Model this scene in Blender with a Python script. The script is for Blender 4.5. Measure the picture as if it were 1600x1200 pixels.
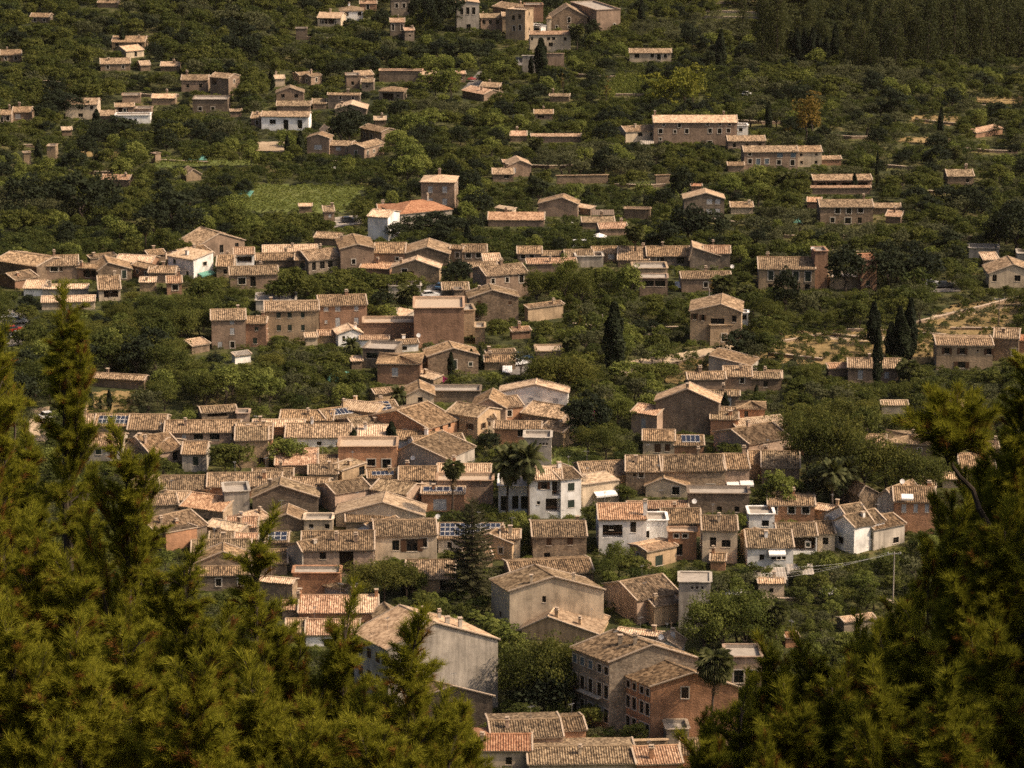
import bpy, math, random
import numpy as np
from mathutils import Vector, Matrix
random.seed(7); RNG = np.random.default_rng(7)
SC = bpy.context.scene; COL = SC.collection
for o in list(bpy.data.objects): bpy.data.objects.remove(o)
R = math.radians

# ------------------------------------------------------------------ camera, sky, sun, exposure
CZ = 160.0; PITCH = 14.0; FPX = 5000.0          # focal length in pixels of the 1600-wide photograph
cam_d = bpy.data.cameras.new('camera'); cam = bpy.data.objects.new('camera', cam_d); COL.objects.link(cam)
cam.location = (0, 0, CZ); cam.rotation_euler = (R(90 - PITCH), 0, 0)
cam_d.sensor_width = 36; cam_d.lens = 36 * FPX / 1600; cam_d.clip_start = 0.5; cam_d.clip_end = 8000
cam_d.dof.use_dof = True; cam_d.dof.focus_distance = 34; cam_d.dof.aperture_fstop = 16.0
SC.camera = cam
SUN_AZ, SUN_EL = -12.0, 46.0                      # azimuth from +x (right) towards +y (away from the camera)
W = bpy.data.worlds.new('World'); SC.world = W; W.use_nodes = True
nt = W.node_tree; bgn = nt.nodes['Background']; sky = nt.nodes.new('ShaderNodeTexSky')
sky.sky_type = 'NISHITA'; sky.sun_disc = False; sky.sun_elevation = R(SUN_EL); sky.sun_rotation = R(90 - SUN_AZ)
sky.dust_density = 7.0; sky.ozone_density = 0.0; sky.air_density = 0.55
nt.links.new(sky.outputs[0], bgn.inputs[0]); bgn.inputs[1].default_value = 0.105
sl = bpy.data.lights.new('sun', 'SUN'); sl.energy = 3.9; sl.angle = R(0.5); sl.color = (1.0, 0.775, 0.545)
so = bpy.data.objects.new('sun', sl); COL.objects.link(so)
sd = Vector((math.cos(R(SUN_EL)) * math.cos(R(SUN_AZ)), math.cos(R(SUN_EL)) * math.sin(R(SUN_AZ)), math.sin(R(SUN_EL))))
so.rotation_euler = (-sd).to_track_quat('-Z', 'Y').to_euler(); so.location = (0, 0, 400)
SC.view_settings.view_transform = 'Standard'; SC.view_settings.look = 'None'
SC.view_settings.gamma = 1; SC.view_settings.exposure = 0.38; SC.view_settings.use_curve_mapping = False
SC.render.engine = 'CYCLES'
cy = SC.cycles
cy.max_bounces = 5; cy.diffuse_bounces = 3; cy.glossy_bounces = 2; cy.transmission_bounces = 2; cy.transparent_max_bounces = 4
cy.use_denoising = False; cy.use_adaptive_sampling = True; cy.adaptive_threshold = 0.008; cy.caustics_reflective = False; cy.caustics_refractive = False

# ------------------------------------------------------------------ terrain height and picking
TAB = [(-400, 8), (-60, 6), (0, -2), (10, -7), (30, -17), (100, -53), (200, -98), (300, -136), (390, -160), (455, -166), (500, -161.5), (570, -156), (660, -153),
       (735, -152.5), (830, -155), (960, -157), (1090, -154), (1190, -146), (1300, -128), (1500, -75), (1700, -18), (3000, -18)]
_ys = np.arange(-400, 3001, 1.0); _zs = np.interp(_ys, [a for a, b in TAB], [b for a, b in TAB])
_k = np.ones(31) / 31; _zc = np.convolve(np.pad(_zs, 15, 'edge'), _k, 'valid')
_m = _ys > 380; _zf = np.where(_m, _zc, _zs)
def g(x, y):
    i = min(max(y + 400, 0), 3399.0); k = int(i); f = i - k
    z = _zf[k] * (1 - f) + _zf[min(k + 1, 3400)] * f
    r = min(max((y - 420) / 80, 0), 1)
    return CZ + z + r * (1.0 * math.sin(x / 90 + y / 130) + 0.6 * math.sin(x / 47 - y / 71 + 1))
cp, sp = math.cos(R(PITCH)), math.sin(R(PITCH))
def ray(px, py):
    a, b = (px - 800) / FPX, (600 - py) / FPX
    return Vector((a, cp + b * sp, -sp + b * cp))
def pick(px, py, dh=0.0):
    d = ray(px, py); t0 = 405.0; st = 3.0; t = t0
    while t < 2600:
        if CZ + d.z * t < g(d.x * t, d.y * t) + dh: break
        t += st
    lo, hi = t - st, t
    for _ in range(14):
        m = (lo + hi) / 2
        if CZ + d.z * m < g(d.x * m, d.y * m) + dh: hi = m
        else: lo = m
    return Vector((d.x * hi, d.y * hi, CZ + d.z * hi))
def at(px, py, depth):                            # point on the ray at a view depth
    return Vector((0, 0, CZ)) + ray(px, py) * depth
def proj(p):
    x, y, z = p[0], p[1], p[2] - CZ
    dep = y * cp - z * sp; up = y * sp + z * cp
    return 800 + FPX * x / dep, 600 - FPX * up / dep, dep
def height_for(P, py):                            # z above P's plan position that projects to row py
    d = ray(proj(P)[0], py); t = math.hypot(P.x, P.y) / math.hypot(d.x, d.y)
    return CZ + d.z * t

# ------------------------------------------------------------------ materials
def new_mat(name, rough=0.85):
    m = bpy.data.materials.new(name); m.use_nodes = True; n = m.node_tree; b = n.nodes['Principled BSDF']
    b.inputs['Roughness'].default_value = rough; b.inputs['Specular IOR Level'].default_value = 0.25
    return m, n, b
def nd(n, t, **kw):
    x = n.nodes.new(t)
    for k, v in kw.items(): setattr(x, k, v)
    return x
def ramp(n, stops):
    r = nd(n, 'ShaderNodeValToRGB'); e = r.color_ramp.elements
    while len(e) < len(stops): e.new(0.5)
    for i, (p, c) in enumerate(stops): e[i].position = p; e[i].color = (*c, 1) if len(c) == 3 else c
    return r
def mixc(n, fac, a, b, mode='MIX'):
    m = nd(n, 'ShaderNodeMix', data_type='RGBA', blend_type=mode)
    for s, v in ((0, fac), (6, a), (7, b)):
        if hasattr(v, 'is_linked') or hasattr(v, 'links'): n.links.new(v, m.inputs[s])
        elif s == 0: m.inputs[0].default_value = v
        else: m.inputs[s].default_value = (*v, 1)
    return m.outputs[2]
def noise(n, vec, scale, det=3, rough=0.6):
    t = nd(n, 'ShaderNodeTexNoise'); t.inputs['Scale'].default_value = scale; t.inputs['Detail'].default_value = det
    t.inputs['Roughness'].default_value = rough
    if vec is not None: n.links.new(vec, t.inputs['Vector'])
    return t
def mapping(n, vec, sc):
    m = nd(n, 'ShaderNodeMapping'); m.inputs['Scale'].default_value = sc; n.links.new(vec, m.inputs['Vector']); return m.outputs[0]
def mul(c, f): return tuple(min(1, x * f) for x in c)
MATS = {}
def wall_mat(key, name, base, stone=0.0, stain=0.5):
    m, n, b = new_mat(name, 0.92); pos = nd(n, 'ShaderNodeNewGeometry').outputs['Position']
    big = noise(n, pos, 0.35, 4, 0.65); fine = noise(n, mapping(n, pos, (1, 1, .8)), 2.6, 4, .7)
    strk = noise(n, mapping(n, pos, (1.6, 1.6, .12)), 1.0, 3, .6)
    r1 = ramp(n, [(0.3, mul(base, 0.62)), (0.5, base), (0.7, mul(base, 1.3))]); n.links.new(big.outputs[0], r1.inputs[0])
    r2 = ramp(n, [(0.35, (1 - .45 * stain,) * 3), (0.6, (1, 1, 1))]); n.links.new(strk.outputs[0], r2.inputs[0])
    c = mixc(n, 1.0, r1.outputs[0], r2.outputs[0], 'MULTIPLY')
    r3 = ramp(n, [(0.3, (1 - .3 * (stone + .3),) * 3), (0.7, (1 + .2 * (stone + .2),) * 3)]); n.links.new(fine.outputs[0], r3.inputs[0])
    c = mixc(n, 1.0, c, r3.outputs[0], 'MULTIPLY')
    bmp = nd(n, 'ShaderNodeBump'); bmp.inputs['Distance'].default_value = 0.05
    if stone > 0:
        v = nd(n, 'ShaderNodeTexVoronoi', feature='F1'); v.inputs['Scale'].default_value = 2.6
        n.links.new(mapping(n, pos, (1, 1, 1.6)), v.inputs['Vector'])
        sep = nd(n, 'ShaderNodeSeparateColor'); n.links.new(v.outputs['Color'], sep.inputs[0])
        r4 = ramp(n, [(0, (.62, .58, .55)), (0.6, (1, 1, 1)), (1, (1.3, 1.25, 1.15))]); n.links.new(sep.outputs[0], r4.inputs[0])
        c = mixc(n, stone, c, mixc(n, 1.0, c, r4.outputs[0], 'MULTIPLY'))
        n.links.new(v.outputs['Distance'], bmp.inputs['Height']); bmp.inputs['Strength'].default_value = .5; bmp.invert = True
    else:
        n.links.new(fine.outputs[0], bmp.inputs['Height']); bmp.inputs['Strength'].default_value = .25
    # per-building shift
    oi = nd(n, 'ShaderNodeObjectInfo'); mr = nd(n, 'ShaderNodeMapRange'); mr.inputs['To Min'].default_value = .86; mr.inputs['To Max'].default_value = 1.12
    n.links.new(oi.outputs['Random'], mr.inputs['Value'])
    hsv = nd(n, 'ShaderNodeHueSaturation'); n.links.new(mr.outputs[0], hsv.inputs['Value']); n.links.new(c, hsv.inputs['Color'])
    n.links.new(hsv.outputs[0], b.inputs['Base Color']); n.links.new(bmp.outputs[0], b.inputs['Normal'])
    MATS[key] = m
def roof_mat(key, name, cols, lichen=0.3):
    """cols: dark, mid, light tile colours; varied tile by tile over UV metres (u along the eave, v up the slope)"""
    m, n, b = new_mat(name, 0.9); uv = nd(n, 'ShaderNodeUVMap').outputs[0]; pos = nd(n, 'ShaderNodeNewGeometry').outputs['Position']
    v = nd(n, 'ShaderNodeTexVoronoi', feature='F1'); v.inputs['Scale'].default_value = 1.0; v.inputs['Randomness'].default_value = .35
    n.links.new(mapping(n, uv, (1 / .27, 1 / .45, 1)), v.inputs['Vector'])
    sep = nd(n, 'ShaderNodeSeparateColor'); n.links.new(v.outputs['Color'], sep.inputs[0])
    big = noise(n, pos, .45, 4, .7); mid = noise(n, mapping(n, uv, (4.5, .9, 1)), 1.0, 3, .7)
    a = nd(n, 'ShaderNodeMath', operation='MULTIPLY_ADD'); n.links.new(big.outputs[0], a.inputs[0]); a.inputs[1].default_value = .9; a.inputs[2].default_value = -.62
    a1 = nd(n, 'ShaderNodeMath', operation='MULTIPLY_ADD'); n.links.new(mid.outputs[0], a1.inputs[0]); a1.inputs[1].default_value = .55; n.links.new(a.outputs[0], a1.inputs[2])
    a2 = nd(n, 'ShaderNodeMath', operation='MULTIPLY_ADD'); n.links.new(sep.outputs[0], a2.inputs[0]); a2.inputs[1].default_value = .75; n.links.new(a1.outputs[0], a2.inputs[2])
    r = ramp(n, [(.08, cols[0]), (.42, cols[1]), (.75, cols[2])]); n.links.new(a2.outputs[0], r.inputs[0])
    lic = noise(n, pos, 2.2, 4, .75); lr = ramp(n, [(.56, (0, 0, 0)), (.68, (lichen,) * 3)]); n.links.new(lic.outputs[0], lr.inputs[0])
    sp2 = nd(n, 'ShaderNodeMath', operation='MULTIPLY'); n.links.new(lr.outputs[0], sp2.inputs[0]); n.links.new(sep.outputs[1], sp2.inputs[1])
    c = mixc(n, sp2.outputs[0], r.outputs[0], (.46, .38, .29))
    dk = noise(n, pos, 1.1, 4, .7); dr = ramp(n, [(.32, (.6, .56, .52)), (.5, (1, 1, 1))]); n.links.new(dk.outputs[0], dr.inputs[0])
    c = mixc(n, 1.0, c, dr.outputs[0], 'MULTIPLY')
    oi = nd(n, 'ShaderNodeObjectInfo'); mr = nd(n, 'ShaderNodeMapRange'); mr.inputs['To Min'].default_value = .95; mr.inputs['To Max'].default_value = 1.3
    n.links.new(oi.outputs['Random'], mr.inputs['Value'])
    tint = ramp(n, [(0, (1.0, .97, .86)), (.3, (.70, .64, .55)), (.5, (1.0, .88, .72)), (.7, (.85, .80, .72)), (.85, (1.0, .93, .84)), (1, (.62, .55, .46))]); n.links.new(oi.outputs['Random'], tint.inputs[0])
    c = mixc(n, 1.0, c, tint.outputs[0], 'MULTIPLY')
    hsv = nd(n, 'ShaderNodeHueSaturation'); n.links.new(mr.outputs[0], hsv.inputs['Value']); n.links.new(c, hsv.inputs['Color'])
    n.links.new(hsv.outputs[0], b.inputs['Base Color'])
    w = nd(n, 'ShaderNodeTexWave', bands_direction='Y', wave_profile='SAW'); w.inputs['Scale'].default_value = 0.6
    n.links.new(uv, w.inputs['Vector'])
    bm = nd(n, 'ShaderNodeBump'); bm.inputs['Strength'].default_value = .35; bm.inputs['Distance'].default_value = .05
    n.links.new(mid.outputs[0], bm.inputs['Height']); n.links.new(bm.outputs[0], b.inputs['Normal'])
    MATS[key] = m
def plain(key, name, col, rough=.8, var=.15, scale=1.5, metal=0):
    m, n, b = new_mat(name, rough); pos = nd(n, 'ShaderNodeNewGeometry').outputs['Position']
    t = noise(n, pos, scale, 3, .6); r = ramp(n, [(.3, mul(col, 1 - var)), (.7, mul(col, 1 + var))]); n.links.new(t.outputs[0], r.inputs[0])
    n.links.new(r.outputs[0], b.inputs['Base Color']); b.inputs['Metallic'].default_value = metal; MATS[key] = m; return m
def leaf_mat(key, name, cols, trans=.25, rand=True):
    m, n, b = new_mat(name, .75); b.inputs['Specular IOR Level'].default_value = .12
    at_ = nd(n, 'ShaderNodeAttribute'); at_.attribute_name = 'rnd'; oi = nd(n, 'ShaderNodeObjectInfo')
    geo = nd(n, 'ShaderNodeNewGeometry'); nz = noise(n, geo.outputs['Position'], .22, 2, .5)
    s = nd(n, 'ShaderNodeMath', operation='MULTIPLY_ADD'); n.links.new(oi.outputs['Random'], s.inputs[0]); s.inputs[1].default_value = .75 if rand else 0.0
    n.links.new(at_.outputs['Fac'], s.inputs[2])
    s1 = nd(n, 'ShaderNodeMath', operation='MULTIPLY_ADD'); n.links.new(nz.outputs[0], s1.inputs[0]); s1.inputs[1].default_value = .9; n.links.new(s.outputs[0], s1.inputs[2])
    s2 = nd(n, 'ShaderNodeMath', operation='MULTIPLY'); n.links.new(s1.outputs[0], s2.inputs[0]); s2.inputs[1].default_value = .5
    r = ramp(n, [(.1, cols[0]), (.5, cols[1]), (.9, cols[2])]); n.links.new(s2.outputs[0], r.inputs[0])
    n.links.new(r.outputs[0], b.inputs['Base Color'])
    tr = nd(n, 'ShaderNodeBsdfTranslucent'); n.links.new(mixc(n, .5, r.outputs[0], (.12, .14, .02)), tr.inputs[0])
    mx = nd(n, 'ShaderNodeMixShader'); mx.inputs[0].default_value = trans
    n.links.new(b.outputs[0], mx.inputs[1]); n.links.new(tr.outputs[0], mx.inputs[2])
    n.links.new(mx.outputs[0], n.nodes['Material Output'].inputs['Surface']); MATS[key] = m
wall_mat('st', 'brown rubble stone', (0.35, 0.265, 0.185), .8, .5)
wall_mat('sg', 'grey brown stone', (0.32, 0.265, 0.205), .7, .4)
wall_mat('cr', 'cream plaster', (0.58, 0.47, 0.34), 0, .5)
wall_mat('wh', 'white plaster', (0.84, 0.81, 0.76), 0, .4)
wall_mat('gr', 'grey weathered plaster', (0.45, 0.4, 0.335), 0, .7)
wall_mat('oc', 'ochre plaster', (0.48, 0.345, 0.215), .15, .6)
wall_mat('or', 'terracotta plaster', (0.45, 0.245, 0.14), .1, .5)
wall_mat('pk', 'pinkish brown plaster', (0.42, 0.305, 0.225), .3, .5)
wall_mat('dk', 'dark brown stone', (0.2, 0.155, 0.115), .6, .4)  # plain dark stone tone for the darkest walls
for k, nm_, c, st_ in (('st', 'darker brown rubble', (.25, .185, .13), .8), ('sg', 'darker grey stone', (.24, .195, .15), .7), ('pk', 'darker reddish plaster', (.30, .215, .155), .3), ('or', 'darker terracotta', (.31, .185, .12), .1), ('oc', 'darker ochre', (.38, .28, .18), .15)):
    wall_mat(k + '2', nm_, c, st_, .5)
roof_mat('old', 'old mottled clay tile', ((.065, .048, .034), (.15, .112, .077), (.33, .255, .18)), .9)
roof_mat('tan', 'tan clay tile', ((.085, .062, .042), (.20, .147, .10), (.38, .295, .21)), .8)
roof_mat('sal', 'salmon clay tile', ((.18, .11, .075), (.34, .225, .16), (.50, .37, .28)), .5)
roof_mat('pal', 'pale clay tile', ((.28, .21, .155), (.46, .36, .275), (.60, .49, .385)), .4)  # lightest of the clay tile tones
roof_mat('ora', 'orange clay tile', ((.24, .11, .07), (.36, .19, .12), (.46, .28, .19)), .15)
plain('cap', 'pale mortar', (.42, .33, .245), .9, .25, 3)
plain('sur', 'pale stone surround', (.55, .49, .41), .9, .15, 3)
plain('wood', 'dark window wood', (.06, .045, .03))
plain('sgr', 'dark green shutter paint', (.030, .042, .032), .6)
plain('sbr', 'brown shutter paint', (.085, .045, .025), .6)
plain('swh', 'pale grey shutter paint', (.42, .42, .42), .6)
plain('sbl', 'blue grey shutter paint', (.13, .17, .20), .6)
plain('conc', 'pale concrete', (.33, .29, .245), .9, .2, .8)
plain('steel', 'galvanised steel', (.35, .35, .35), .5, .1, 2, .6)
plain('whp', 'white paint', (.75, .73, .70), .5, .05)
plain('rub', 'black rubber', (.015, .015, .015), .8)
plain('cyan', 'turquoise sheeting', (.10, .25, .20), .6)
plain('red', 'red canvas', (.20, .04, .035), .8)
plain('bark', 'grey brown bark', (.06, .046, .035), .95, .35, 4)
plain('fence', 'weathered wood', (.16, .12, .09), .9, .3, 4)
m, n, b = new_mat('window glass', .08); b.inputs['Base Color'].default_value = (.012, .014, .016, 1); b.inputs['Specular IOR Level'].default_value = .5; MATS['glass'] = m
m, n, b = new_mat('solar cell glass', .22); b.inputs['Base Color'].default_value = (.02, .026, .045, 1); b.inputs['Specular IOR Level'].default_value = .6; MATS['sol'] = m
leaf_mat('bl', 'broad green leaves', ((.022, .031, .008), (.055, .068, .015), (.115, .12, .026)), .3)
leaf_mat('cit', 'citrus leaves', ((.016, .026, .008), (.038, .052, .013), (.08, .09, .02)), .26)
leaf_mat('oli', 'olive leaves', ((.028, .033, .015), (.055, .06, .027), (.095, .097, .043)), .2)
leaf_mat('nfk', 'grey green conifer', ((.022, .024, .011), (.045, .045, .02), (.08, .075, .035)), .15)
leaf_mat('fpn', 'forest needles darkened for shade', ((.012, .018, .006), (.027, .034, .010), (.055, .058, .016)), .15)  # shade of the upper wood put into a darker leaf colour
leaf_mat('bri', 'bright green leaves', ((.035, .05, .012), (.085, .105, .022), (.15, .165, .036)), .35)
leaf_mat('lgt', 'light plane tree leaves', ((.07, .09, .02), (.13, .155, .034), (.20, .215, .05)), .35)
leaf_mat('yel', 'yellow green leaves', ((.08, .09, .012), (.14, .148, .02), (.22, .21, .03)), .35)
leaf_mat('brn', 'yellow brown leaves', ((.09, .06, .015), (.15, .10, .02), (.20, .13, .03)), .3)
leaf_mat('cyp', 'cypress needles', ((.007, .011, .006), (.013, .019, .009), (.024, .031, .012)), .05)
leaf_mat('pin', 'distant pine needles', ((.026, .036, .009), (.065, .075, .016), (.13, .125, .025)), .28)
leaf_mat('pal_', 'palm frond', ((.04, .05, .018), (.07, .08, .03), (.11, .11, .045)), .25)
leaf_mat('dead', 'dry palm skirt', ((.10, .065, .035), (.15, .10, .055), (.20, .14, .08)), .2)
leaf_mat('mag', 'magenta blossom', ((.20, .01, .07), (.34, .02, .13), (.45, .05, .2)), .3)
leaf_mat('ndl', 'foreground pine needles', ((.085, .095, .011), (.25, .245, .021), (.45, .40, .045)), .5, False)
leaf_mat('ndr', 'rusty pine needles', ((.12, .045, .012), (.20, .085, .02), (.28, .13, .03)), .35, False)

# ------------------------------------------------------------------ mesh helpers
class MB:
    def __init__(s): s.v = []; s.f = []; s.mi = []; s.uv = []; s.hasuv = False
    def face(s, pts, mi=0, uv=None):
        k = len(s.v); s.v.extend([tuple(p) for p in pts]); s.f.append(tuple(range(k, k + len(pts)))); s.mi.append(mi)
        if uv: s.hasuv = True
        s.uv.extend(uv if uv else [(0, 0)] * len(pts))
    def box(s, x0, x1, y0, y1, z0, z1, mi=0, M=None):
        c = [(x0, y0, z0), (x1, y0, z0), (x1, y1, z0), (x0, y1, z0), (x0, y0, z1), (x1, y0, z1), (x1, y1, z1), (x0, y1, z1)]
        if M is not None: c = [tuple(M @ Vector(p)) for p in c]
        for q in ((0, 3, 2, 1), (4, 5, 6, 7), (0, 1, 5, 4), (1, 2, 6, 5), (2, 3, 7, 6), (3, 0, 4, 7)): s.face([c[i] for i in q], mi)
    def beam(s, a, b, w, h, mi=0):                 # box along a-b
        a = Vector(a); b = Vector(b); d = (b - a); L = d.length
        if L < 1e-4: return
        x = d / L; y = Vector((0, 0, 1)).cross(x)
        if y.length < 1e-3: y = Vector((0, 1, 0))
        y.normalize(); z = x.cross(y)
        M = Matrix(((x.x, y.x, z.x, a.x), (x.y, y.y, z.y, a.y), (x.z, y.z, z.z, a.z), (0, 0, 0, 1)))
        s.box(0, L, -w / 2, w / 2, -h / 2, h / 2, mi, M)
    def tube(s, pts, rs, n=6, mi=0, cap=True):
        prev = None; k0 = None
        for i, p in enumerate(pts):
            p = Vector(p); d = (Vector(pts[min(i + 1, len(pts) - 1)]) - Vector(pts[max(i - 1, 0)]))
            d = d.normalized() if d.length > 1e-9 else Vector((0, 0, 1))
            u = d.cross(Vector((0.31, 0.95, 0.05))).normalized(); w = d.cross(u)
            ring = [p + (u * math.cos(2 * math.pi * j / n) + w * math.sin(2 * math.pi * j / n)) * rs[i] for j in range(n)]
            if prev:
                for j in range(n): s.face([prev[j], prev[(j + 1) % n], ring[(j + 1) % n], ring[j]], mi)
            prev = ring
        if cap: s.face(prev, mi)
    def mesh(s, name, mats):
        me = bpy.data.meshes.new(name); me.from_pydata(s.v, [], s.f)
        for m in mats: me.materials.append(MATS[m])
        if len(mats) > 1: me.polygons.foreach_set('material_index', s.mi)
        if s.hasuv:
            l = me.uv_layers.new(name='UVMap'); l.data.foreach_set('uv', np.array(s.uv, dtype=np.float32).ravel())
        me.update(); return me
def link(name, me, parent=None, M=None):
    o = bpy.data.objects.new(name, me); COL.objects.link(o)
    if parent is not None: o.parent = parent
    if M is not None: o.matrix_local = M
    return o
def empty(name, loc):
    o = bpy.data.objects.new(name, None); COL.objects.link(o); o.location = loc; o.empty_display_size = .5; return o
ALL_LABELS = {}
def tag(o, label, cat, group=None, kind=None):
    if kind: o['kind'] = kind
    if label:
        label = ' '.join(label.split()); o['label'] = label; ALL_LABELS.setdefault(label, []).append(o)
    if cat: o['category'] = cat
    if group: o['group'] = group
    return o
def fastmesh(name, V, F, mats, rnd=None, mi=None, smooth=False):
    """V (n,3), F (m,k) numpy -> mesh with per-face 'rnd' attribute"""
    me = bpy.data.meshes.new(name); V = np.asarray(V, np.float32); F = np.asarray(F, np.int32); k = F.shape[1]
    me.vertices.add(len(V)); me.vertices.foreach_set('co', V.ravel())
    me.loops.add(F.size); me.loops.foreach_set('vertex_index', F.ravel())
    me.polygons.add(len(F)); me.polygons.foreach_set('loop_start', np.arange(0, F.size, k, dtype=np.int32))
    me.update(calc_edges=True)
    for m in mats: me.materials.append(MATS[m])
    if mi is not None: me.polygons.foreach_set('material_index', np.asarray(mi, np.int32))
    if rnd is not None:
        a = me.attributes.new('rnd', 'FLOAT', 'FACE'); a.data.foreach_set('value', np.asarray(rnd, np.float32))
    me.update(); return me
# ------------------------------------------------------------------ ground sheet
def ground_material(key, name, cols, sc=1.0):
    m, n, b = new_mat(name, 1.0); pos = nd(n, 'ShaderNodeNewGeometry').outputs['Position']
    a = noise(n, pos, .035 * sc, 4, .65); c = noise(n, pos, .45 * sc, 4, .7)
    s = nd(n, 'ShaderNodeMath', operation='MULTIPLY_ADD'); n.links.new(c.outputs[0], s.inputs[0]); s.inputs[1].default_value = .7; n.links.new(a.outputs[0], s.inputs[2])
    s2 = nd(n, 'ShaderNodeMath', operation='MULTIPLY'); n.links.new(s.outputs[0], s2.inputs[0]); s2.inputs[1].default_value = .6
    r = ramp(n, [(.36, cols[0]), (.47, cols[1]), (.56, cols[2]), (.68, cols[3])]); n.links.new(s2.outputs[0], r.inputs[0])
    n.links.new(r.outputs[0], b.inputs['Base Color'])
    bm = nd(n, 'ShaderNodeBump'); bm.inputs['Strength'].default_value = .8; bm.inputs['Distance'].default_value = .35
    n.links.new(c.outputs[0], bm.inputs['Height']); n.links.new(bm.outputs[0], b.inputs['Normal']); MATS[key] = m
ground_material('gnd', 'valley ground', ((.016, .021, .008), (.032, .038, .012), (.07, .072, .022), (.16, .12, .055)))
ground_material('dry', 'dry golden grass', ((.09, .075, .028), (.19, .135, .055), (.27, .19, .085), (.34, .25, .125)), 1.6)
ground_material('fld', 'green field crop', ((.065, .085, .02), (.095, .12, .028), (.13, .15, .04), (.15, .15, .05)), 1.4)
ground_material('drt', 'pale dirt', ((.30, .22, .14), (.38, .29, .19), (.45, .35, .24), (.5, .4, .29)), 1.5)
ground_material('asp', 'worn asphalt', ((.12, .11, .10), (.15, .135, .12), (.18, .165, .15), (.21, .19, .17)), 1.5)
ground_material('rck', 'bare dark slope', ((.022, .018, .012), (.04, .031, .02), (.06, .046, .03), (.10, .075, .05)), 2)
ys = list(np.arange(-120, -20, 20)) + list(np.arange(-20, 60, 4)) + list(np.arange(60, 420, 12)) + list(np.arange(420, 1320, 5)) + list(np.arange(1320, 1710, 30))
xs = list(np.arange(-1600, -360, 60)) + list(np.arange(-360, 361, 8)) + list(np.arange(400, 1601, 60))
V = np.array([(x, y, g(x, y)) for y in ys for x in xs]); nx = len(xs)
F = [(j * nx + i, j * nx + i + 1, (j + 1) * nx + i + 1, (j + 1) * nx + i) for j in range(len(ys) - 1) for i in range(nx - 1)]
tag(link('ground', fastmesh('ground', V, F, ['gnd'])), None, None, kind='structure')
HAZE = True
if HAZE:
    hb = MB(); hb.box(-1660, 1660, -140, 1740, -12, CZ + 14); ho = link('haze', hb.mesh('haze', ['glass'])); ho['kind'] = 'stuff'
    hm = bpy.data.materials.new('thin warm haze'); hm.use_nodes = True; hn = hm.node_tree; hn.nodes.remove(hn.nodes['Principled BSDF']); pv = hn.nodes.new('ShaderNodeVolumePrincipled')
    pv.inputs['Density'].default_value = 0.000010; pv.inputs['Color'].default_value = (.95, .86, .72, 1); pv.inputs['Anisotropy'].default_value = 0.2; hn.links.new(pv.outputs[0], hn.nodes['Material Output'].inputs['Volume']); ho.data.materials.clear(); ho.data.materials.append(hm)

# ------------------------------------------------------------------ houses
WALLN = {'st': 'stone_house', 'sg': 'stone_house', 'cr': 'cream_house', 'wh': 'white_house', 'gr': 'grey_house', 'oc': 'ochre_house', 'or': 'terracotta_house', 'pk': 'pink_house', 'dk': 'dark_house'}
PROT = []      # (x0, y0, x1, y1, depth): picture areas of houses that trees in front must not cover
HOUSES = []    # (centre px, base py, label, P)
FOOT = []      # footprints
WMESH = {}
def window_mesh(w, h, sty):
    k = (round(w, 1), round(h, 1), sty)
    if k in WMESH: return WMESH[k]
    w, h = max(.3, k[0]), max(.3, k[1]); f = MB(); p = MB(); s = None
    fr = .07
    if sty in 'sSA':
        t = .17
        f.box(-t, 0, -.035, .06, -t * .6, h + t, 0); f.box(w, w + t, -.035, .06, -t * .6, h + t, 0)
        f.box(-.001, w + .001, -.037, .06, h, h + t, 0); f.box(-.08, w + .08, -.09, .06, -t * .6, -.001, 0)
    else: f.box(-.06, w + .06, -.06, .06, -.07, -.002, 0)
    if sty not in 'cCWB':
        f.box(.002, fr, .12, .18, .002, h - .002, 1); f.box(w - fr, w - .002, .12, .18, .002, h - .002, 1)
        f.box(fr, w - fr, .121, .179, h - fr, h - .002, 1); f.box(fr, w - fr, .121, .179, .002, fr, 1)
        f.box(w / 2 - .035, w / 2 + .035, .122, .178, fr, h - fr, 1)
        if h > 1: f.box(fr, w / 2 - .036, .125, .175, h * .55, h * .55 + .05, 1); f.box(w / 2 + .036, w - fr, .125, .175, h * .55, h * .55 + .05, 1)
    p.face([(0.003, .2, 0.003), (w - .003, .2, 0.003), (w - .003, .2, h - .003), (0.003, .2, h - .003)])
    sm = {'S': 'sgr', 'C': 'sgr', 'c': 'sbr', 'o': 'sbr', 'O': 'sgr', 'W': 'swh', 'B': 'sbl', 'A': 'sbl'}.get(sty)
    if sm:
        s = MB(); hw = w / 2
        if sty in 'oO': s.box(-hw + .02, -.01, -.06, -.015, 0, h)
        else:
            s.box(.01, hw - .01, .04, .08, .02, h - .02)
            for i in range(1, max(3, int(h / .22))): s.box(.06, hw - .06, .025, .04, i * .22 - .05, i * .22 + .03)
        s = s.mesh('shutter', [sm])
    WMESH[k] = (f.mesh('window', ['sur', 'wood']), p.mesh('pane', ['glass']), s, w)
    return WMESH[k]
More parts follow.
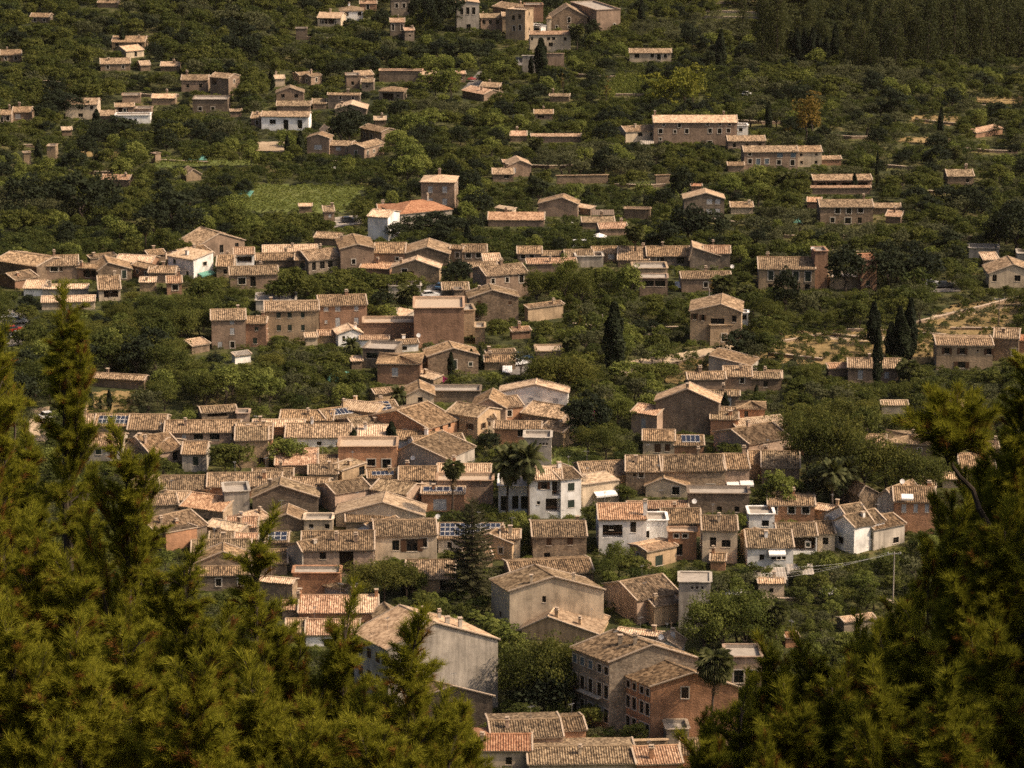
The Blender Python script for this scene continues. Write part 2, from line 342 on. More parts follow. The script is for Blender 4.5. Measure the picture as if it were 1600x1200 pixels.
def wall_face(mb, A, B, zb, zt, ops, dep=.22):
    A = Vector((A[0], A[1], 0)); B = Vector((B[0], B[1], 0)); d = B - A; L = d.length
    if L < .05: return
    d /= L; nin = Vector((-d.y, d.x, 0))
    us = sorted({0, L, *[o[0] for o in ops], *[o[1] for o in ops]}); zz = sorted({zb, zt, *[o[2] for o in ops], *[o[3] for o in ops]})
    pt = lambda u, z, q=0: A + d * u + nin * q + Vector((0, 0, z))
    for i in range(len(us) - 1):
        for j in range(len(zz) - 1):
            uc, zc = (us[i] + us[i + 1]) / 2, (zz[j] + zz[j + 1]) / 2
            if any(o[0] < uc < o[1] and o[2] < zc < o[3] for o in ops): continue
            mb.face([pt(us[i], zz[j]), pt(us[i + 1], zz[j]), pt(us[i + 1], zz[j + 1]), pt(us[i], zz[j + 1])])
    for (a, b, c, e) in ops:
        mb.face([pt(a, c), pt(b, c), pt(b, c, dep), pt(a, c, dep)]); mb.face([pt(a, e, dep), pt(b, e, dep), pt(b, e), pt(a, e)])
        mb.face([pt(a, c, dep), pt(a, e, dep), pt(a, e), pt(a, c)]); mb.face([pt(b, c), pt(b, e), pt(b, e, dep), pt(b, c, dep)])
def slope(mb, A, B, C, D, near):
    """corrugated tile slope, A-B eave, D-C top edge"""
    A, B, C, D = map(Vector, (A, B, C, D)); L = max((B - A).length, (C - D).length); Hs = ((D - A).length + (C - B).length) / 2
    nrm = (B - A).cross(D - A)
    if nrm.length < 1e-6: nrm = (B - A).cross(C - A)
    nrm.normalize()
    if near: per, sub, rows = (.36 if near > 1 else .42), 4, max(2, int(Hs / (.9 if near > 1 else 1.6)))
    else: per, sub, rows = 1.2, 1, max(1, int(Hs / 2.5))
    nu = max(2, int(L / per)) * sub; k0 = len(mb.v); amp = .07 if near else 0
    jit = [random.uniform(-.05, .05) for _ in range(nu // sub + 2)]; sag = random.uniform(.03, .12)
    ph = random.uniform(0, 6)
    for r in range(rows + 1):
        t = r / rows
        for i in range(nu + 1):
            u = i / nu; p = (A * (1 - u) + B * u) * (1 - t) + (D * (1 - u) + C * u) * t
            hz = amp * math.cos(2 * math.pi * i / sub) if near else 0
            hz += -sag * math.sin(math.pi * t) * (.6 + .4 * math.sin(u * L * .7 + ph)) + .02 * math.sin(u * L * 1.7 + t * 5 + ph)
            if near and 0 < t < 1: hz += jit[i // sub] * .5
            if t == 0 and near: p = p + (A - D).normalized() * jit[i // sub] * 1.2
            mb.v.append(tuple(p + nrm * (hz + .06)))
    for r in range(rows):
        for i in range(nu):
            a = k0 + r * (nu + 1) + i; mb.f.append((a, a + 1, a + nu + 2, a + nu + 1)); mb.mi.append(0)
            u0, u1, t0, t1 = i / nu * L, (i + 1) / nu * L, r / rows * Hs, (r + 1) / rows * Hs
            mb.uv.extend([(u0, t0), (u1, t0), (u1, t1), (u0, t1)])
    mb.hasuv = True
    dn = nrm * -.14
    mb.face([D + dn, C + dn, B + dn, A + dn], 1)
    for P, Q in ((A, B), (B, C), (C, D), (D, A)):
        if (P - Q).length > .01: mb.face([P + dn, Q + dn, Q + nrm * .03, P + nrm * .03], 1)
OX = OY = 0.0
def crop(ox, oy):
    global OX, OY
    OX, OY = ox, oy
def h(x0, y0, x1, y1, hp, typ, dy, wall, roof, label, D=None, a=.5, w=None, nw=False, sty=None, cat='house', V=None, ch=None, sol=None,
      name=None, par=.5, awn=None, op=None, group=None, side=None, prot=.8, lw=None, balc=None):
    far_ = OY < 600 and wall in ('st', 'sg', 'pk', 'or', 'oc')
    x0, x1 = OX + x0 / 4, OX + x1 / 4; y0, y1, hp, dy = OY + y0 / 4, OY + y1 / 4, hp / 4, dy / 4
    P0 = pick(x0, y0 + hp); P1 = pick(x1, y1 + hp)
    zg = (P0.z + P1.z) / 2; zt0, zt1 = height_for(P0, y0), height_for(P1, y1); zt = (zt0 + zt1) / 2
    H = max(1.8, min(zt - zg, 16)); U = Vector((P1.x - P0.x, P1.y - P0.y, 0)); wid = U.length
    s = proj(P0)[2]; s = FPX / s; th = math.atan2(CZ - zt, math.hypot(P0.x, P0.y)); Un = U / wid
    N = Vector((-Un.y, Un.x, 0)); cpsi = max(.3, N.y); tp = .30
    if typ in 'FH':
        dm = dy / (s * (math.sin(th) * cpsi + math.cos(th) * tp)); rise = dm * tp
        if D is not None: dm = D / 2; rise = max(.25, (dy / s - dm * math.sin(th) * cpsi) / math.cos(th))
        dm = min(max(dm, 1.2), 9); Dp = 2 * dm
    elif typ == 'S':
        Dp = dy / (s * (math.sin(th) * cpsi + math.cos(th) * .2)); Dp = min(max(Dp, 1.5), 12); rise = Dp * .2
        if D is not None: Dp = D; rise = max(.15, (dy / s - Dp * math.sin(th) * cpsi) / math.cos(th))
    elif typ in ('G', 'SL', 'SR'):
        rise = dy / s / math.cos(th); Dp = D or min(max(wid * .9, 5), 11)
    else: rise = 0; Dp = D or min(max(wid * .8, 4), 9)
    if V is not None:                              # depth edge given by the picture position of the back-left eave corner
        q = ray(OX + V[0] / 4, OY + V[1] / 4); t = (zt - CZ) / q.z; Vv = Vector((q.x * t - P0.x, q.y * t - P0.y, 0)); Dp = Vv.length
    else: Vv = N * Dp
    b = Vector((P0.x, P0.y, 0)); zb = zg - 2.2; zt = zg + H
    c2 = b + U / 2 + Vv / 2
    nm = name or {'house': WALLN[wall], 'shed': 'shed', 'wall': 'garden_wall', 'tower': 'tower', 'church': 'church'}.get(cat, cat.replace(' ', '_'))
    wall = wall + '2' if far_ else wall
    root = empty(nm, (c2.x, c2.y, zg)); tag(root, label, cat, group)
    LM = Matrix.Translation((-c2.x, -c2.y, -zg))
    Q = lambda u, v, z: Vector((b.x + U.x * u + Vv.x * v, b.y + U.y * u + Vv.y * v, z))
    depth = proj(P0)[2]; near = 2 if depth < 600 else (1 if depth < 780 else 0)
    # openings
    cor = [Q(0, 0, 0), Q(1, 0, 0), Q(1, 1, 0), Q(0, 1, 0)]
    ops = [[], [], [], []]; wins = []
    styd = sty or random.choice('dsSccCdWs')
    def addop(e, u, z, ww, hh, st):
        L = (cor[(e + 1) % 4] - cor[e]).length
        if u < .15 or u + ww > L - .15 or z < zg - .5 or z + hh > zt - .08: return
        for o in ops[e]:
            if u < o[1] + .12 and u + ww > o[0] - .12 and z < o[3] + .12 and z + hh > o[2] - .12: return
        ops[e].append((u, u + ww, z, z + hh)); wins.append((e, u, z, ww, hh, st))
    if w:
        for r in w:
            f0, f1 = ((OX + r[0] / 4) - x0) / (x1 - x0), ((OX + r[2] / 4) - x0) / (x1 - x0); fm = (f0 + f1) / 2
            ye = y0 + (y1 - y0) * fm; zz1 = zt - (OY + r[1] / 4 - ye) / s / math.cos(th); zz0 = zt - (OY + r[3] / 4 - ye) / s / math.cos(th)
            addop(0, f0 * wid, zz0, max(.4, (f1 - f0) * wid), max(.4, zz1 - zz0), r[4] if len(r) > 4 else styd)
    elif not nw and H > 2.3:
        ns = max(1, int(round(H / 3.0))); nc = max(1, int(wid / random.uniform(2.6, 3.8)))
        for k in range(ns):
            for i in range(nc):
                if random.random() < .25: continue
                ww, hh = random.choice(((.8, 1.1), (.9, 1.3), (.7, .8), (1.0, 1.9), (.9, 1.2)))
                u = wid * (i + .5) / nc - ww / 2 + random.uniform(-.25, .25); z = zt - H / ns * k - (H / ns) * .5 - hh * .45
                addop(0, u, z, ww, hh, styd)
    if not nw and side != 0 and H > 2.3:
        for e in (1, 3):
            L = (cor[(e + 1) % 4] - cor[e]).length; ns = max(1, int(round(H / 3.0)))
            for k in range(ns):
                for i in range(max(1, int(L / 3.6))):
                    if random.random() < .45: continue
                    addop(e, L * (i + .5) / max(1, int(L / 3.6)) - .4, zt - H / ns * k - H / ns * .5 - .5, .8, 1.1, styd)
    for (f, z0, ww, hh, st) in (lw or []):         # left flank openings: fraction from the back corner, height above ground fraction
        L = (cor[0] - cor[3]).length; addop(3, L * f - ww / 2, zg + H * z0, ww, hh, st)
    if op:                                         # dark open loggias: x0,y0,x1,y1
        for r in op:
            f0, f1 = ((OX + r[0] / 4) - x0) / (x1 - x0), ((OX + r[2] / 4) - x0) / (x1 - x0); ye = y0 + (y1 - y0) * (f0 + f1) / 2
            zz1 = min(zt - .25, zt - (OY + r[1] / 4 - ye) / s / math.cos(th)); zz0 = zt - (OY + r[3] / 4 - ye) / s / math.cos(th)
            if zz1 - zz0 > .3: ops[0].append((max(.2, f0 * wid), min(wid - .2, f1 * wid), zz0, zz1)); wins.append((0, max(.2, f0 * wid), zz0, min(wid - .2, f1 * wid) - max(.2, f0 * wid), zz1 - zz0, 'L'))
    top = zt + (par if typ == 'T' else 0)
    mb = MB()
    for e in range(4): wall_face(mb, cor[e], cor[(e + 1) % 4], zb, top, ops[e], 1.6 if any(x[0] == e and x[5] == 'L' for x in wins) else .22)
    prof = {0: None}
    tops = {'F': [[(0, 0), (1, 0)], [(0, 0), (.5, rise), (1, 0)], [(0, 0), (1, 0)], [(0, 0), (.5, rise), (1, 0)]],
            'H': [[(0, 0), (1, 0)]] * 4, 'T': [[(0, 0), (1, 0)]] * 4,
            'G': [[(0, 0), (a, rise), (1, 0)], [(0, 0), (1, 0)], [(0, 0), (1 - a, rise), (1, 0)], [(0, 0), (1, 0)]],
            'S': [[(0, 0), (1, 0)], [(0, 0), (1, rise)], [(0, rise), (1, rise)], [(0, rise), (1, 0)]],
            'SL': [[(0, rise), (1, 0)], [(0, 0), (1, 0)], [(0, 0), (1, rise)], [(0, rise), (1, rise)]],
            'SR': [[(0, 0), (1, rise)], [(0, rise), (1, rise)], [(0, rise), (1, 0)], [(0, 0), (1, 0)]]}[typ]
    for e in range(4):
        A, B = cor[e], cor[(e + 1) % 4]
        if any(z > 0 for t, z in tops[e]):
            pts = [A + Vector((0, 0, top)), B + Vector((0, 0, top))] + [A.lerp(B, t) + Vector((0, 0, top + z)) for t, z in reversed(tops[e]) if z > 0]
            mb.face(pts)
    wl = link('wall', mb.mesh('wall', [wall]), root, LM)
    # roof
    rb = MB(); ov = .32 / wid; og = .14 / wid; ovd = .32 / Dp; ogd = .14 / Dp
    rs = lambda run: rise / run
    vg = []; rg = []
    if typ == 'F':
        e = rise / .5 * ovd
        slope(rb, Q(-og, -ovd, zt - e), Q(1 + og, -ovd, zt - e), Q(1 + og, .5, zt + rise), Q(-og, .5, zt + rise), near)
        slope(rb, Q(1 + og, 1 + ovd, zt - e), Q(-og, 1 + ovd, zt - e), Q(-og, .5, zt + rise), Q(1 + og, .5, zt + rise), 0)
        for u in (-og, 1 + og): vg += [(Q(u, -ovd, zt - e), Q(u, .5, zt + rise)), (Q(u, .5, zt + rise), Q(u, 1 + ovd, zt - e))]
        rg = [(Q(-og, .5, zt + rise), Q(1 + og, .5, zt + rise))]
    elif typ == 'G':
        el = rise / a * ov; er = rise / (1 - a) * ov
        slope(rb, Q(-ov, 1 + ogd, zt - el), Q(-ov, -ogd, zt - el), Q(a, -ogd, zt + rise), Q(a, 1 + ogd, zt + rise), near)
        slope(rb, Q(1 + ov, -ogd, zt - er), Q(1 + ov, 1 + ogd, zt - er), Q(a, 1 + ogd, zt + rise), Q(a, -ogd, zt + rise), near)
        for v in (-ogd, 1 + ogd): vg += [(Q(-ov, v, zt - el), Q(a, v, zt + rise)), (Q(a, v, zt + rise), Q(1 + ov, v, zt - er))]
        rg = [(Q(a, -ogd, zt + rise), Q(a, 1 + ogd, zt + rise))]
    elif typ == 'S':
        e = rise * ovd
        slope(rb, Q(-og, -ovd, zt - e), Q(1 + og, -ovd, zt - e), Q(1 + og, 1 + ogd, zt + rise * (1 + ogd)), Q(-og, 1 + ogd, zt + rise * (1 + ogd)), near)
        for u in (-og, 1 + og): vg.append((Q(u, -ovd, zt - e), Q(u, 1 + ogd, zt + rise)))
        rg = [(Q(-og, 1, zt + rise), Q(1 + og, 1, zt + rise))]
    elif typ in ('SL', 'SR'):
        zl, zr = (zt + rise, zt) if typ == 'SL' else (zt, zt + rise)
        if typ == 'SL': slope(rb, Q(1 + ov, -ogd, zr - rise * ov), Q(1 + ov, 1 + ogd, zr - rise * ov), Q(-og, 1 + ogd, zl), Q(-og, -ogd, zl), near)
        else: slope(rb, Q(-ov, 1 + ogd, zl - rise * ov), Q(-ov, -ogd, zl - rise * ov), Q(1 + og, -ogd, zr), Q(1 + og, 1 + ogd, zr), near)
        for v in (-ogd, 1 + ogd): vg.append((Q(0, v, zl), Q(1, v, zr)))
    elif typ == 'H':
        k = min(.5, (Dp / 2) / wid); e = rise / .5 * ovd; R0, R1 = Q(k, .5, zt + rise), Q(1 - k + 1e-4, .5, zt + rise)
        c = [Q(-ov, -ovd, zt - e), Q(1 + ov, -ovd, zt - e), Q(1 + ov, 1 + ovd, zt - e), Q(-ov, 1 + ovd, zt - e)]
        slope(rb, c[0], c[1], R1, R0, near); slope(rb, c[2], c[3], R0, R1, 0)
        slope(rb, c[1], c[2], R1, R1 + (R1 - R0) * 1e-3, near); slope(rb, c[3], c[0], R0, R0, near)
        rg = [(R0, R1)] + [(c[0], R0), (c[1], R1), (c[2], R1), (c[3], R0)]
    if typ != 'T':
        ro = link('roof', rb.mesh('roof', [roof, 'cap']), root, LM)
        if vg:
            per = 2 if len(vg) == 4 else 1
            for i in range(0, len(vg), per):
                m_ = MB()
                for A, B in vg[i:i + per]: m_.beam(A + Vector((0, 0, .07)), B + Vector((0, 0, .07)), .26, .16)
                link('verge', m_.mesh('verge', ['cap']), ro)
        if rg and near:
            m_ = MB()
            for A, B in rg:
                if (A - B).length > .3: m_.tube([A + Vector((0, 0, .08)), (A + B) / 2 + Vector((0, 0, .05)), B + Vector((0, 0, .08))], [.15, .15, .15], 6)
            link('ridge_cap', m_.mesh('ridge_cap', [roof]), ro)
    else:
        fl = MB(); fl.face([Q(0, 0, zt), Q(1, 0, zt), Q(1, 1, zt), Q(0, 1, zt)])
        t = .25 / wid; td = .25 / Dp
        for A, B in ((Q(t, td, 0), Q(t, 1 - td, 0)), (Q(t, 1 - td, 0), Q(1 - t, 1 - td, 0)), (Q(1 - t, 1 - td, 0), Q(1 - t, td, 0)), (Q(1 - t, td, 0), Q(t, td, 0))):
            fl.face([A + Vector((0, 0, zt)), B + Vector((0, 0, zt)), B + Vector((0, 0, top)), A + Vector((0, 0, top))])
        link('terrace_floor', fl.mesh('terrace_floor', ['conc' if roof == 'pal' else roof if roof in ('conc',) else 'cap']), root, LM)
        cpm = MB(); k = [Q(0, 0, top), Q(1, 0, top), Q(1, 1, top), Q(0, 1, top)]
        for i in range(4): cpm.beam(k[i] + Vector((0, 0, .05 + i * .002)), k[(i + 1) % 4] + Vector((0, 0, .05 + i * .002)), .5 if Dp > 1.5 else Dp * .95 if i % 2 else .35, .1)
        link('coping', cpm.mesh('coping', [wall if roof in ('conc', 'pal') else roof]), root, LM)
    # windows as parts
    for (e, u, z, ww, hh, st) in wins:
        A, B = cor[e], cor[(e + 1) % 4]; d = (B - A).normalized(); nin = Vector((-d.y, d.x, 0)); p = A + d * u + Vector((0, 0, z))
        M = LM @ Matrix(((d.x, nin.x, 0, p.x), (d.y, nin.y, 0, p.y), (0, 0, 1, p.z), (0, 0, 0, 1)))
        if st == 'L':
            lb = MB(); lb.face([(0, 1.6, 0), (ww, 1.6, 0), (ww, 1.6, hh), (0, 1.6, hh)])  # dark back sheet, the shade inside the opening put into its colour
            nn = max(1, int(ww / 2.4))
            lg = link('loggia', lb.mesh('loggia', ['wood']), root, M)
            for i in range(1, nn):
                pl = MB(); pl.box(ww * i / nn - .12, ww * i / nn + .12, .02, .26, .0, hh); link('pillar', pl.mesh('pillar', [wall]), lg)
            rl = MB(); rl.box(.0, ww, .03, .09, .85 if hh > 1.6 else .0, .92 if hh > 1.6 else .06)
            for i in range(int(ww / .4)): rl.box(.2 + i * .4, .24 + i * .4, .04, .08, 0, .85 if hh > 1.6 else .02)
            link('railing', rl.mesh('railing', ['sbr']), lg)
            continue
        fm, pm, sm, mw = window_mesh(ww, hh, st); M = M @ Matrix.Diagonal((ww / mw, 1, hh / max(.3, round(hh, 1)), 1))
        isdoor = z - zg < .5 and hh > 1.5
        wo = link('door' if isdoor else 'window', fm, root, M)
        link('pane', pm, wo)
        if sm and depth < 1000:
            link('shutter', sm, wo)
            link('shutter', sm, wo, Matrix.Translation((mw if st in 'oO' else mw / 2, 0, 0)) @ (Matrix.Translation((mw / 2, 0, 0)) if st in 'oO' else Matrix()))
    for (f0, f1, z0) in (balc or []):              # iron balcony on the left flank
        A, B = cor[3], cor[0]; d = (B - A).normalized(); no = Vector((d.y, -d.x, 0)); L = (B - A).length; bb = MB(); z = zg + H * z0
        p0, p1 = A + d * L * f0, A + d * L * f1; q = [p0, p1, p1 + no * .8, p0 + no * .8]
        bb.face([v + Vector((0, 0, z)) for v in q]); bb.face([v + Vector((0, 0, z - .15)) for v in reversed(q)])
        for i in range(4): bb.face([q[i] + Vector((0, 0, z - .15)), q[(i + 1) % 4] + Vector((0, 0, z - .15)), q[(i + 1) % 4] + Vector((0, 0, z)), q[i] + Vector((0, 0, z))])
        bo = link('balcony', bb.mesh('balcony', ['sur']), root, LM); rl = MB()
        for a_, b_ in ((q[3], q[2]), (q[0], q[3]), (q[2], q[1])):
            rl.beam(a_ + Vector((0, 0, z + .95)), b_ + Vector((0, 0, z + .95)), .05, .05); n_ = max(2, int((b_ - a_).length / .25))
            for i in range(n_ + 1): v = a_.lerp(b_, i / n_); rl.beam(v + Vector((0, 0, z)), v + Vector((0, 0, z + .95)), .03, .03)
        link('railing', rl.mesh('railing', ['wood']), bo)
    # chimneys
    chs = ch if ch is not None else ([(random.uniform(.1, .9), random.choice((.3, .5, .7)), random.uniform(.7, 1.25))] if random.random() < .5 and typ != 'T' and cat == 'house' else [])
    def ztop(u, v):
        if typ == 'F' or typ == 'H': return zt + rise * (1 - abs(v - .5) * 2)
        if typ == 'G': return zt + (rise * u / a if u < a else rise * (1 - u) / (1 - a))
        if typ == 'S': return zt + rise * v
        if typ == 'SL': return zt + rise * (1 - u)
        if typ == 'SR': return zt + rise * u
        return zt
    for (u, v, hh) in chs:
        p = Q(u, v, ztop(u, v)) - c2; cm = MB(); r1 = random.uniform(.22, .34); r2 = random.uniform(.22, .32)
        M = Matrix.Translation((p.x, p.y, p.z - zg)) @ Matrix.Rotation(math.atan2(Un.y, Un.x), 4, 'Z')
        cm.box(-r1, r1, -r2, r2, -.6, hh)
        co = link('chimney', cm.mesh('chimney', [wall if wall not in ('wh',) else 'wh']), root, M)
        kp = MB(); kp.box(-r1 - .1, r1 + .1, -r2 - .1, r2 + .1, hh + .002, hh + .1)
        if random.random() < .6:
            kp.box(-r1 + .05, -r1 + .15, -r2 + .05, r2 - .05, hh + .1, hh + .35); kp.box(r1 - .15, r1 - .05, -r2 + .05, r2 - .05, hh + .1, hh + .35)
            kp.box(-r1 - .02, r1 + .02, -r2, r2, hh + .352, hh + .43)
        link('chimney_cap', kp.mesh('chimney_cap', ['cap']), co)
    if near == 2 and typ != 'T' and cat == 'house' and random.random() < .5:      # television aerial
        u, v = random.uniform(.15, .85), .5; p = Q(u, v, ztop(u, v)) - c2; am = MB()
        am.tube([(0, 0, -.3), (0, 0, 2.2)], [.03, .025], 4)
        for i in range(5): am.beam((-.5 + i * .22, -.35 + i * .04, 2.0), (-.5 + i * .22, .35 - i * .04, 2.0), .025, .025)
        am.beam((-.6, 0, 2.0), (.5, 0, 2.0), .03, .03)
        link('aerial', am.mesh('aerial', ['steel']), root, Matrix.Translation((p.x, p.y, p.z - zg)) @ Matrix.Rotation(random.uniform(0, 6), 4, 'Z'))
    if sol:                                        # solar panels on the front slope: u0,u1,v0,v1,nx,ny
        u0, u1, v0, v1, n_x, n_y = sol[:6]; lift = sol[6] if len(sol) > 6 else .16
        for i in range(n_x):
            for j in range(n_y):
                ua, ub = u0 + (u1 - u0) * (i + .04) / n_x, u0 + (u1 - u0) * (i + .96) / n_x; va, vb = v0 + (v1 - v0) * (j + .05) / n_y, v0 + (v1 - v0) * (j + .95) / n_y
                zz = [ztop(ua, va), ztop(ub, va), ztop(ub, vb), ztop(ua, vb)]; pp = [Q(ua, va, zz[0]), Q(ub, va, zz[1]), Q(ub, vb, zz[2]), Q(ua, vb, zz[3])]
                sm_ = MB(); up = Vector((0, 0, lift)); dn = Vector((0, 0, lift - .06)); cc = sum(pp, Vector()) / 4
                sm_.face([p + dn for p in reversed(pp)], 1)
                for q in range(4): sm_.face([pp[q] + dn, pp[(q + 1) % 4] + dn, pp[(q + 1) % 4] + up, pp[q] + up], 1)
                sm_.face([p + up for p in pp], 1); sm_.face([p.lerp(cc, .06) + up + Vector((0, 0, .004)) for p in pp], 0)
                link('solar_panel', sm_.mesh('solar_panel', ['sol', 'whp']), root, LM)
    if awn:
        for (ax0, ay, ax1, am_) in awn:
            f0, f1 = ((OX + ax0 / 4) - x0) / (x1 - x0), ((OX + ax1 / 4) - x0) / (x1 - x0); ye = y0 + (y1 - y0) * (f0 + f1) / 2
            za = zt - (OY + ay / 4 - ye) / s / math.cos(th); ab = MB(); o = 1.4 / Dp
            A, B, C_, D_ = Q(f0, -o, za - .35), Q(f1, -o, za - .35), Q(f1, -.01 / Dp, za + .1), Q(f0, -.01 / Dp, za + .1)
            ab.face([A, B, C_, D_]); ab.face([p - Vector((0, 0, .05)) for p in (D_, C_, B, A)]); ab.face([A - Vector((0, 0, .3)), B - Vector((0, 0, .3)), B, A])
            link('awning', ab.mesh('awning', [am_]), root, LM)
    PROT.append((x0 - 1, min(y0, y1) - dy - 1, x1 + 1, max(y0, y1) + hp * prot, depth)); HOUSES.append(((x0 + x1) / 2, (y0 + y1) / 2 + hp, label, c2.copy(), max(3, abs(x1 - x0))))
    FOOT.append([tuple(q)[:2] for q in cor])
    return root
# ------------------------------------------------------------------ the houses, district by district (picture measures, four units to a pixel)
crop(0, 0)
h(610,18,735,18,30,'F',14,'pk','tan','low house at the very top of the hillside')
h(190,105,305,105,42,'F',24,'dk','tan','small dark hut on the upper left slope')
h(700,262,905,262,50,'F',38,'oc','tan','broad tiled villa behind a lone cypress',w=[(720,270,745,290),(860,270,885,290)])
h(790,322,900,308,45,'F',32,'cr','pal','little annex just below the broad villa')
h(5,345,135,340,45,'F',33,'st','tan','tiled hut at the upper left edge')
h(630,400,815,395,45,'F',35,'st','tan','long low tiled barn among dark trees')
h(880,408,940,405,38,'F',28,'st','pal','tiny tiled shed beside the long barn',cat='shed')
h(1005,412,1120,412,34,'F',27,'st','pal','low sunlit roof between two dark trees')
h(1135,500,1300,500,75,'F',34,'pk','tan','brown terrace house beside a taller one')
h(1315,478,1430,490,115,'F',28,'pk','tan','tall house with a sunlit right wall',w=[(1325,490,1355,530,'W')])
h(950,612,1095,612,45,'F',26,'st','pal','small farmhouse with a cream gable')
h(1205,632,1425,632,75,'T',0,'dk','pal','long flat dark brown building with two windows',w=[(1240,668,1262,692,'s'),(1320,668,1342,692,'s')],D=8)
h(410,652,610,652,95,'F',40,'cr','tan','pale two storey farmhouse above a cypress',w=[(490,658,520,682),(490,708,520,732),(565,662,585,685)])
h(0,716,70,716,60,'F',30,'pk','tan','first of two cottages at the left edge',w=[(5,730,20,765),(40,725,60,755)])
h(78,700,195,700,55,'F',34,'pk','tan','cottage with a white door by the left edge',w=[(95,712,130,742,'W')])
h(620,722,715,722,45,'F',34,'st','tan','low stone wing right of the pale farmhouse')
h(722,668,840,665,55,'F',24,'pk','tan','reddish house with an open roof terrace',op=[(740,672,800,705)])
h(720,728,940,726,45,'T',0,'wh','conc','long whitish wall with three small openings',w=[(760,742,778,762,'d'),(805,742,825,762,'d'),(838,742,856,762,'d')],D=5,par=.3)
h(765,608,880,606,40,'T',0,'pk','conc','flat terracotta block behind the roof terrace',D=5)
h(845,690,945,690,60,'T',0,'pk','conc','pinkish cube beside the roof terrace house',D=5)
h(1440,712,1510,710,20,'F',15,'pk','tan','low roof peeping over the bushes')
h(390,828,450,826,22,'F',20,'st','pal','tiny yellow roofed shed in the grove',cat='shed')
h(635,1120,808,1120,48,'F',30,'st','sal','orange roofed cottage deep in the trees')
h(1165,1108,1258,1100,26,'G',32,'oc','tan','ochre cabin with a crooked gable')
h(150,968,195,966,60,'T',0,'oc','conc','yellowish ruin wall by two dark cypresses',D=3,cat='wall',nw=True)
h(295,925,350,925,70,'T',0,'oc','conc','square yellowish ruin by the dark cypress',D=4)
h(945,968,972,972,50,'T',0,'pk','conc','pink pillar at the end of the netting',D=2,cat='wall',nw=True)
crop(400, 0)
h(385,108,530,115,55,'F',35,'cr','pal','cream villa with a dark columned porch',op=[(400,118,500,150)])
h(525,66,670,66,62,'H',30,'wh','tan','white villa with a hipped roof',w=[(552,75,580,98,'d'),(636,75,660,98,'d')])
h(250,188,320,188,62,'T',0,'dk','conc','square dark ruin on the wooded slope',D=4,nw=True,cat='tower')
h(650,22,755,22,45,'F',18,'or','sal','reddish house at the top edge')
h(845,8,965,8,95,'T',0,'sg','conc','grey block beside the big dark trees',w=[(870,20,890,50,'s'),(915,20,935,50,'s')],D=8)
h(840,138,930,138,100,'F',26,'sg','sal','narrow stone house with tall windows',w=[(850,150,865,190,'s'),(905,150,920,190,'s')])
h(930,190,990,188,70,'F',18,'sg','sal','lower wing of the narrow stone house')
h(1255,18,1395,18,185,'G',10,'gr','pal','grey church front with arched bays',w=[(1275,45,1297,90,'s'),(1313,45,1335,90,'s'),(1350,45,1372,90,'s'),(1315,150,1342,195,'d')],D=9,cat='church')
h(1405,110,1535,110,85,'F',26,'pk','tan','pink house joined to the church',w=[(1415,125,1435,150),(1455,125,1475,150),(1500,125,1520,150)])
h(1480,30,1640,70,60,'F',30,'or','tan','orange slanting house above the church square')
h(1540,100,1680,100,110,'F',26,'oc','tan','ochre townhouse right of the church',w=[(1560,105,1580,135,'o'),(1620,105,1640,135,'o')])
h(120,492,180,490,50,'F',24,'cr','pal','pale cottage next to a slim cypress')
h(270,470,345,462,60,'F',18,'st','tan','roofless looking stone cottage',nw=True)
h(345,480,410,466,55,'F',14,'pk','tan','small pinkish barn beside the stone cottage')
h(128,578,298,576,62,'G',30,'pk','tan','gabled house with two dark upper windows',w=[(157,588,180,612,'d'),(240,588,264,612,'d')],D=5)
h(130,668,340,665,30,'F',30,'pk','tan','long lean-to roof below the gabled house')
h(355,652,440,650,32,'F',32,'st','tan','small roof linking two hillside houses')
h(450,592,650,592,88,'F',12,'sg','tan','dark stone house with two slit windows',w=[(522,598,536,622,'s'),(600,598,614,622,'s')])
h(495,682,690,680,40,'G',28,'sg','pal','low gable with a bright verge')
h(35,728,330,726,88,'F',32,'wh','tan','long white house with three dark openings',w=[(85,748,125,776,'d'),(172,748,203,812,'d'),(260,748,290,802,'d')])
h(-30,738,35,738,60,'F',38,'pk','tan','dark annex left of the long white house')
h(565,482,650,480,80,'T',0,'pk','conc','pink block with a flat parapet roof',D=6)
h(630,472,735,465,60,'F',28,'pk','tan','tiled house behind the pink block')
h(660,512,735,512,60,'F',20,'sg','tan','narrow low house beside the pink block')
h(770,568,922,570,60,'H',28,'sg','tan','open pavilion with a pyramid roof',op=[(790,582,860,625)],ch=[])
h(770,452,1040,452,60,'T',0,'dk','sal','long dark wall with a tiled coping',D=4,nw=True,cat='wall')
h(1040,468,1130,462,50,'F',20,'st','pal','low sunlit barn left of the pale plane trees')
h(1255,462,1310,460,55,'F',18,'st','sal','narrow brick coloured shed right of the plane trees',cat='shed')
h(1400,540,1515,545,40,'F',28,'st','tan','low tan roof above the lane')
h(1290,562,1425,590,45,'F',28,'pk','sal','cottage slanting down beside the lane')
h(655,800,785,822,85,'F',24,'pk','tan','tall brown house with a slanted eave')
h(320,862,458,862,112,'G',22,'pk','tan','brown gabled house with white shutters',w=[(365,905,412,935,'W')],D=5)
h(455,908,600,908,62,'F',30,'pk','tan','long wing with tiled roof and shutters',w=[(500,918,530,940,'W'),(565,920,590,950,'s')])
h(600,912,680,912,60,'F',22,'sg','tan','middle wing with a blue door',w=[(635,935,660,965,'B')])
h(678,925,800,892,70,'F',24,'pk','tan','end wing turning uphill')
h(430,832,485,828,30,'G',28,'cr','pal','pale little gable behind the brown house')
h(740,758,812,756,30,'F',24,'st','pal','small tan roof by the round trees')
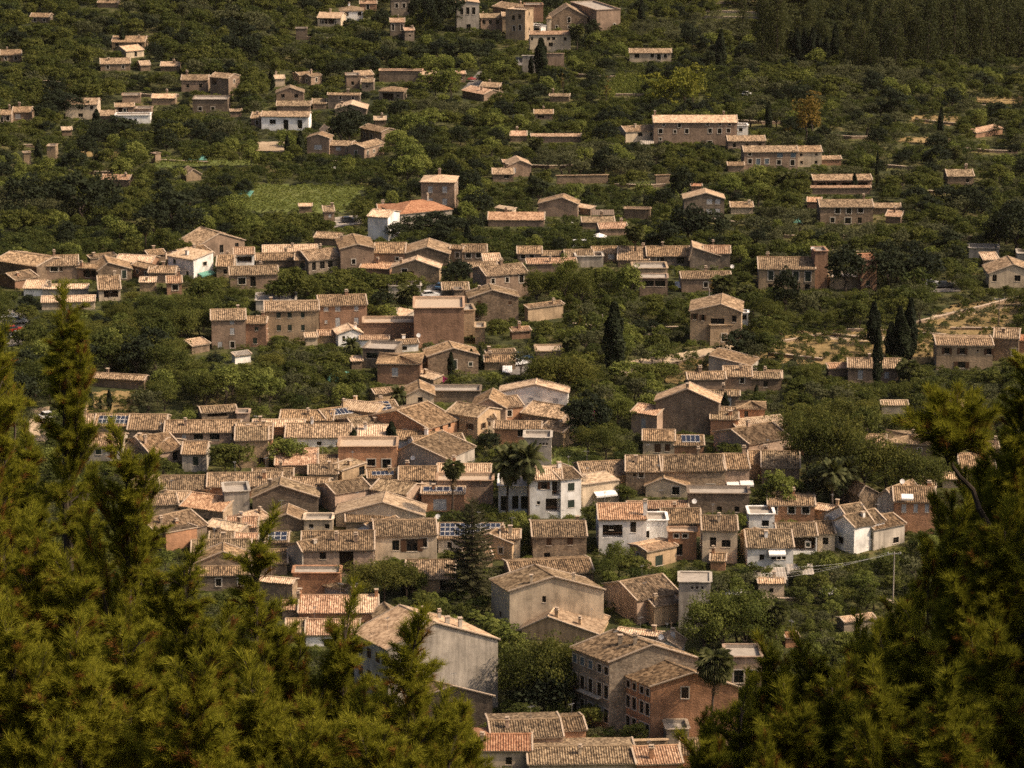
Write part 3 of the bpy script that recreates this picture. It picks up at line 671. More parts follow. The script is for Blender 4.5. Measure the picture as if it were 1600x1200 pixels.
h(1032,1136,1240,1138,180,'H',46,'pk','pal','square villa with a rooftop belvedere',D=9,w=[(1075,1165,1105,1205,'W'),(1165,1165,1195,1205,'W'),(1075,1240,1105,1280,'W'),(1165,1240,1195,1280,'W')],ch=[(.5,.5,1.2)])
h(1480,1088,1610,1086,50,'F',38,'st','tan','long stone shed above the terraces',w=[(1550,1095,1580,1115,'d')])
h(1545,1034,1640,1030,20,'F',16,'st','sal','reddish roof over the stone shed')
crop(800, 0)
h(-40,62,82,75,190,'T',0,'oc','tan','tall ochre house left of the arches',D=7,w=[(0,95,18,125,'o'),(38,90,55,120,'o'),(5,160,20,190,'s'),(42,155,58,190,'s')])
h(82,40,195,40,110,'T',0,'or','conc','dark red wall above the white arches',D=6,nw=True)
h(92,158,178,178,50,'T',0,'wh','conc','white arcade beside the ochre house',op=[(100,165,170,195)],D=4,nw=True)
h(218,112,245,112,110,'H',18,'cr','tan','slim cream turret behind the villa',D=2.2,nw=True,cat='tower')
h(112,215,368,214,112,'F',22,'cr','sal','cream villa with balcony and roof box',w=[(118,232,132,252,'d'),(218,232,238,252,'o'),(250,232,270,252,'o'),(322,232,340,255,'d'),(228,265,255,290,'d')])
h(245,105,470,105,85,'G',66,'st','tan','big stone gable above the cream villa',a=.46,D=9)
h(365,2,528,90,120,'T',0,'pk','conc','bulky brown house at the top edge',D=9,w=[(470,30,485,50,'s')])
h(530,105,592,108,50,'F',26,'pk','tan','dark roofed cottage under the brown house')
h(65,358,155,358,100,'T',0,'gr','conc','grey yard wall by the parked car',D=.6,cat='wall',nw=True)
h(218,345,325,345,75,'T',0,'pk','conc','brown retaining wall right of the cypresses',D=.7,cat='wall',nw=True)
h(735,330,995,330,58,'F',28,'cr','tan','long cottage above a trimmed hedge',w=[(765,336,795,362,'d'),(865,336,887,362,'s'),(905,336,930,375,'s'),(948,336,968,362,'s')])
h(140,714,256,712,34,'F',26,'pk','tan','garden kiosk with a brown tiled roof',op=[(160,725,200,740)])
h(885,764,1405,764,145,'F',45,'pk','pal','long stone manor with a pale tiled roof',D=8,w=[(940,768,955,787,'s'),(1035,768,1054,797,'s'),(1212,768,1228,785,'s'),(1290,768,1306,785,'s'),(1350,768,1366,785,'s'),(915,805,940,834,'s'),(1010,812,1026,832,'s'),(1080,805,1102,834,'s'),(1225,803,1248,832,'s'),(1285,803,1308,834,'s'),(1340,803,1363,830,'s'),(920,860,934,878,'s'),(1220,880,1250,905,'s')],ch=[(.02,.5,1.2),(.85,.5,1)])
h(710,822,888,812,85,'F',34,'cr','tan','cream wing left of the stone manor',w=[(785,828,815,852,'d'),(862,830,876,850,'s')])
h(1400,795,1475,795,70,'T',0,'wh','conc','small white annex right of the manor',w=[(1418,800,1440,822,'d')],D=4)
h(1350,880,1582,880,58,'F',34,'pk','tan','brown farm shed in front of the manor')
h(1350,1042,1450,1042,32,'F',22,'pk','tan','low lean-to left of the long shuttered house')
h(-20,1035,120,1030,72,'G',30,'pk','pal','pink gable at the grove edge',w=[(5,1050,25,1080,'W')],D=7)
h(235,608,358,608,28,'F',16,'st','tan','low roof in the citrus rows')
h(-10,862,92,860,25,'F',30,'st','sal','sloping tile roof at the grove edge')
h(120,868,430,864,24,'S',16,'pk','sal','long low pink roofed shelter',nw=True,cat='shed')
h(280,1118,600,1112,35,'T',0,'st','st' if False else 'tan','rough terrace wall under the citrus rows',D=.7,cat='wall',nw=True)
h(900,1115,985,1112,35,'T',0,'st','tan','short terrace wall beside the round tree',D=.7,cat='wall',nw=True)
h(1120,1178,1185,1178,25,'F',14,'or','ora','tiny orange roofed shed',cat='shed')
crop(1200, 0)
h(-150,948,185,948,110,'F',38,'pk','tan','long shuttered house with blue green shutters',w=[(-125,955,-105,972,'s'),(-125,992,-102,1022,'s'),(-75,992,-50,1030,'A'),(-20,992,5,1025,'A'),(55,955,90,985,'B'),(140,955,172,985,'B'),(55,1000,80,1030,'s'),(140,1000,165,1035,'s')],D=8)
h(185,948,335,948,95,'F',38,'cr','tan','yellowish half of the long shuttered house',w=[(198,958,214,975,'d'),(292,958,308,975,'d'),(200,1005,218,1025,'d'),(290,1005,308,1025,'d')],D=8)
h(335,1003,456,1002,32,'F',22,'or','tan','small orange outbuilding with tiled roof')
h(285,1125,648,1124,65,'F',36,'or','tan','house with a dark pillared loggia',op=[(305,1140,425,1165),(460,1140,620,1165)],D=8)
h(268,1194,640,1194,20,'F',12,'pk','sal','narrow porch roof below the loggia')
h(1122,1100,1285,1100,60,'F',42,'st','tan','brown roofed barn near the right edge')
h(1298,838,1465,812,26,'S',20,'or','sal','lone pink roof on the dry terraces',nw=True)
crop(0, 300)
h(-30,425,232,465,100,'F',55,'st','tan','great stone barn at the left edge',D=11)
h(262,462,492,455,88,'F',62,'pk','tan','broad brown house with a wide window',w=[(318,467,365,496,'s'),(378,470,392,496,'d')])
h(-10,520,95,550,60,'G',25,'or','tan','small terracotta gable at the left edge')
h(485,472,615,478,72,'S',26,'or','tan','orange shed with a dark open front',op=[(520,490,600,530)])
h(615,490,825,480,70,'G',46,'st','tan','brown gable behind the bright roofs',a=.3,D=8)
h(722,440,945,450,40,'F',42,'or','pal','house with a speckled cream roof')
h(565,420,725,402,40,'S',16,'st','tan','low dark roof behind the cream one')
h(150,604,272,606,45,'S',50,'wh','pal','bright white terrace roof',nw=True)
h(268,612,548,612,40,'S',26,'gr','pal','long corrugated pale awning roof',nw=True)
h(620,608,755,604,75,'F',84,'cr','tan','tiled house with a brilliant white side wall',op=[(650,615,740,660)],D=9)
h(828,452,945,482,75,'F',20,'or','tan','narrow ochre front below the cream roof')
h(875,562,972,562,60,'S',30,'oc','pal','yellow walled cottage with pale strip roof')
h(930,502,1095,504,65,'F',38,'pk','tan','tan roofed house in the upper row')
h(1045,418,1160,416,65,'F',36,'or','tan','orange house with one framed window',w=[(1115,428,1140,458,'s')])
h(1045,568,1138,566,75,'F',42,'or','sal','lower orange cottage with a framed window',w=[(1078,580,1115,614,'s')])
h(1170,408,1335,378,78,'F',45,'sg','tan','dark fronted house with wide old roof',w=[(1185,418,1212,480,'d')])
h(1212,425,1335,395,125,'SR',22,'wh','pal','white gable with a green awning',w=[(1270,436,1294,462,'s')],awn=[(1235,500,1320,'cyan')],D=8)
h(930,395,1038,385,50,'F',28,'st','tan','brown roof behind a palm')
h(1245,335,1530,300,80,'G',62,'pk','tan','large old house with a tall brown gable',a=.45,D=9)
h(1355,462,1460,462,75,'F',66,'oc','tan','tall tiled ochre house in the row')
h(1465,388,1590,386,90,'F',40,'wh','sal','white house with a deep dark balcony',op=[(1482,402,1575,442)])
h(1440,518,1740,512,90,'F',52,'pk','tan','broad pink front with a framed window',w=[(1490,535,1535,577,'s'),(1565,530,1600,590,'d')])
h(1325,798,1538,796,185,'F',64,'pk','tan','left house of the tall stone trio',w=[(1440,800,1468,825,'W'),(1440,850,1468,892,'W'),(1362,935,1390,975,'W'),(1440,935,1466,975,'s')],D=10)
h(1535,818,1665,820,150,'F',40,'or','tan','low link between the stone houses')
h(1200,984,1310,965,30,'S',34,'st','pal','small tan shed roof by the stone trio',nw=True,cat='shed')
h(262,716,592,712,22,'S',36,'cr','pal','long pale roof among the dark trees',nw=True)
h(545,1150,900,1180,60,'F',28,'st','tan','long brown roof sunk in the trees')
h(1470,1062,1568,1048,14,'S',12,'wh','conc','white corrugated sheet shelter',nw=True,cat='shed')
crop(400, 300)
h(270,112,350,110,20,'S',16,'st','pal','small pale roof below the field',nw=True)
h(425,122,490,120,60,'S',36,'pk','tan','brown shed with a steep tan roof')
h(700,150,825,158,150,'F',42,'wh','pal','tall plain whitish house with bright roof',nw=True,D=8)
h(765,108,900,104,55,'F',32,'gr','ora','low orange roofed wing')
h(905,135,1225,105,90,'H',70,'gr','ora','big house with an orange hipped roof',D=11,w=[(1000,150,1042,188,'d')])
h(1452,186,1800,188,30,'F',48,'pk','sal','long salmon roof above the trees')
h(1500,118,1600,132,24,'S',14,'cr','pal','bright roof edge behind the salmon roof')
h(0,428,240,424,45,'F',42,'st','tan','pale stone house under the bright roofs')
h(45,385,385,380,40,'F',44,'cr','pal','long brilliant cream roof')
h(245,424,335,424,80,'F',40,'st','tan','dark fronted house beside a white parasol')
h(330,428,532,408,90,'F',60,'sg','tan','old house with dark balconies',w=[(350,440,375,490,'d'),(400,435,430,480,'d'),(450,430,480,470,'d')])
h(365,296,540,304,34,'F',34,'st','tan','low roof just above the row')
h(530,355,740,350,155,'G',26,'pk','tan','left gable of the long brown mansion',D=12,w=[(600,420,622,450,'s')])
h(740,378,930,380,80,'F',62,'or','tan','reddish middle of the long brown mansion')
h(930,385,1208,388,75,'G',42,'st','tan','right gable with an arched window',w=[(1120,385,1148,415,'s')],D=10)
h(650,474,835,484,45,'S',34,'or','sal','orange lean-to with two chimneys',ch=[(.05,.8,1.3),(.5,.9,1)])
h(850,470,1145,478,90,'G',50,'oc','pal','wide gabled house with bright verges',w=[(912,480,946,532,'s'),(955,495,978,525,'o')],D=4.5)
h(1215,352,1290,356,85,'F',20,'st','tan','narrow brown house with a chimney')
h(1290,374,1442,374,65,'F',46,'pk','tan','house with two white framed windows',w=[(1312,380,1344,412,'s'),(1376,380,1406,412,'s')])
h(1425,432,1530,430,50,'S',46,'or','pal','smooth bright roof beside the framed windows')
h(1340,478,1512,472,62,'F',36,'pk','tan','middle brown house with tan roof')
h(1440,525,1700,502,150,'F',58,'pk','tan','tall brown house below the bright roof')
h(1168,612,1330,610,115,'F',46,'st','tan','stone house with a crumbling roof')
h(1335,662,1640,655,155,'G',46,'st','tan','big brown stone gable by the lane',D=6,a=.46)
h(0,692,250,692,55,'T',0,'gr','pal','flat grey building behind the stone trio',D=8)
h(58,742,395,740,190,'F',55,'oc','tan','middle house of the tall stone trio',w=[(130,752,158,787,'C'),(200,752,226,787,'C'),(283,752,306,787,'C'),(130,830,158,867,'C'),(200,830,226,867,'C'),(283,830,306,867,'C'),(130,905,158,940,'C')],D=10)
h(398,708,695,702,165,'F',62,'or','tan','right house of the tall stone trio',w=[(425,712,455,745,'W'),(497,712,530,745,'W'),(615,712,642,742,'W'),(497,785,527,850,'W'),(615,785,642,827,'W'),(430,800,448,820,'W')],D=10)
h(-60,818,60,825,125,'F',36,'pk','sal','low pinkish link in the stone trio')
h(515,888,665,880,80,'G',28,'wh','pal','small white gabled house with dark window',w=[(540,900,558,935,'d')],a=.6)
h(650,932,830,932,40,'F',22,'wh','sal','low white cottage with two windows',w=[(738,935,755,958,'d'),(786,935,804,958,'d')])
h(885,950,1015,942,52,'F',24,'wh','tan','little white cottage with mossy roof',w=[(905,965,945,990,'d')])
h(670,832,990,832,95,'T',0,'or','sal','long reddish brown wall below the block',D=6,nw=True)
h(988,740,1300,740,235,'T',0,'or','sal','massive blank terracotta block',D=11,nw=True)
h(1295,754,1370,752,150,'T',0,'oc','conc','tan stone tower joined to the block',D=6,nw=True)
h(1370,862,1432,862,90,'T',0,'oc','conc','low tan buttress of the tower',D=5,nw=True)
h(925,778,992,760,60,'SR',20,'gr','pal','pale small gable beside the block',D=4)
h(1240,628,1300,626,125,'T',0,'st','conc','narrow dark stone tower',D=3.5,nw=True,cat='tower')
h(668,990,870,1002,110,'T',0,'sg','conc','dark modern house with a grassy roof',w=[(690,1005,760,1040,'d')],D=7)
h(760,1070,1025,1075,130,'H',48,'or','tan','ochre hipped house with white door',D=9,w=[(850,1098,888,1152,'W')])
h(1075,1028,1390,1015,120,'G',46,'st','tan','dark brown gable beside three cypresses',D=6)
h(985,1068,1078,1064,70,'F',48,'st','tan','old tan roof left of the dark gable')
h(1430,1064,1620,1062,50,'F',40,'oc','tan','low tan roofed barn by the car park')
h(1440,1008,1620,998,60,'S',18,'st','tan','long brown wall roof behind the barn')
h(930,1140,1110,1200,30,'S',26,'oc','pal','bright slanting roof beside magenta flowers',nw=True)
h(385,912,512,912,34,'F',30,'oc','sal','low mossy roof below the trio')
h(310,934,385,932,26,'S',26,'cr','pal','bright little terrace below the trio',nw=True)
h(598,1085,665,1082,24,'S',28,'st','pal','tiny tan lean-to by the modern house',nw=True,cat='shed')
h(830,602,1032,602,62,'T',0,'gr','pal','plain grey shed wall behind a palm',D=5,nw=True)
crop(800, 300)
h(165,72,410,76,80,'G',40,'pk','tan','pink gabled house with two pale shutters',w=[(212,68,245,112,'W'),(308,68,345,110,'W')],D=5,a=.6)
h(400,112,490,126,22,'S',16,'pk','pal','sloping verge of the pink house',nw=True)
h(440,205,640,203,28,'F',34,'st','tan','low barn behind the white awnings')
h(548,236,722,232,38,'F',34,'pk','sal','tan roofed porch house with awnings')
h(700,118,862,122,50,'T',0,'st','tan','ruined brown wall in the grove',D=3,nw=True,cat='wall')
h(1075,42,1325,42,140,'G',36,'sg','pal','tall grey brown gable with four windows',a=.54,D=6,w=[(1215,45,1250,76,'W'),(1268,45,1300,76,'W'),(1213,105,1248,140,'W'),(1266,105,1300,165,'W'),(1180,112,1195,140,'s')])
h(1368,112,1506,112,26,'S',34,'cr','tan','low annex right of the tall gable')
h(35,384,186,384,60,'F',44,'pk','tan','first house of the long upper row',w=[(55,388,84,416,'s'),(108,388,138,416,'s')])
h(190,398,330,398,45,'F',26,'st','tan','low stretch of the upper row')
h(335,414,512,412,50,'F',52,'st','tan','mottled roof behind the pink wall')
h(505,380,662,378,62,'F',38,'st','tan','stone house with a pale window',w=[(600,388,640,420,'W')])
h(662,430,855,432,40,'F',82,'pk','tan','house with a broad mottled old roof')
h(845,400,1112,398,68,'F',60,'sg','tan','house with a heavy mossy roof',w=[(905,405,920,450,'s'),(925,408,950,440,'d'),(1030,405,1075,450,'d')])
h(1112,398,1298,398,90,'G',52,'sg','pal','grey side wall with one sloping verge',a=.08,nw=True,D=7)
h(1200,382,1362,382,105,'F',46,'sg','sal','last house of the upper row',nw=True)
h(95,448,405,442,55,'S',30,'pk','sal','long pink wall with sloping tile edge',nw=True)
h(400,442,570,440,30,'T',0,'gr','conc','white railed roof terrace',D=5,nw=True,par=.8)
h(758,492,972,490,55,'T',0,'oc','conc','flat roof with red flower pots',D=7,nw=True)
h(798,545,972,545,110,'T',0,'pk','conc','modern flat house with big glass panes',D=5,w=[(815,555,885,590,'d'),(893,555,957,590,'d')],par=.2)
h(1060,542,1370,536,85,'F',42,'pk','tan','long low house behind the fan palm',D=7)
h(1112,745,1430,748,210,'G',46,'oc','tan','tall ochre house above the stepped path',a=.6,D=10,w=[(1128,760,1150,798,'o'),(1180,768,1200,806,'o'),(1372,770,1400,812,'d'),(1240,790,1325,825,'d')],ch=[])
h(1238,850,1432,842,112,'T',0,'oc','pal','terrace wing of the tall ochre house',D=3.4,w=[(1310,885,1340,935,'s')])
h(1425,762,1475,762,75,'T',0,'wh','conc','white glazed box beside the ochre house',D=3,w=[(1432,768,1466,800,'d')],par=.2)
h(100,725,320,695,90,'S',16,'oc','tan','long low shed in the bright bushes',nw=True)
h(0,898,116,890,24,'S',22,'or','sal','pinkish roof near the parked cars')
h(150,1030,320,1028,26,'T',0,'oc','tan','low sandy yard wall',D=6,nw=True,par=.2,cat='wall')
h(1228,1065,1480,1085,90,'SL',42,'gr','tan','grey slanting gable below the path',D=7,nw=True)
h(1100,1172,1335,1165,100,'F',44,'pk','tan','brown house with a dark inset court',w=[(1120,1168,1145,1195,'s')])
h(1325,1152,1498,1150,95,'F',62,'pk','tan','mottled roof with one white window',w=[(1425,1160,1450,1195,'s')])
h(1496,1165,1680,1160,80,'F',36,'st','tan','low brown house joined on the right')
crop(1200, 300)
h(325,94,655,92,115,'F',48,'st','tan','stone farmhouse with white framed windows',w=[(418,98,448,136,'s'),(488,98,518,136,'s'),(560,98,592,130,'s'),(390,160,415,192,'s'),(480,160,518,198,'s'),(560,158,585,195,'d')],D=9)
h(650,96,828,96,45,'F',28,'st','tan','lower dark wing of the stone farmhouse')
h(245,72,330,74,30,'F',28,'or','sal','pink roofed shed left of the farmhouse')
h(735,178,828,182,16,'S',36,'pk','sal','bright low roof under the farmhouse wing',nw=True)
h(-60,482,292,480,135,'F',74,'oc','tan','ochre mansion with dark green balconies',w=[(0,495,32,552,'S'),(75,495,105,552,'S'),(155,495,190,555,'S'),(230,495,266,558,'S'),(230,575,262,608,'d'),(0,575,30,608,'d')],D=11)
h(290,385,370,382,225,'T',0,'or','conc','terracotta tower beside the ochre mansion',D=5,nw=True)
h(582,424,678,418,200,'S',34,'or','ora','orange house hidden behind round trees')
h(385,548,600,545,62,'T',0,'oc','conc','yellow wall under the round trees',D=7)
h(1380,512,1690,505,90,'G',56,'cr','tan','cream gabled house at the right edge',a=.48,D=9,w=[(1400,520,1428,562,'d'),(1538,520,1576,558,'d')])
h(1255,386,1442,386,26,'T',0,'gr','conc','flat grey wall above the cream house',D=5,nw=True)
h(1345,442,1442,438,30,'S',44,'pk','pal','bright roof behind the cream house',nw=True)
h(1556,398,1640,398,60,'T',0,'gr','conc','small flat grey house at the right edge',D=5)
h(1050,958,1402,956,155,'F',42,'oc','tan','ochre farmhouse by the cypresses',w=[(1098,975,1130,1014,'o'),(1194,975,1226,1014,'o'),(1362,975,1392,1014,'o'),(1184,1060,1232,1100,'o'),(1300,985,1312,998,'d')],D=9)
h(1408,910,1562,914,145,'F',60,'st','tan','taller stone end of the ochre farmhouse',w=[(1520,978,1548,1022,'s')],D=9)
h(1560,925,1660,925,80,'F',30,'or','ora','orange wing at the right edge')
h(500,1098,828,1098,95,'F',58,'pk','tan','long brown cottage behind a tall cypress')
h(378,1112,502,1106,45,'S',30,'pk','sal','porch with a pinkish roof')
h(-20,1165,85,1165,60,'F',48,'pk','tan','roof corner beside the brown houses')
crop(0, 600)
h(495,242,648,242,60,'F',55,'st','tan','small house left of the solar roof',w=[(522,250,562,282,'s')])
h(588,268,848,276,45,'F',72,'st','tan','house with a dark solar array',sol=(.08,.92,.06,.40,8,2))
h(800,288,1032,292,50,'F',92,'st','tan','house with a high crumpled roof')
h(1030,300,1500,302,75,'F',74,'pk','tan','long house with wide dark windows',w=[(1210,308,1270,346,'d'),(1312,310,1372,350,'d'),(1448,308,1475,346,'s'),(1140,310,1165,340,'W')])
h(1475,345,1700,345,70,'F',100,'or','tan','orange house with a big mottled roof',w=[(1545,352,1585,388,'o')])
h(1262,180,1482,168,55,'F',36,'st','tan','roof pavilion with an open front',op=[(1300,180,1420,205)],D=5)
h(1480,200,1560,200,60,'T',0,'pk','conc','little brown roof turret',D=3.5,nw=True)
h(555,385,770,388,95,'F',80,'gr','tan','grey fronted house with a green door',w=[(598,402,635,440,'S'),(688,405,726,475,'C')])
h(770,392,945,430,70,'F',90,'st','tan','roof slanting towards the round bush')
h(940,435,1142,400,85,'F',100,'pk','tan','brown house facing the bushes')
h(1140,434,1292,436,115,'F',74,'gr','tan','grey house with one green shutter',w=[(1208,455,1242,510,'C')])
h(410,392,560,388,60,'F',55,'st','tan','pale roof half hidden by pine shoots')
h(978,668,1312,666,50,'F',84,'st','old','long roof with coarse old tiles')
h(1298,640,1760,636,75,'F',84,'or','old','long dark roof over brick coloured wall',w=[(1400,645,1435,675,'d')])
h(840,702,1000,694,30,'F',92,'st','old','dark roof beside the pine shoots')
h(1130,775,1395,822,40,'F',82,'st','sal','pinkish roof above the salmon one')
h(990,740,1180,745,40,'F',50,'st','pal','bright ridge left of the pinkish roof')
h(845,785,1115,765,40,'F',62,'st','old','grey tiled roof behind the blind gable')
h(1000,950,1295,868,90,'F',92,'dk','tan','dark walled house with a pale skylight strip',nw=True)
h(925,880,1040,955,95,'SR',20,'or','tan','orange gable end of the dark house',nw=True,D=6)
h(1405,692,1562,685,135,'T',0,'gr','conc','grey blue roof terrace block',D=6,nw=True)
h(1415,892,1610,892,65,'F',62,'pk','sal','salmon roofed house with a chimney')
h(1290,880,1500,930,60,'F',40,'st','pal','narrow bright slanting roof')
h(1310,995,1460,995,40,'F',50,'st','old','small tiled roof below the bright one')
h(1455,990,1610,992,40,'F',32,'st','sal','low pale roof touching the shoots')
h(1200,1075,1570,1068,40,'F',76,'st','old','long coarse tiled roof')
h(1195,1128,1600,1118,90,'G',76,'st','tan','dark wide gable near the pine tops',D=5)
h(1190,1195,1560,1190,100,'F',52,'dk','old','lowest roof before the pine tops')
crop(400, 600)
h(-125,350,78,348,175,'F',82,'oc','tan','ochre house with brown shutters',w=[(12,350,56,388,'o'),(22,460,46,512,'o')],D=9)
h(185,330,590,332,62,'F',84,'wh','tan','long white walled house behind the bushes',w=[(380,360,410,385,'d'),(500,365,535,390,'d')])
h(-20,268,300,272,50,'F',40,'st','pal','sunlit roof in the back row')
h(150,228,480,235,50,'F',60,'st','tan','wide roof with a dark vent box')
h(440,218,650,190,62,'F',56,'oc','tan','roof with blue solar sheets',sol=(.2,.85,.08,.42,6,1))
h(530,150,750,178,85,'F',52,'oc','pal','ochre wall with a bright roof',nw=True)
h(745,180,900,165,70,'F',66,'oc','tan','house with nine solar panels',sol=(.06,.75,.05,.45,3,3),op=[(760,185,830,212)])
h(640,305,880,275,60,'F',90,'st','tan','pale roof above the white gable')
h(780,240,1075,282,70,'F',100,'st','tan','large two winged mottled roof')
h(1072,280,1258,214,110,'F',110,'or','tan','brown front with a row of windows',w=[(1100,285,1120,310,'d'),(1150,262,1168,290,'d'),(1200,245,1218,270,'d')])
h(1190,172,1385,210,135,'F',62,'oc','tan','yellow walled house catching the sun',sty='o')
h(1380,214,1495,205,110,'F',36,'cr','tan','paler sunlit end of the yellow house',w=[(1440,235,1458,262,'o')])  # lit gable of that house, sunlight put into its paler plaster
h(1350,145,1560,150,110,'G',56,'pk','tan','brown gable with a leaning pole',D=8)
h(640,328,832,328,80,'F',72,'wh','pal','white cottage between two cypresses',w=[(672,345,690,385,'s')],awn=[(725,335,815,'whp')])
h(855,340,1110,352,60,'F',50,'wh','tan','low white house with long eave')
h(1005,395,1312,368,80,'F',62,'wh','tan','long eave house with white wall',w=[(1230,385,1250,420,'s'),(1280,395,1300,430,'C')])
h(888,412,1188,470,110,'G',64,'gr','tan','grey plaster gable with sweeping roof',a=.3,nw=True,D=10)
h(515,408,882,408,130,'T',0,'or','sal','terracotta block with two framed windows',w=[(695,470,746,512,'s'),(790,470,842,528,'s')],D=7)
h(122,528,385,526,35,'F',100,'st','sal','big salmon roof beside the bushes')
h(398,515,512,512,40,'F',50,'st','tan','small roof left of the terracotta block')
h(-20,645,232,642,45,'F',100,'st','old','dark old roof in front of the bushes')
h(330,582,512,580,40,'F',58,'st','old','short tiled roof by the skylight frame')
h(538,545,690,498,70,'SR',12,'oc','tan','ochre lean-to with a dark opening',w=[(645,512,680,566,'d')],D=4)
h(700,602,882,596,45,'F',52,'st','tan','low roof with four small solar panels',sol=(.15,.9,.1,.35,5,1))
h(895,598,1132,596,75,'F',82,'or','old','brick coloured house with old mottled roof',w=[(1000,600,1025,628,'d'),(1070,600,1100,628,'d')])
h(1130,570,1462,572,65,'F',72,'or','pal','salmon walled house with pale roof',w=[(1280,580,1306,612,'o'),(1358,578,1392,612,'d')])
h(1130,622,1482,620,130,'T',0,'pk','sal','long pinkish courtyard wall',D=5,nw=True)
h(1035,684,1302,684,115,'F',36,'or','pal','low house with a row of solar panels',w=[(1108,720,1192,788,'W')],sol=(.03,.97,.1,.45,6,1),D=7)
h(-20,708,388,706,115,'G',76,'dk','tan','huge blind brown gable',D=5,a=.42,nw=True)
h(210,640,445,648,75,'F',58,'st','tan','roof framed by pale skylight ribs',op=[(350,665,435,740)])
h(495,688,718,642,125,'F',62,'pk','tan','brown wall below a red verge',nw=True)
h(718,652,942,692,120,'F',66,'pk','tan','tan house with a fan of tiles',nw=True)
h(500,812,1042,822,80,'G',78,'cr','pal','bright wide low gable',D=6.5,a=.54,w=[(705,815,735,840,'d')])
h(565,872,870,862,50,'F',52,'st','tan','old roof between the bright gables')
h(635,890,765,940,110,'G',32,'wh','tan','shaded whitish gable with a stepped verge',a=.35,nw=True,D=7)
h(745,950,1132,938,155,'F',92,'cr','old','cream house with open brown shutters',w=[(852,978,896,1042,'d'),(940,968,1010,1046,'o'),(1032,962,1070,1020,'s')],D=10,ch=[])
h(300,868,480,868,60,'T',0,'cr','pal','cream dormer with two dark windows',w=[(332,878,360,908,'d'),(430,878,460,908,'d')],D=4)
h(288,1038,738,1032,170,'F',116,'pk','old','old stone house with a dark recess',w=[(400,1052,440,1096,'d')],op=[(522,1040,610,1190)],ch=[(.48,.25,1.2),(.75,.2,1.3)],D=11)
h(200,1000,290,1045,165,'G',40,'gr','old','shaded left flank of the old stone house',nw=True,D=6,a=.7)
h(60,1000,200,1000,50,'F',64,'st','old','roof with six bright solar panels',sol=(.1,.95,.05,.46,3,2))
h(30,1120,195,1115,80,'F',84,'dk','old','dark roof behind the pine tops')
h(935,1215,1240,1215,90,'F',116,'oc','old','old roof in front of the tall conifer')
h(1140,962,1535,962,95,'F',92,'gr','tan','house with a great field of solar panels',sol=(.02,.98,.04,.48,12,3),D=9)
h(1530,962,1650,962,135,'F',54,'cr','tan','cream house right of the solar field')
h(-20,885,90,845,40,'F',44,'st','pal','bright roof corner left of the gable')
h(85,868,300,868,50,'G',44,'dk','tan','low dark gable with white edges',nw=True,D=6)
h(745,62,962,40,62,'F',30,'oc','tan','ochre shed behind a small palm')
h(940,70,1112,68,90,'G',40,'cr','tan','cream gable in the back row',D=7)
h(1090,78,1402,80,36,'T',0,'dk','conc','long dark brown terrace wall',D=5,nw=True)
h(480,330,620,330,5,'F',10,'st','tan','small link roof in the back row')
h(1310,1095,1480,1080,60,'F',60,'oc','tan','low roof hidden by the tall conifer')
crop(800, 600)
h(-75,48,348,54,115,'G',48,'wh','pal','large white barn with two grey windows',w=[(100,85,132,116,'W'),(255,88,290,122,'W')],D=4.5,a=.52)
h(60,182,312,226,50,'F',70,'pk','tan','tan roof below the white barn')
h(-110,275,180,278,100,'F',44,'or','tan','orange tan house with two dark windows',w=[(35,285,70,328,'d'),(100,288,135,332,'d')])
h(180,275,318,302,95,'F',44,'oc','tan','corner house beside the dark trees',w=[(215,310,242,342,'s')])
h(-100,150,70,130,90,'F',60,'or','tan','terracotta house below the barn verge')
h(75,352,245,352,175,'T',0,'gr','conc','square tower with three round holes',D=5,w=[(170,368,182,382,'d'),(190,368,202,382,'d'),(210,368,222,382,'d')],cat='tower')
h(108,598,312,594,245,'F',72,'wh','pal','white villa with tiers of balconies',w=[(180,612,218,658,'o'),(155,732,176,754,'d')],op=[(250,608,302,700),(210,715,300,800)],D=9)
h(305,596,432,578,245,'F',60,'wh','tan','right wing of the white villa',w=[(348,618,390,668,'C'),(348,725,390,772,'C')],D=9)
h(-85,645,108,645,160,'T',0,'wh','conc','flat white modern house behind the palms',w=[(-70,700,-30,790,'d'),(0,700,40,780,'d'),(55,700,100,780,'d')],D=8,par=.2)
h(440,580,718,562,95,'F',88,'st','tan','stone house at the head of the row')
h(440,635,668,602,135,'SR',6,'cr','pal','cream terrace house with a pale awning',awn=[(510,670,640,'whp')],D=6,nw=True)
h(712,545,936,545,140,'F',98,'st','old','left house of the brown row',w=[(755,550,775,580,'d'),(790,550,822,585,'s')],D=9)
h(936,545,1332,535,140,'F',98,'st','old','middle house of the brown row',w=[(985,545,1060,590,'d'),(1215,540,1250,575,'s'),(1215,625,1265,665,'s')],D=9)
h(1332,530,1482,525,140,'F',92,'pk','tan','house with a tilted rooftop collector',w=[(1385,530,1415,560,'s')],awn=[(1340,615,1425,'whp'),(1422,605,1505,'whp')],D=9)
h(1480,500,1645,500,95,'F',84,'st','tan','right house of the brown row',w=[(1565,525,1595,560,'s')])
h(818,352,1015,352,90,'F',66,'cr','tan','cream house with two brown shutters',w=[(890,375,930,428,'c'),(955,375,987,420,'c')])
h(1015,390,1198,388,50,'F',60,'or','tan','low house with four white framed panels',sol=(.25,.88,.1,.5,4,1))
h(895,105,1288,116,205,'G',80,'dk','pal','towering dark gable with bright verges',D=5,nw=True,ch=[(.5,.1,.9)])
h(745,170,905,195,135,'F',50,'pk','sal','slatted brown wing left of the dark gable')
h(1240,218,1412,218,115,'F',44,'or','tan','orange wing right of the dark gable',nw=True)
h(1280,180,1420,182,60,'F',36,'or','tan','small tiled link behind the orange wing')
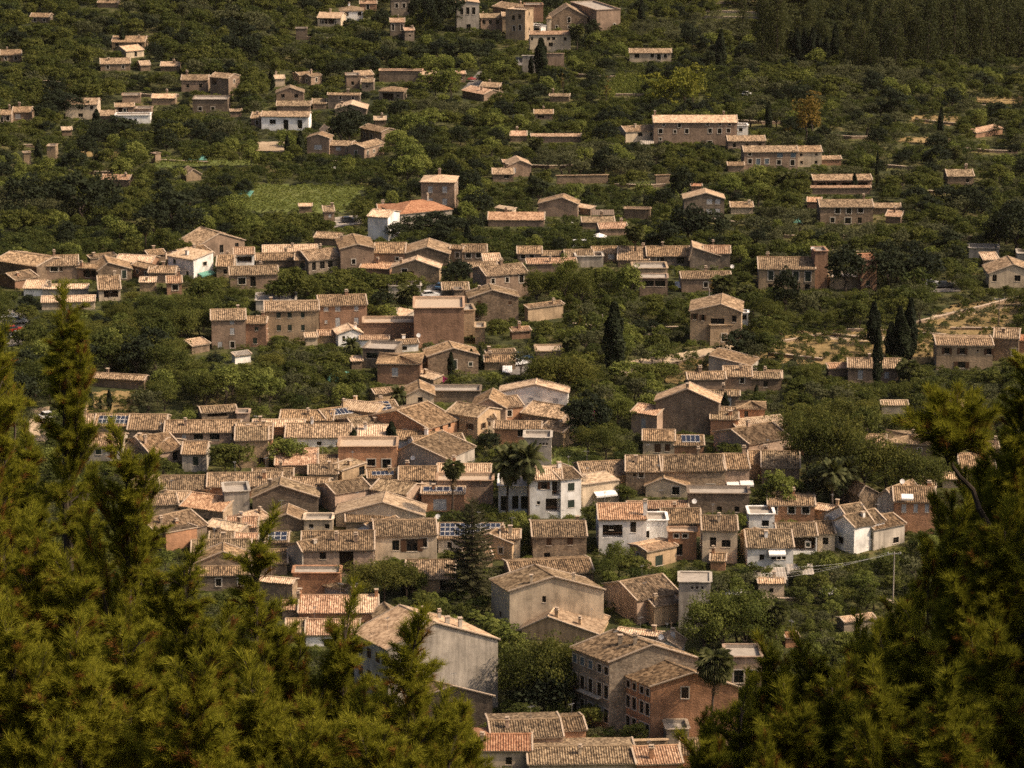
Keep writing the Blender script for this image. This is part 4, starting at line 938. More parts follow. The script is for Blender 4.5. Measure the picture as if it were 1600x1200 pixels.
h(1408,152,1578,152,130,'H',42,'or','tan','terracotta tower room with pyramid roof',w=[(1450,170,1475,205,'d')],D=5,ch=[])
h(1415,290,1720,250,60,'F',60,'st','pal','bright curved roof right of the tower room',nw=True)
h(1480,380,1730,320,120,'F',90,'pk','tan','brown house under the curved roof',nw=True)
h(835,635,1100,640,70,'G',48,'cr','tan','low cream gable in front of the row',w=[(1000,642,1045,692,'s')],a=.42,D=6)
h(1100,702,1482,702,115,'T',0,'dk','conc','dark stained terrace wall',D=5,w=[(1280,765,1312,805,'d'),(1390,765,1420,800,'d')])
h(130,955,465,948,155,'F',92,'st','old','brown stone house with small windows',w=[(215,960,247,1010,'c'),(345,960,380,1006,'c'),(200,1055,238,1090,'d')],D=10)
h(542,845,838,840,225,'F',96,'wh','sal','white house with a salmon roof',op=[(565,880,690,960)],D=9,ch=[(.98,.12,2.4)])
h(700,872,972,868,150,'T',0,'wh','pal','white cube with a ribbon window',w=[(745,915,775,970,'d'),(782,918,798,965,'d'),(806,918,826,965,'d'),(834,918,858,962,'d')],D=5)
h(725,790,1100,782,50,'F',42,'or','sal','long pinkish roof behind the white cube')
h(940,868,1182,864,90,'F',88,'or','old','terracotta house with two porthole balconies',op=[(975,878,1040,915),(1090,878,1155,915)],D=8)
h(975,935,1152,935,165,'T',0,'or','sal','projecting terracotta balcony bay',w=[(1010,938,1040,962,'s'),(1065,938,1095,962,'s'),(1025,1000,1065,1070,'d')],D=3,par=.3)
h(1188,912,1406,912,210,'F',88,'cr','old','cream house with small green windows',w=[(1235,958,1274,1020,'d'),(1308,975,1364,1020,'d')],D=9)
h(842,1050,1028,1002,110,'F',36,'oc','pal','cream shed with a green door',w=[(895,1072,942,1136,'C')],D=5,cat='shed')
h(1240,1125,1332,1128,40,'F',44,'or','tan','small orange roof by the bushes')
h(1425,935,1500,990,120,'F',40,'cr','tan','narrow cream house beside the portholes',nw=True)
h(1465,990,1640,992,90,'F',82,'st','tan','mottled roof above the glazed veranda')
h(1480,832,1640,830,90,'T',0,'wh','pal','white flat house with a dark window',w=[(1560,852,1605,890,'d')],D=5)
h(0,1205,510,1172,60,'F',84,'st','old','very long tiled roof above the cream gable',D=9)
h(0,1000,44,960,110,'F',60,'oc','tan','narrow ochre house left of the brown one')
h(1180,70,1420,70,90,'F',30,'dk','tan','dark stone house beside the grove')  # walls in the darkest stone colour
crop(1200, 600)
h(0,755,290,758,110,'F',58,'or','tan','reddish house with three framed windows',w=[(18,765,56,812,'s'),(125,765,166,810,'s'),(212,765,256,810,'s')],D=9)
h(725,365,1025,378,80,'H',50,'st','tan','hipped stone house among the dark trees',D=9)
h(610,415,745,415,50,'F',92,'st','tan','old roof left of the hipped house')
h(535,895,660,868,165,'F',130,'wh','old','white gabled house with two green shutters',w=[(560,918,602,968,'C'),(615,922,652,972,'C')],D=9,ch=[])
h(412,845,536,898,170,'G',46,'wh','old','left gable of the white house',w=[(436,952,470,996,'d')],a=.45,D=7)
h(658,912,852,862,130,'F',62,'gr','old','grey end wing with one window',w=[(780,955,816,992,'s')],D=7)
h(310,934,416,930,115,'F',74,'cr','old','cream cottage with one dark window',w=[(340,960,376,1004,'d')])
h(60,948,305,945,120,'F',78,'wh','old','house with a long shaded veranda',op=[(145,958,298,1045)])
h(-130,1020,156,1016,130,'F',108,'wh','old','white house with a glazed veranda',w=[(-55,1065,-25,1100,'d'),(20,1060,48,1098,'d'),(55,1060,80,1098,'d'),(86,1060,110,1096,'d')],awn=[(0,1038,105,'whp')],D=9)
h(290,775,450,800,70,'F',30,'oc','pal','tan wall behind the white gable')
h(568,690,680,672,110,'G',50,'st','tan','grey brown gable left of the pink awning',nw=True,D=8,a=.3)
h(678,700,790,730,170,'G',58,'gr','tan','pale tall gable with a mossy foot',nw=True,D=8)
h(785,732,1042,736,200,'F',92,'or','tan','tall brown house with an awning terrace',w=[(830,750,860,802,'W'),(905,750,932,802,'W'),(975,750,1002,802,'W')],awn=[(825,690,900,'whp')],D=9)
h(930,645,1042,650,80,'S',44,'oc','pal','roof turret right of the awning terrace',nw=True)
h(520,660,560,660,90,'T',0,'st','conc','slender chimney tower beside the grey brown gable',D=1.2,nw=True,cat='tower')
h(1200,525,1420,525,60,'F',92,'st','tan','old roof behind the bent pine branch')
h(1090,620,1220,622,30,'F',34,'cr','pal','bright low roof behind the branch')
h(710,155,872,152,32,'F',26,'cr','pal','long cream roof in the grove')
h(1095,165,1235,165,30,'F',36,'cr','pal','pale hut roof beside the right pine')
h(1050,210,1155,190,26,'F',32,'pk','sal','pinkish shed roof beside the pale hut')
h(1340,400,1440,400,60,'F',40,'pk','tan','brown cottage half behind the pine')
h(130,395,225,392,55,'F',36,'or','tan','orange lean-to under the curved roof',nw=True)
h(-40,520,195,522,110,'F',100,'st','tan','brown house beside the tall dark trees',nw=True)
crop(400, 900)
h(20,25,228,48,120,'F',28,'st','pal','bright roofed stone house above the bush')
h(300,20,560,100,60,'F',20,'gr','tan','low grey wall sloping down',nw=True)
h(232,0,528,0,120,'T',0,'or','conc','terracotta flank below the stone house',D=4,nw=True)
h(268,248,610,246,45,'F',106,'or','sal','terraced house with coarse salmon tiles',ch=[(0,.45,1.4),(.98,.5,1.4)])
h(606,248,765,244,45,'F',106,'or','pal','bright roof with a tiny skylight',ch=[(.95,.45,1.2)])
h(165,232,272,232,40,'F',52,'st','sal','small pink roof beside the coarse tiles',ch=[(.9,.5,1.3)])
h(312,365,642,362,75,'F',92,'wh','sal','lower salmon roof over a white wall',w=[(425,392,500,442,'d')])
h(190,350,312,348,70,'F',82,'pk','tan','tan roof left of the lower salmon roof',w=[(228,352,270,395,'d')])
h(828,458,1512,390,430,'G',136,'gr','pal','great grey blank gable with bright verge',a=.43,V=(610,345),nw=True,lw=[(f,z,1.3,1.6,'c') for z in (.72,.40) for f in (.2,.45,.7,.88)],ch=[(.47,.5,1.3),(.62,.25,1.1),(.72,.2,1.5),(.66,.6,1.2),(.36,.1,1.1)])
h(760,280,920,262,60,'G',50,'wh','tan','roof dormer with a dark opening',w=[(830,225,895,262,'d')],D=4,nw=True)
h(1082,742,1478,748,210,'G',58,'dk','tan','dark gable below the great grey one',a=.36,V=(960,712),nw=True,ch=[])
h(1215,1088,1722,1088,120,'F',98,'cr','ora','cream house with a bright orange roof',w=[(1560,1132,1600,1180,'d')],D=9)
h(1475,1012,1918,1002,150,'F',108,'pk','old','brown house with an old mossy roof',w=[(1725,1052,1770,1120,'d'),(1840,1055,1870,1075,'d')],D=10)
h(1880,965,2062,958,115,'F',80,'or','old','small brown annex with a garage door',w=[(1908,1012,2008,1068,'d')],D=7)
crop(800, 900)
h(-15,95,572,82,250,'G',84,'cr','tan','broad cream gable with a tiny window',a=.47,w=[(188,125,212,166,'d'),(295,238,386,306,'c')],D=12,V=(-130,20),ch=[(.25,.1,1.2),(.7,.1,1)])
h(780,155,1040,92,150,'F',112,'pk','old','planked barn with a square tiled roof',nw=True,D=10)
h(655,95,782,152,130,'SR',4,'dk','old','dark planked side of the barn',nw=True,D=5)
h(888,190,1042,160,130,'F',42,'oc','old','orange tan annex of the barn',nw=True,D=4)
h(1040,42,1238,46,290,'T',0,'gr','pal','slim pale dovecote tower with three holes',w=[(1115,65,1130,82,'d'),(1145,65,1160,82,'d'),(1178,65,1193,82,'d')],D=5.5,par=.15,cat='tower')
h(60,345,532,388,45,'G',84,'oc','pal','low pale gable above the dark tree',a=.35,D=9,nw=True,ch=[(.45,.1,1.3),(.75,.15,1)])
h(865,688,1408,692,345,'G',86,'or','old','orange stone end of the great manor',a=.49,V=(612,578),w=[(1055,695,1100,765,'s')],ch=[],nw=True,lw=[(f,z,w_,h_,st) for z,w_,h_,st in ((.80,.8,1.1,'s'),(.44,.9,1.9,'s'),(.06,.9,1.9,'s')) for f in (.10,.26,.45,.60,.78,.92)])
h(605,535,1180,520,440,'G',98,'sg','old','tall shuttered rear of the great manor',a=.46,V=(375,443),nw=True,ch=[(.3,.45,1.4),(.38,.25,1.4)],lw=[(f,.80,.9,1.2,'A' if f<.6 else 's') for f in (.08,.28,.5,.74,.92)]+[(f,z,.95,2.1,'s') for z in (.46,.12) for f in (.08,.28,.5,.74,.92)],balc=[(.22,.80,.45)])
h(660,352,918,386,60,'F',24,'oc','pal','bright narrow roof behind the manor',nw=True)
h(885,440,1045,455,90,'G',50,'wh','pal','white gable carrying a satellite dish',D=5,nw=True)
h(1335,525,1560,525,180,'T',0,'pk','conc','brown flat house with framed windows',w=[(1385,588,1446,668,'s'),(1475,588,1532,668,'s')],D=6)
h(450,1045,972,1036,70,'T',0,'oc','conc','long tan courtyard wall',D=.5,cat='wall',w=[(775,1040,802,1090,'d')],par=.1)
h(965,978,1105,976,110,'T',0,'sg','conc','grey cistern block by the manor',D=4,nw=True,cat='shed')
h(105,1188,775,1182,60,'F',104,'cr','tan','wide sun bleached roof at the bottom edge',D=10)
h(780,1188,1062,1180,60,'S',106,'or','sal','smooth salmon roof at the bottom edge',nw=True,ch=[(.35,.3,1.6)])
h(1058,1112,1252,1112,95,'F',92,'or','old','old tiled roof near the silver car')
h(1250,1085,1455,1085,125,'F',72,'pk','tan','brown cottage at the pine edge',w=[(1308,1112,1346,1166,'s')])
h(1240,805,1340,800,90,'F',30,'or','sal','pink porch right of the fan palm')
crop(1200, 900)
h(-60,42,100,42,100,'F',30,'cr','pal','cream garden house by the parasols')
h(475,305,665,272,50,'F',24,'sg','pal','garden hut with a metal sheet roof',nw=True,cat='shed',ch=[])
h(110,420,190,415,30,'F',14,'or','ora','small orange roof in the thicket',nw=True)
# ------------------------------------------------------------------ tree meshes (crowns of leaf sized faces)
def leaf_quads(C, Nrm, size, rng, asp=.65):
    """C centres (n,3), Nrm preferred normals, size (n,)"""
    n = len(C); nn = Nrm + rng.normal(0, .75, (n, 3)); nn /= np.linalg.norm(nn, axis=1, keepdims=True) + 1e-9
    r = rng.normal(0, 1, (n, 3)); u = np.cross(nn, r); u /= np.linalg.norm(u, axis=1, keepdims=True) + 1e-9; v = np.cross(nn, u)
    u *= (size * .5)[:, None]; v *= (size * .5 * asp)[:, None]
    V = np.stack([C - u, C - v, C + u, C + v], 1).reshape(-1, 3)
    return V, np.arange(4 * n).reshape(n, 4)
def blob_crown(name, mat, seed, rx, rz, cz, nclump, per, size, irr=.35, drop=.0, flat=0.0):
    rng = np.random.default_rng(seed); V = []; rn = []
    d = rng.normal(0, 1, (nclump, 3)); d /= np.linalg.norm(d, axis=1, keepdims=True); d[:, 2] = np.where(d[:, 2] < -.5, -d[:, 2], d[:, 2])
    rad = rng.uniform(.45, 1, nclump) ** .6 * (1 + rng.normal(0, irr * .35, nclump))
    lob = 1 + irr * .5 * np.sin(np.arctan2(d[:, 1], d[:, 0]) * 3 + seed)
    cc = d * (rad * lob)[:, None] * np.array([rx, rx, rz]) + np.array([0, 0, cz])
    allC = []; allN = []; allS = []; allR = []
    for c in cc:
        cr = rx * rng.uniform(.24, .42); k = int(per * rng.uniform(.6, 1.4)); q = rng.normal(0, 1, (k, 3)); q /= np.linalg.norm(q, axis=1, keepdims=True)
        q[:, 2] = np.where((q[:, 2] < -.2) & (rng.random(k) < .6), -q[:, 2], q[:, 2]); p = c + q * (cr * rng.uniform(.6, 1.05, k))[:, None] * np.array([1, 1, .72])
        allC.append(p); allN.append(q * .8 + np.array([0, 0, .4])); allS.append(size * rng.uniform(.6, 1.5, k)); allR.append(np.clip(rng.normal(.5, .16, k) + rng.normal(0, .16), 0, 1))
    C = np.concatenate(allC); V, F = leaf_quads(C, np.concatenate(allN), np.concatenate(allS), rng)
    return fastmesh(name, V, F, [mat], np.concatenate(allR))
def trunk_mesh(H, r, limbs, seed, spread=1.5, mat='bark'):
    rnd = random.Random(seed); m = MB(); pts = [(0, 0, -.6)]
    for i in range(1, 5): pts.append((rnd.uniform(-.12, .12) * i, rnd.uniform(-.12, .12) * i, H * i / 4))
    m.tube(pts, [r * 1.25, r, r * .85, r * .7, r * .45], 6)
    for i in range(limbs):
        a = rnd.uniform(0, 6.28); z = H * rnd.uniform(.45, .95); L = spread * rnd.uniform(.7, 1.2); b = Vector((pts[2][0], pts[2][1], z))
        m.tube([b, b + Vector((math.cos(a) * L * .5, math.sin(a) * L * .5, L * .45)), b + Vector((math.cos(a) * L, math.sin(a) * L, L * 1.1))], [r * .45, r * .3, r * .12], 5)
    return m.mesh('trunk', [mat])
def cypress_crown(seed, mat='cyp', wide=1.0):
    rng = np.random.default_rng(seed); n = 3600; t = rng.uniform(0, 1, n) ** .85; prof = np.sin(np.pi * np.clip(t * .93 + .05, 0, 1) ** .75) ** .75 * (1 + .12 * np.sin(t * 22 + seed))
    a = rng.uniform(0, 2 * np.pi, n); rr = wide * prof * rng.uniform(.6, 1.0, n) ** .5 * (1 + .18 * np.sin(a * 3 + t * 9 + seed)) + .03
    C = np.stack([rr * np.cos(a), rr * np.sin(a), .4 + t * 9.6], 1); N = np.stack([np.cos(a), np.sin(a), .5 + 0 * a], 1)
    V, F = leaf_quads(C, N, rng.uniform(.28, .5, n), rng, .7); return fastmesh('crown', V, F, [mat], np.clip(rng.normal(.5, .2, n), 0, 1))
def pinec_crown(seed, mat='fpn'):                  # tall conical forest pine, 12 m
    rng = np.random.default_rng(seed); C = []; N = []; S = []; R_ = []
    for k in range(120):
        t = rng.uniform(0, 1) ** 1.15; z = 1.2 + t * 10.4; rm = (1 - t) ** .6 * 2.9 * (1 + .25 * np.sin(k)); a = rng.uniform(0, 6.28); r0 = rm * rng.uniform(.35, 1); c = np.array([r0 * np.cos(a), r0 * np.sin(a), z + rng.normal(0, .2)])
        n = 34; q = rng.normal(0, 1, (n, 3)) * np.array([.6, .6, .42]); q[:, 2] += .15; C.append(c + q); N.append(q + np.array([0, 0, .7])); S.append(rng.uniform(.2, .5, n)); R_.append(np.clip(rng.normal(.5, .15, n) + rng.normal(0, .15), 0, 1))
    V, F = leaf_quads(np.concatenate(C), np.concatenate(N), np.concatenate(S), rng, .45); return fastmesh('crown', V, F, [mat], np.concatenate(R_))
def frond_mesh(seed, L=2.6, mat='pal_', droop=1.0, nl=22):
    """one palm frond along +x from the origin, arching down"""
    rnd = random.Random(seed); V = []; F = []; R_ = []
    def P(t): return Vector((L * t * (1 - .12 * droop * t), 0, L * (.55 * t - .85 * droop * t * t)))
    k = 0
    for i in range(nl):
        t = .1 + .9 * i / nl; p = P(t); q = P(min(1, t + .05)); d = (q - p).normalized(); ll = L * .24 * math.sin(math.pi * min(.97, t * .8 + .18)) + .08
        for s in (-1, 1):
            tip = p + d * ll * .7 + Vector((0, s * ll * .85, -ll * (.35 + rnd.uniform(0, .3)))); w = d * .045
            V += [tuple(p - w), tuple(p + w), tuple(tip)]; F.append((k, k + 1, k + 2)); k += 3; R_.append(rnd.random())
    for i in range(5):
        a, b = P(i / 5), P((i + 1) / 5); w = .035 * (1 - i / 6)
        for (y0, y1) in ((-1, 1),):
            V += [tuple(a + Vector((0, -w, 0))), tuple(a + Vector((0, w, 0))), tuple(b)]; F.append((k, k + 1, k + 2)); k += 3; R_.append(.9)
    return fastmesh('frond', V, F, [mat], R_)
def fan_mesh(seed, L=1.5, mat='pal_'):
    rnd = random.Random(seed); V = [(0, -.03, 0), (0, .03, 0), (L * .6, 0, L * .12)]; F = [(0, 1, 2)]; R_ = [.8]; k = 3; c = Vector((L * .55, 0, L * .12))
    for i in range(15):
        a = R(-105 + 210 * i / 14); d = Vector((math.cos(a), math.sin(a), 0)); t = c + d * L * .62 + Vector((0, 0, -L * (.15 + .22 * rnd.random()) - .1 * abs(math.sin(a)))); w = Vector((-d.y, d.x, 0)) * .07; m = c + d * L * .35
        V += [tuple(c), tuple(m - w), tuple(t), tuple(m + w)]; F.append((k, k + 1, k + 2)); F.append((k, k + 2, k + 3)); k += 4; R_ += [rnd.random()] * 2
    return fastmesh('frond', V, F, [mat], R_)
KIND = {}
def variants(kind, crowns, trunks): KIND[kind] = (crowns, trunks)
# canonical heights: bl 6 m / 5 m wide
variants('bl', [blob_crown('crown', 'bl', s, 2.5, 2.1, 3.7, 46, 52, .34, .3) for s in (1, 2, 3, 4)], [trunk_mesh(3.2, .17, 5, s) for s in (1, 2)])
variants('cit', [blob_crown('crown', 'cit', s, 2.1, 1.7, 2.2, 34, 36, .30, .2) for s in (11, 12, 13)], [trunk_mesh(1.6, .12, 3, s, .9) for s in (3, 4)])
variants('ol', [blob_crown('crown', 'oli', s, 2.2, 1.6, 3.0, 30, 38, .28, .5) for s in (21, 22, 23)], [trunk_mesh(2.2, .2, 5, s, 1.3) for s in (5, 6)])
variants('lgt', [blob_crown('crown', 'lgt', s, 2.5, 2.2, 3.8, 42, 46, .34) for s in (31, 32)], [trunk_mesh(3.2, .17, 5, 7)])
variants('yel', [blob_crown('crown', 'yel', s, 2.5, 2.5, 3.6, 46, 44, .34, .5) for s in (41, 42)], [trunk_mesh(3.2, .17, 5, 8)])
variants('brn', [blob_crown('crown', 'brn', s, 1.9, 2.7, 3.4, 40, 40, .30, .6) for s in (51,)], [trunk_mesh(3.2, .17, 5, 9)])
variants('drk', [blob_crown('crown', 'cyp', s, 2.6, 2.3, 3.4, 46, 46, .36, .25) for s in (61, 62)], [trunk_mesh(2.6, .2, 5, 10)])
variants('big', [blob_crown('crown', 'bl', s, 2.6, 2.1, 3.8, 95, 60, .20, .45) for s in (71, 72, 73)], [trunk_mesh(3.2, .17, 8, 12)])
variants('bri', [blob_crown('crown', 'bri', s, 2.6, 2.1, 3.8, 95, 60, .20, .45) for s in (76, 77)], [trunk_mesh(3.2, .17, 8, 12)])
variants('fdk', [blob_crown('crown', 'fpn', s, 2.7, 2.6, 3.6, 46, 50, .4, .2) for s in (63, 64)], None)
variants('bgd', [blob_crown('crown', 'pin', s, 2.7, 1.9, 3.9, 95, 60, .20, .5) for s in (74, 75)], [trunk_mesh(3.4, .16, 8, 13)])
variants('poc', [blob_crown('crown', 'lgt', s, 1.0, 2.9, 3.6, 46, 36, .22, .3) for s in (81, 82)], [trunk_mesh(4.2, .12, 5, 14, .7)])
variants('cy', [cypress_crown(s) for s in (91, 92, 93)], [trunk_mesh(2.0, .2, 0, 15)])
variants('pin', [pinec_crown(s) for s in (101, 102, 103)], [trunk_mesh(10.5, .24, 6, 16, 1.5)])
variants('shr', [blob_crown('crown', 'bl', s, 1.3, .9, .9, 16, 40, .2, .5) for s in (111, 112, 113)], [trunk_mesh(.8, .06, 3, 17, .6)])
variants('mag', [blob_crown('crown', 'mag', s, 1.3, .9, 1.0, 16, 34, .2, .5) for s in (121,)], [trunk_mesh(.8, .06, 3, 17, .6)])
variants('drb', [blob_crown('crown', 'brn', s, .9, 2.0, 3.0, 14, 12, .2, .9) for s in (131,)], [trunk_mesh(3.6, .1, 9, 18, 1.1)])
HK = {'fdk': 6, 'bri': 6, 'bl': 6, 'cit': 4, 'ol': 4.7, 'lgt': 6.1, 'yel': 6.2, 'brn': 6.2, 'drk': 5.8, 'big': 6, 'bgd': 6, 'poc': 6.6, 'cy': 10, 'pin': 12, 'shr': 1.9, 'mag': 2, 'drb': 5}
WK = {'fdk': 5.4, 'bri': 5.6, 'bl': 5.2, 'cit': 4.6, 'ol': 5, 'lgt': 5.2, 'yel': 5.6, 'brn': 4.4, 'drk': 5.4, 'big': 5.6, 'bgd': 5.8, 'poc': 2.4, 'cy': 2.0, 'pin': 5.4, 'shr': 2.8, 'mag': 2.8, 'drb': 2.4}
KN = {'fdk': ('forest_oak', 'dark forest oak'), 'bri': ('bright_tree', 'bright green bushy tree'), 'bl': ('broadleaf_tree', 'leafy green tree'), 'cit': ('citrus_tree', 'citrus tree'), 'ol': ('olive_tree', 'greyish olive tree'), 'lgt': ('plane_tree', 'light green plane tree'),
      'yel': ('yellow_green_tree', 'yellow green tree'), 'brn': ('poplar_tree', 'yellow brown poplar'), 'drk': ('holm_oak', 'very dark round oak'), 'big': ('broadleaf_tree', 'large leafy tree'),
      'bgd': ('stone_pine', 'large dark pine'), 'poc': ('column_tree', 'narrow light green tree'), 'cy': ('cypress_tree', 'slim dark cypress'), 'pin': ('forest_pine', 'tall forest pine'),
      'shr': ('garden_shrub', 'low green shrub'), 'mag': ('bougainvillea', 'magenta bougainvillea bush'), 'drb': ('thin_tree', 'thin brownish sparse tree')}
TREES = []; TREEQ = []
def near_phrase(px, py, kinds_extra=0):
    best = sorted(HOUSES, key=lambda q: (q[0] - px) ** 2 + 3 * (q[1] - py) ** 2)[kinds_extra]
    dx, dy = px - best[0], py - best[1]
    rel = ('left of' if dx < 0 else 'right of') if abs(dx) > best[4] * .5 + 4 else ('in front of' if dy > -2 else 'behind')
    return rel, best[2]
def tree(kind, px, py, hp, wp=None, label=None, P=None):
    P = P or pick(px, py); d = proj(P)[2]; s = FPX / d
    H = hp / s; wd = (wp / s) if wp else H / HK[kind] * WK[kind]
    cr, tr = KIND[kind]; root = empty(KN[kind][0], (P.x, P.y, g(P.x, P.y) - .05)); root.rotation_euler.z = random.uniform(0, 6.28)
    S = (wd / WK[kind], wd / WK[kind], H / HK[kind])
    if d < 1000 or kind in ('cy', 'pin'): t = link('trunk', random.choice(tr), root); t.scale = S
    c = link('crown', random.choice(cr), root); c.scale = S
    TREEQ.append((root, kind, px, py, H, wd, label)); TREES.append((P.x, P.y, wd / 2)); return root
def palm(kind, px, py, hp, wp, label):
    P = pick(px, py); s = FPX / proj(P)[2]; H = hp / s; rr = wp / s / 2
    root = empty('date_palm' if kind == 'date' else 'fan_palm', (P.x, P.y, g(P.x, P.y) - .05)); tag(root, label, 'palm tree')
    bend = random.uniform(-.04, .04) * H; tz = H - rr * .75; r0 = .22 if kind == 'date' else .18
    m = MB(); m.tube([(0, 0, -.5), (bend * .1, 0, tz * .3), (bend * .5, 0, tz * .7), (bend, 0, tz)], [r0 * 1.3, r0, r0 * .9, r0 * 1.1], 8); link('trunk', m.mesh('trunk', ['bark']), root)
    top = Matrix.Translation((bend, 0, tz)); n = 46 if kind == 'date' else 38
    fr = [frond_mesh(i, 1.0, 'pal_', dr) for i, dr in enumerate((.35, .7, 1.0, 1.35))] if kind == 'date' else [fan_mesh(i, 1.0) for i in range(3)]
    for i in range(n):
        t = i / n; el = R(75 - 105 * t ** .9) if kind == 'date' else R(75 - 125 * t); a = i * 2.39996 + random.uniform(-.2, .2)
        me = (fr[min(3, int(t * 4))] if kind == 'date' else random.choice(fr)); sc = rr * random.uniform(.9, 1.15)
        link('frond', me, root, top @ Matrix.Rotation(a, 4, 'Z') @ Matrix.Rotation(-el + R(20), 4, 'Y') @ Matrix.Diagonal((sc, sc, sc, 1)))
    if kind != 'date':
        rng = np.random.default_rng(5); n = 260; t = rng.uniform(0, 1, n); a = rng.uniform(0, 6.28, n); r_ = .2 + .45 * rr * (1 - t) ** .6 * rng.uniform(.6, 1, n)
        C = np.stack([bend + r_ * np.cos(a), r_ * np.sin(a), tz + .2 - t * tz * .38], 1); V, F = leaf_quads(C, np.stack([np.cos(a), np.sin(a), 0 * a], 1), rng.uniform(.3, .7, n), rng, .4)
        link('dry_skirt', fastmesh('dry_skirt', V, F, ['dead'], rng.random(n)), root)
    HX.append((px, py, wp)); TREES.append((P.x, P.y, 1.0)); return root
HX = []
PROT.append((944, 474, 974, 582, proj(pick(959, 588))[2])); PROT.append((1084, 1010, 1140, 1150, proj(pick(1110, 1170))[2])); PROT.append((690, 775, 790, 915, proj(pick(738, 935))[2]))
# ------------------------------------------------------------------ patches of ground, lanes, walls
MASK = []
PQ = []
def patch(name, q, mat, nu=40, nv=10, lift=.12, mask=True, rough=.0):
    P = [pick(a, b) for a, b in q]; V = []
    for j in range(nv + 1):
        for i in range(nu + 1):
            u, v = i / nu, j / nv; p = P[0].lerp(P[1], u).lerp(P[3].lerp(P[2], u), v)
            x, y = p.x, p.y
            if rough and (i in (0, nu) or j in (0, nv)): x += random.uniform(-rough, rough); y += random.uniform(-rough, rough) * 2
            V.append((x, y, g(x, y) + lift))
    F = [(j * (nu + 1) + i + nu + 1, j * (nu + 1) + i + nu + 2, j * (nu + 1) + i + 1, j * (nu + 1) + i) for j in range(nv) for i in range(nu)]
    F = [tuple(reversed(f)) for f in F]
    tag(link(name, fastmesh(name, V, F, [mat])), None, None, kind='structure')
    PQ.append((name, q))
    if mask: MASK.append(q)
def inpoly(x, y, q):
    c = False; n = len(q)
    for i in range(n):
        (x1, y1), (x2, y2) = q[i], q[(i + 1) % n]
        if (y1 > y) != (y2 > y) and x < (x2 - x1) * (y - y1) / (y2 - y1) + x1: c = not c
    return c
patch('green_field', [(372, 330), (530, 332), (572, 292), (398, 290)], 'fld', 60, 30, rough=2.2)
patch('vegetable_field', [(240, 262), (400, 258), (400, 250), (250, 249)], 'fld', rough=1.6)
patch('cane_field', [(945, 150), (1010, 150), (1010, 128), (965, 122)], 'fld', rough=.8)
patch('dry_terrace', [(1400, 546), (1600, 528), (1600, 464), (1480, 480)], 'dry', 60, 24, rough=1.6)
patch('dry_terrace', [(1185, 560), (1395, 580), (1430, 512), (1225, 522)], 'dry', 50, 14, rough=1.6)
patch('dry_terrace', [(1370, 570), (1480, 566), (1480, 512), (1425, 520)], 'dry', 30, 14, rough=.8)
patch('dry_terrace', [(1030, 598), (1165, 600), (1185, 556), (1080, 556)], 'dry', 30, 10, rough=.8)
patch('dry_terrace', [(1520, 160), (1600, 164), (1600, 150), (1530, 152)], 'dry', 30, 10, rough=1)
patch('dry_terrace', [(1420, 190), (1500, 198), (1500, 182), (1425, 180)], 'dry', 30, 10, rough=1)
patch('dry_terrace', [(1405, 222), (1490, 226), (1485, 217), (1410, 214)], 'dry', 30, 10, rough=1)
patch('dry_terrace', [(125, 246), (190, 250), (190, 238), (130, 236)], 'dry', 30, 6, rough=1)
patch('stepped_path', [(966, 584), (1150, 546), (1150, 538), (975, 566)], 'drt', 50, 5, rough=.2)
patch('dirt_track', [(1250, 530), (1420, 536), (1420, 526), (1262, 522)], 'drt', 50, 4, rough=.2)
patch('dirt_track', [(1440, 505), (1600, 478), (1600, 470), (1460, 492)], 'drt', 50, 5, rough=.3)
patch('sunny_yard', [(42, 690), (78, 690), (78, 636), (48, 640)], 'drt', 12, 12, rough=.2)
patch('sunny_yard', [(400, 236), (452, 238), (448, 222), (402, 222)], 'drt', 12, 12, rough=.2)
patch('sunny_yard', [(520, 356), (566, 350), (562, 336), (524, 340)], 'conc', 12, 12, rough=.1)
patch('car_park', [(0, 545), (38, 538), (40, 488), (0, 482)], 'asp', 12, 12, rough=.2)
patch('car_park', [(790, 586), (830, 586), (832, 555), (795, 556)], 'asp', 12, 12, rough=.2)
patch('car_park', [(1450, 458), (1500, 456), (1500, 440), (1440, 444)], 'asp', 12, 12, rough=.2)
patch('lane', [(655, 480), (700, 478), (690, 444), (668, 446)], 'asp', 12, 12, rough=.1)
patch('lane', [(722, 140), (745, 142), (760, 112), (748, 112)], 'asp', 12, 12, rough=.1)
patch('church_square', [(785, 101), (826, 103), (826, 94), (785, 92)], 'asp', 12, 8, rough=.1)
patch('garden_path', [(1352, 932), (1440, 958), (1440, 954), (1354, 928)], 'drt', 20, 3, rough=.1)
patch('manor_yard', [(1080, 1165), (1200, 1165), (1200, 1135), (1090, 1135)], 'asp', 12, 8, rough=.2)
patch('grassy_plot', [(860, 728), (955, 726), (920, 700), (868, 700)], 'fld', 14, 10, rough=.3)
patch('upper_terrace', [(1100, 27), (1188, 29), (1188, 20), (1105, 19)], 'gnd', 30, 6, rough=1.5)
patch('palm_garden', [(130, 655), (215, 655), (215, 612), (140, 612)], 'dry', 14, 10, rough=.4)
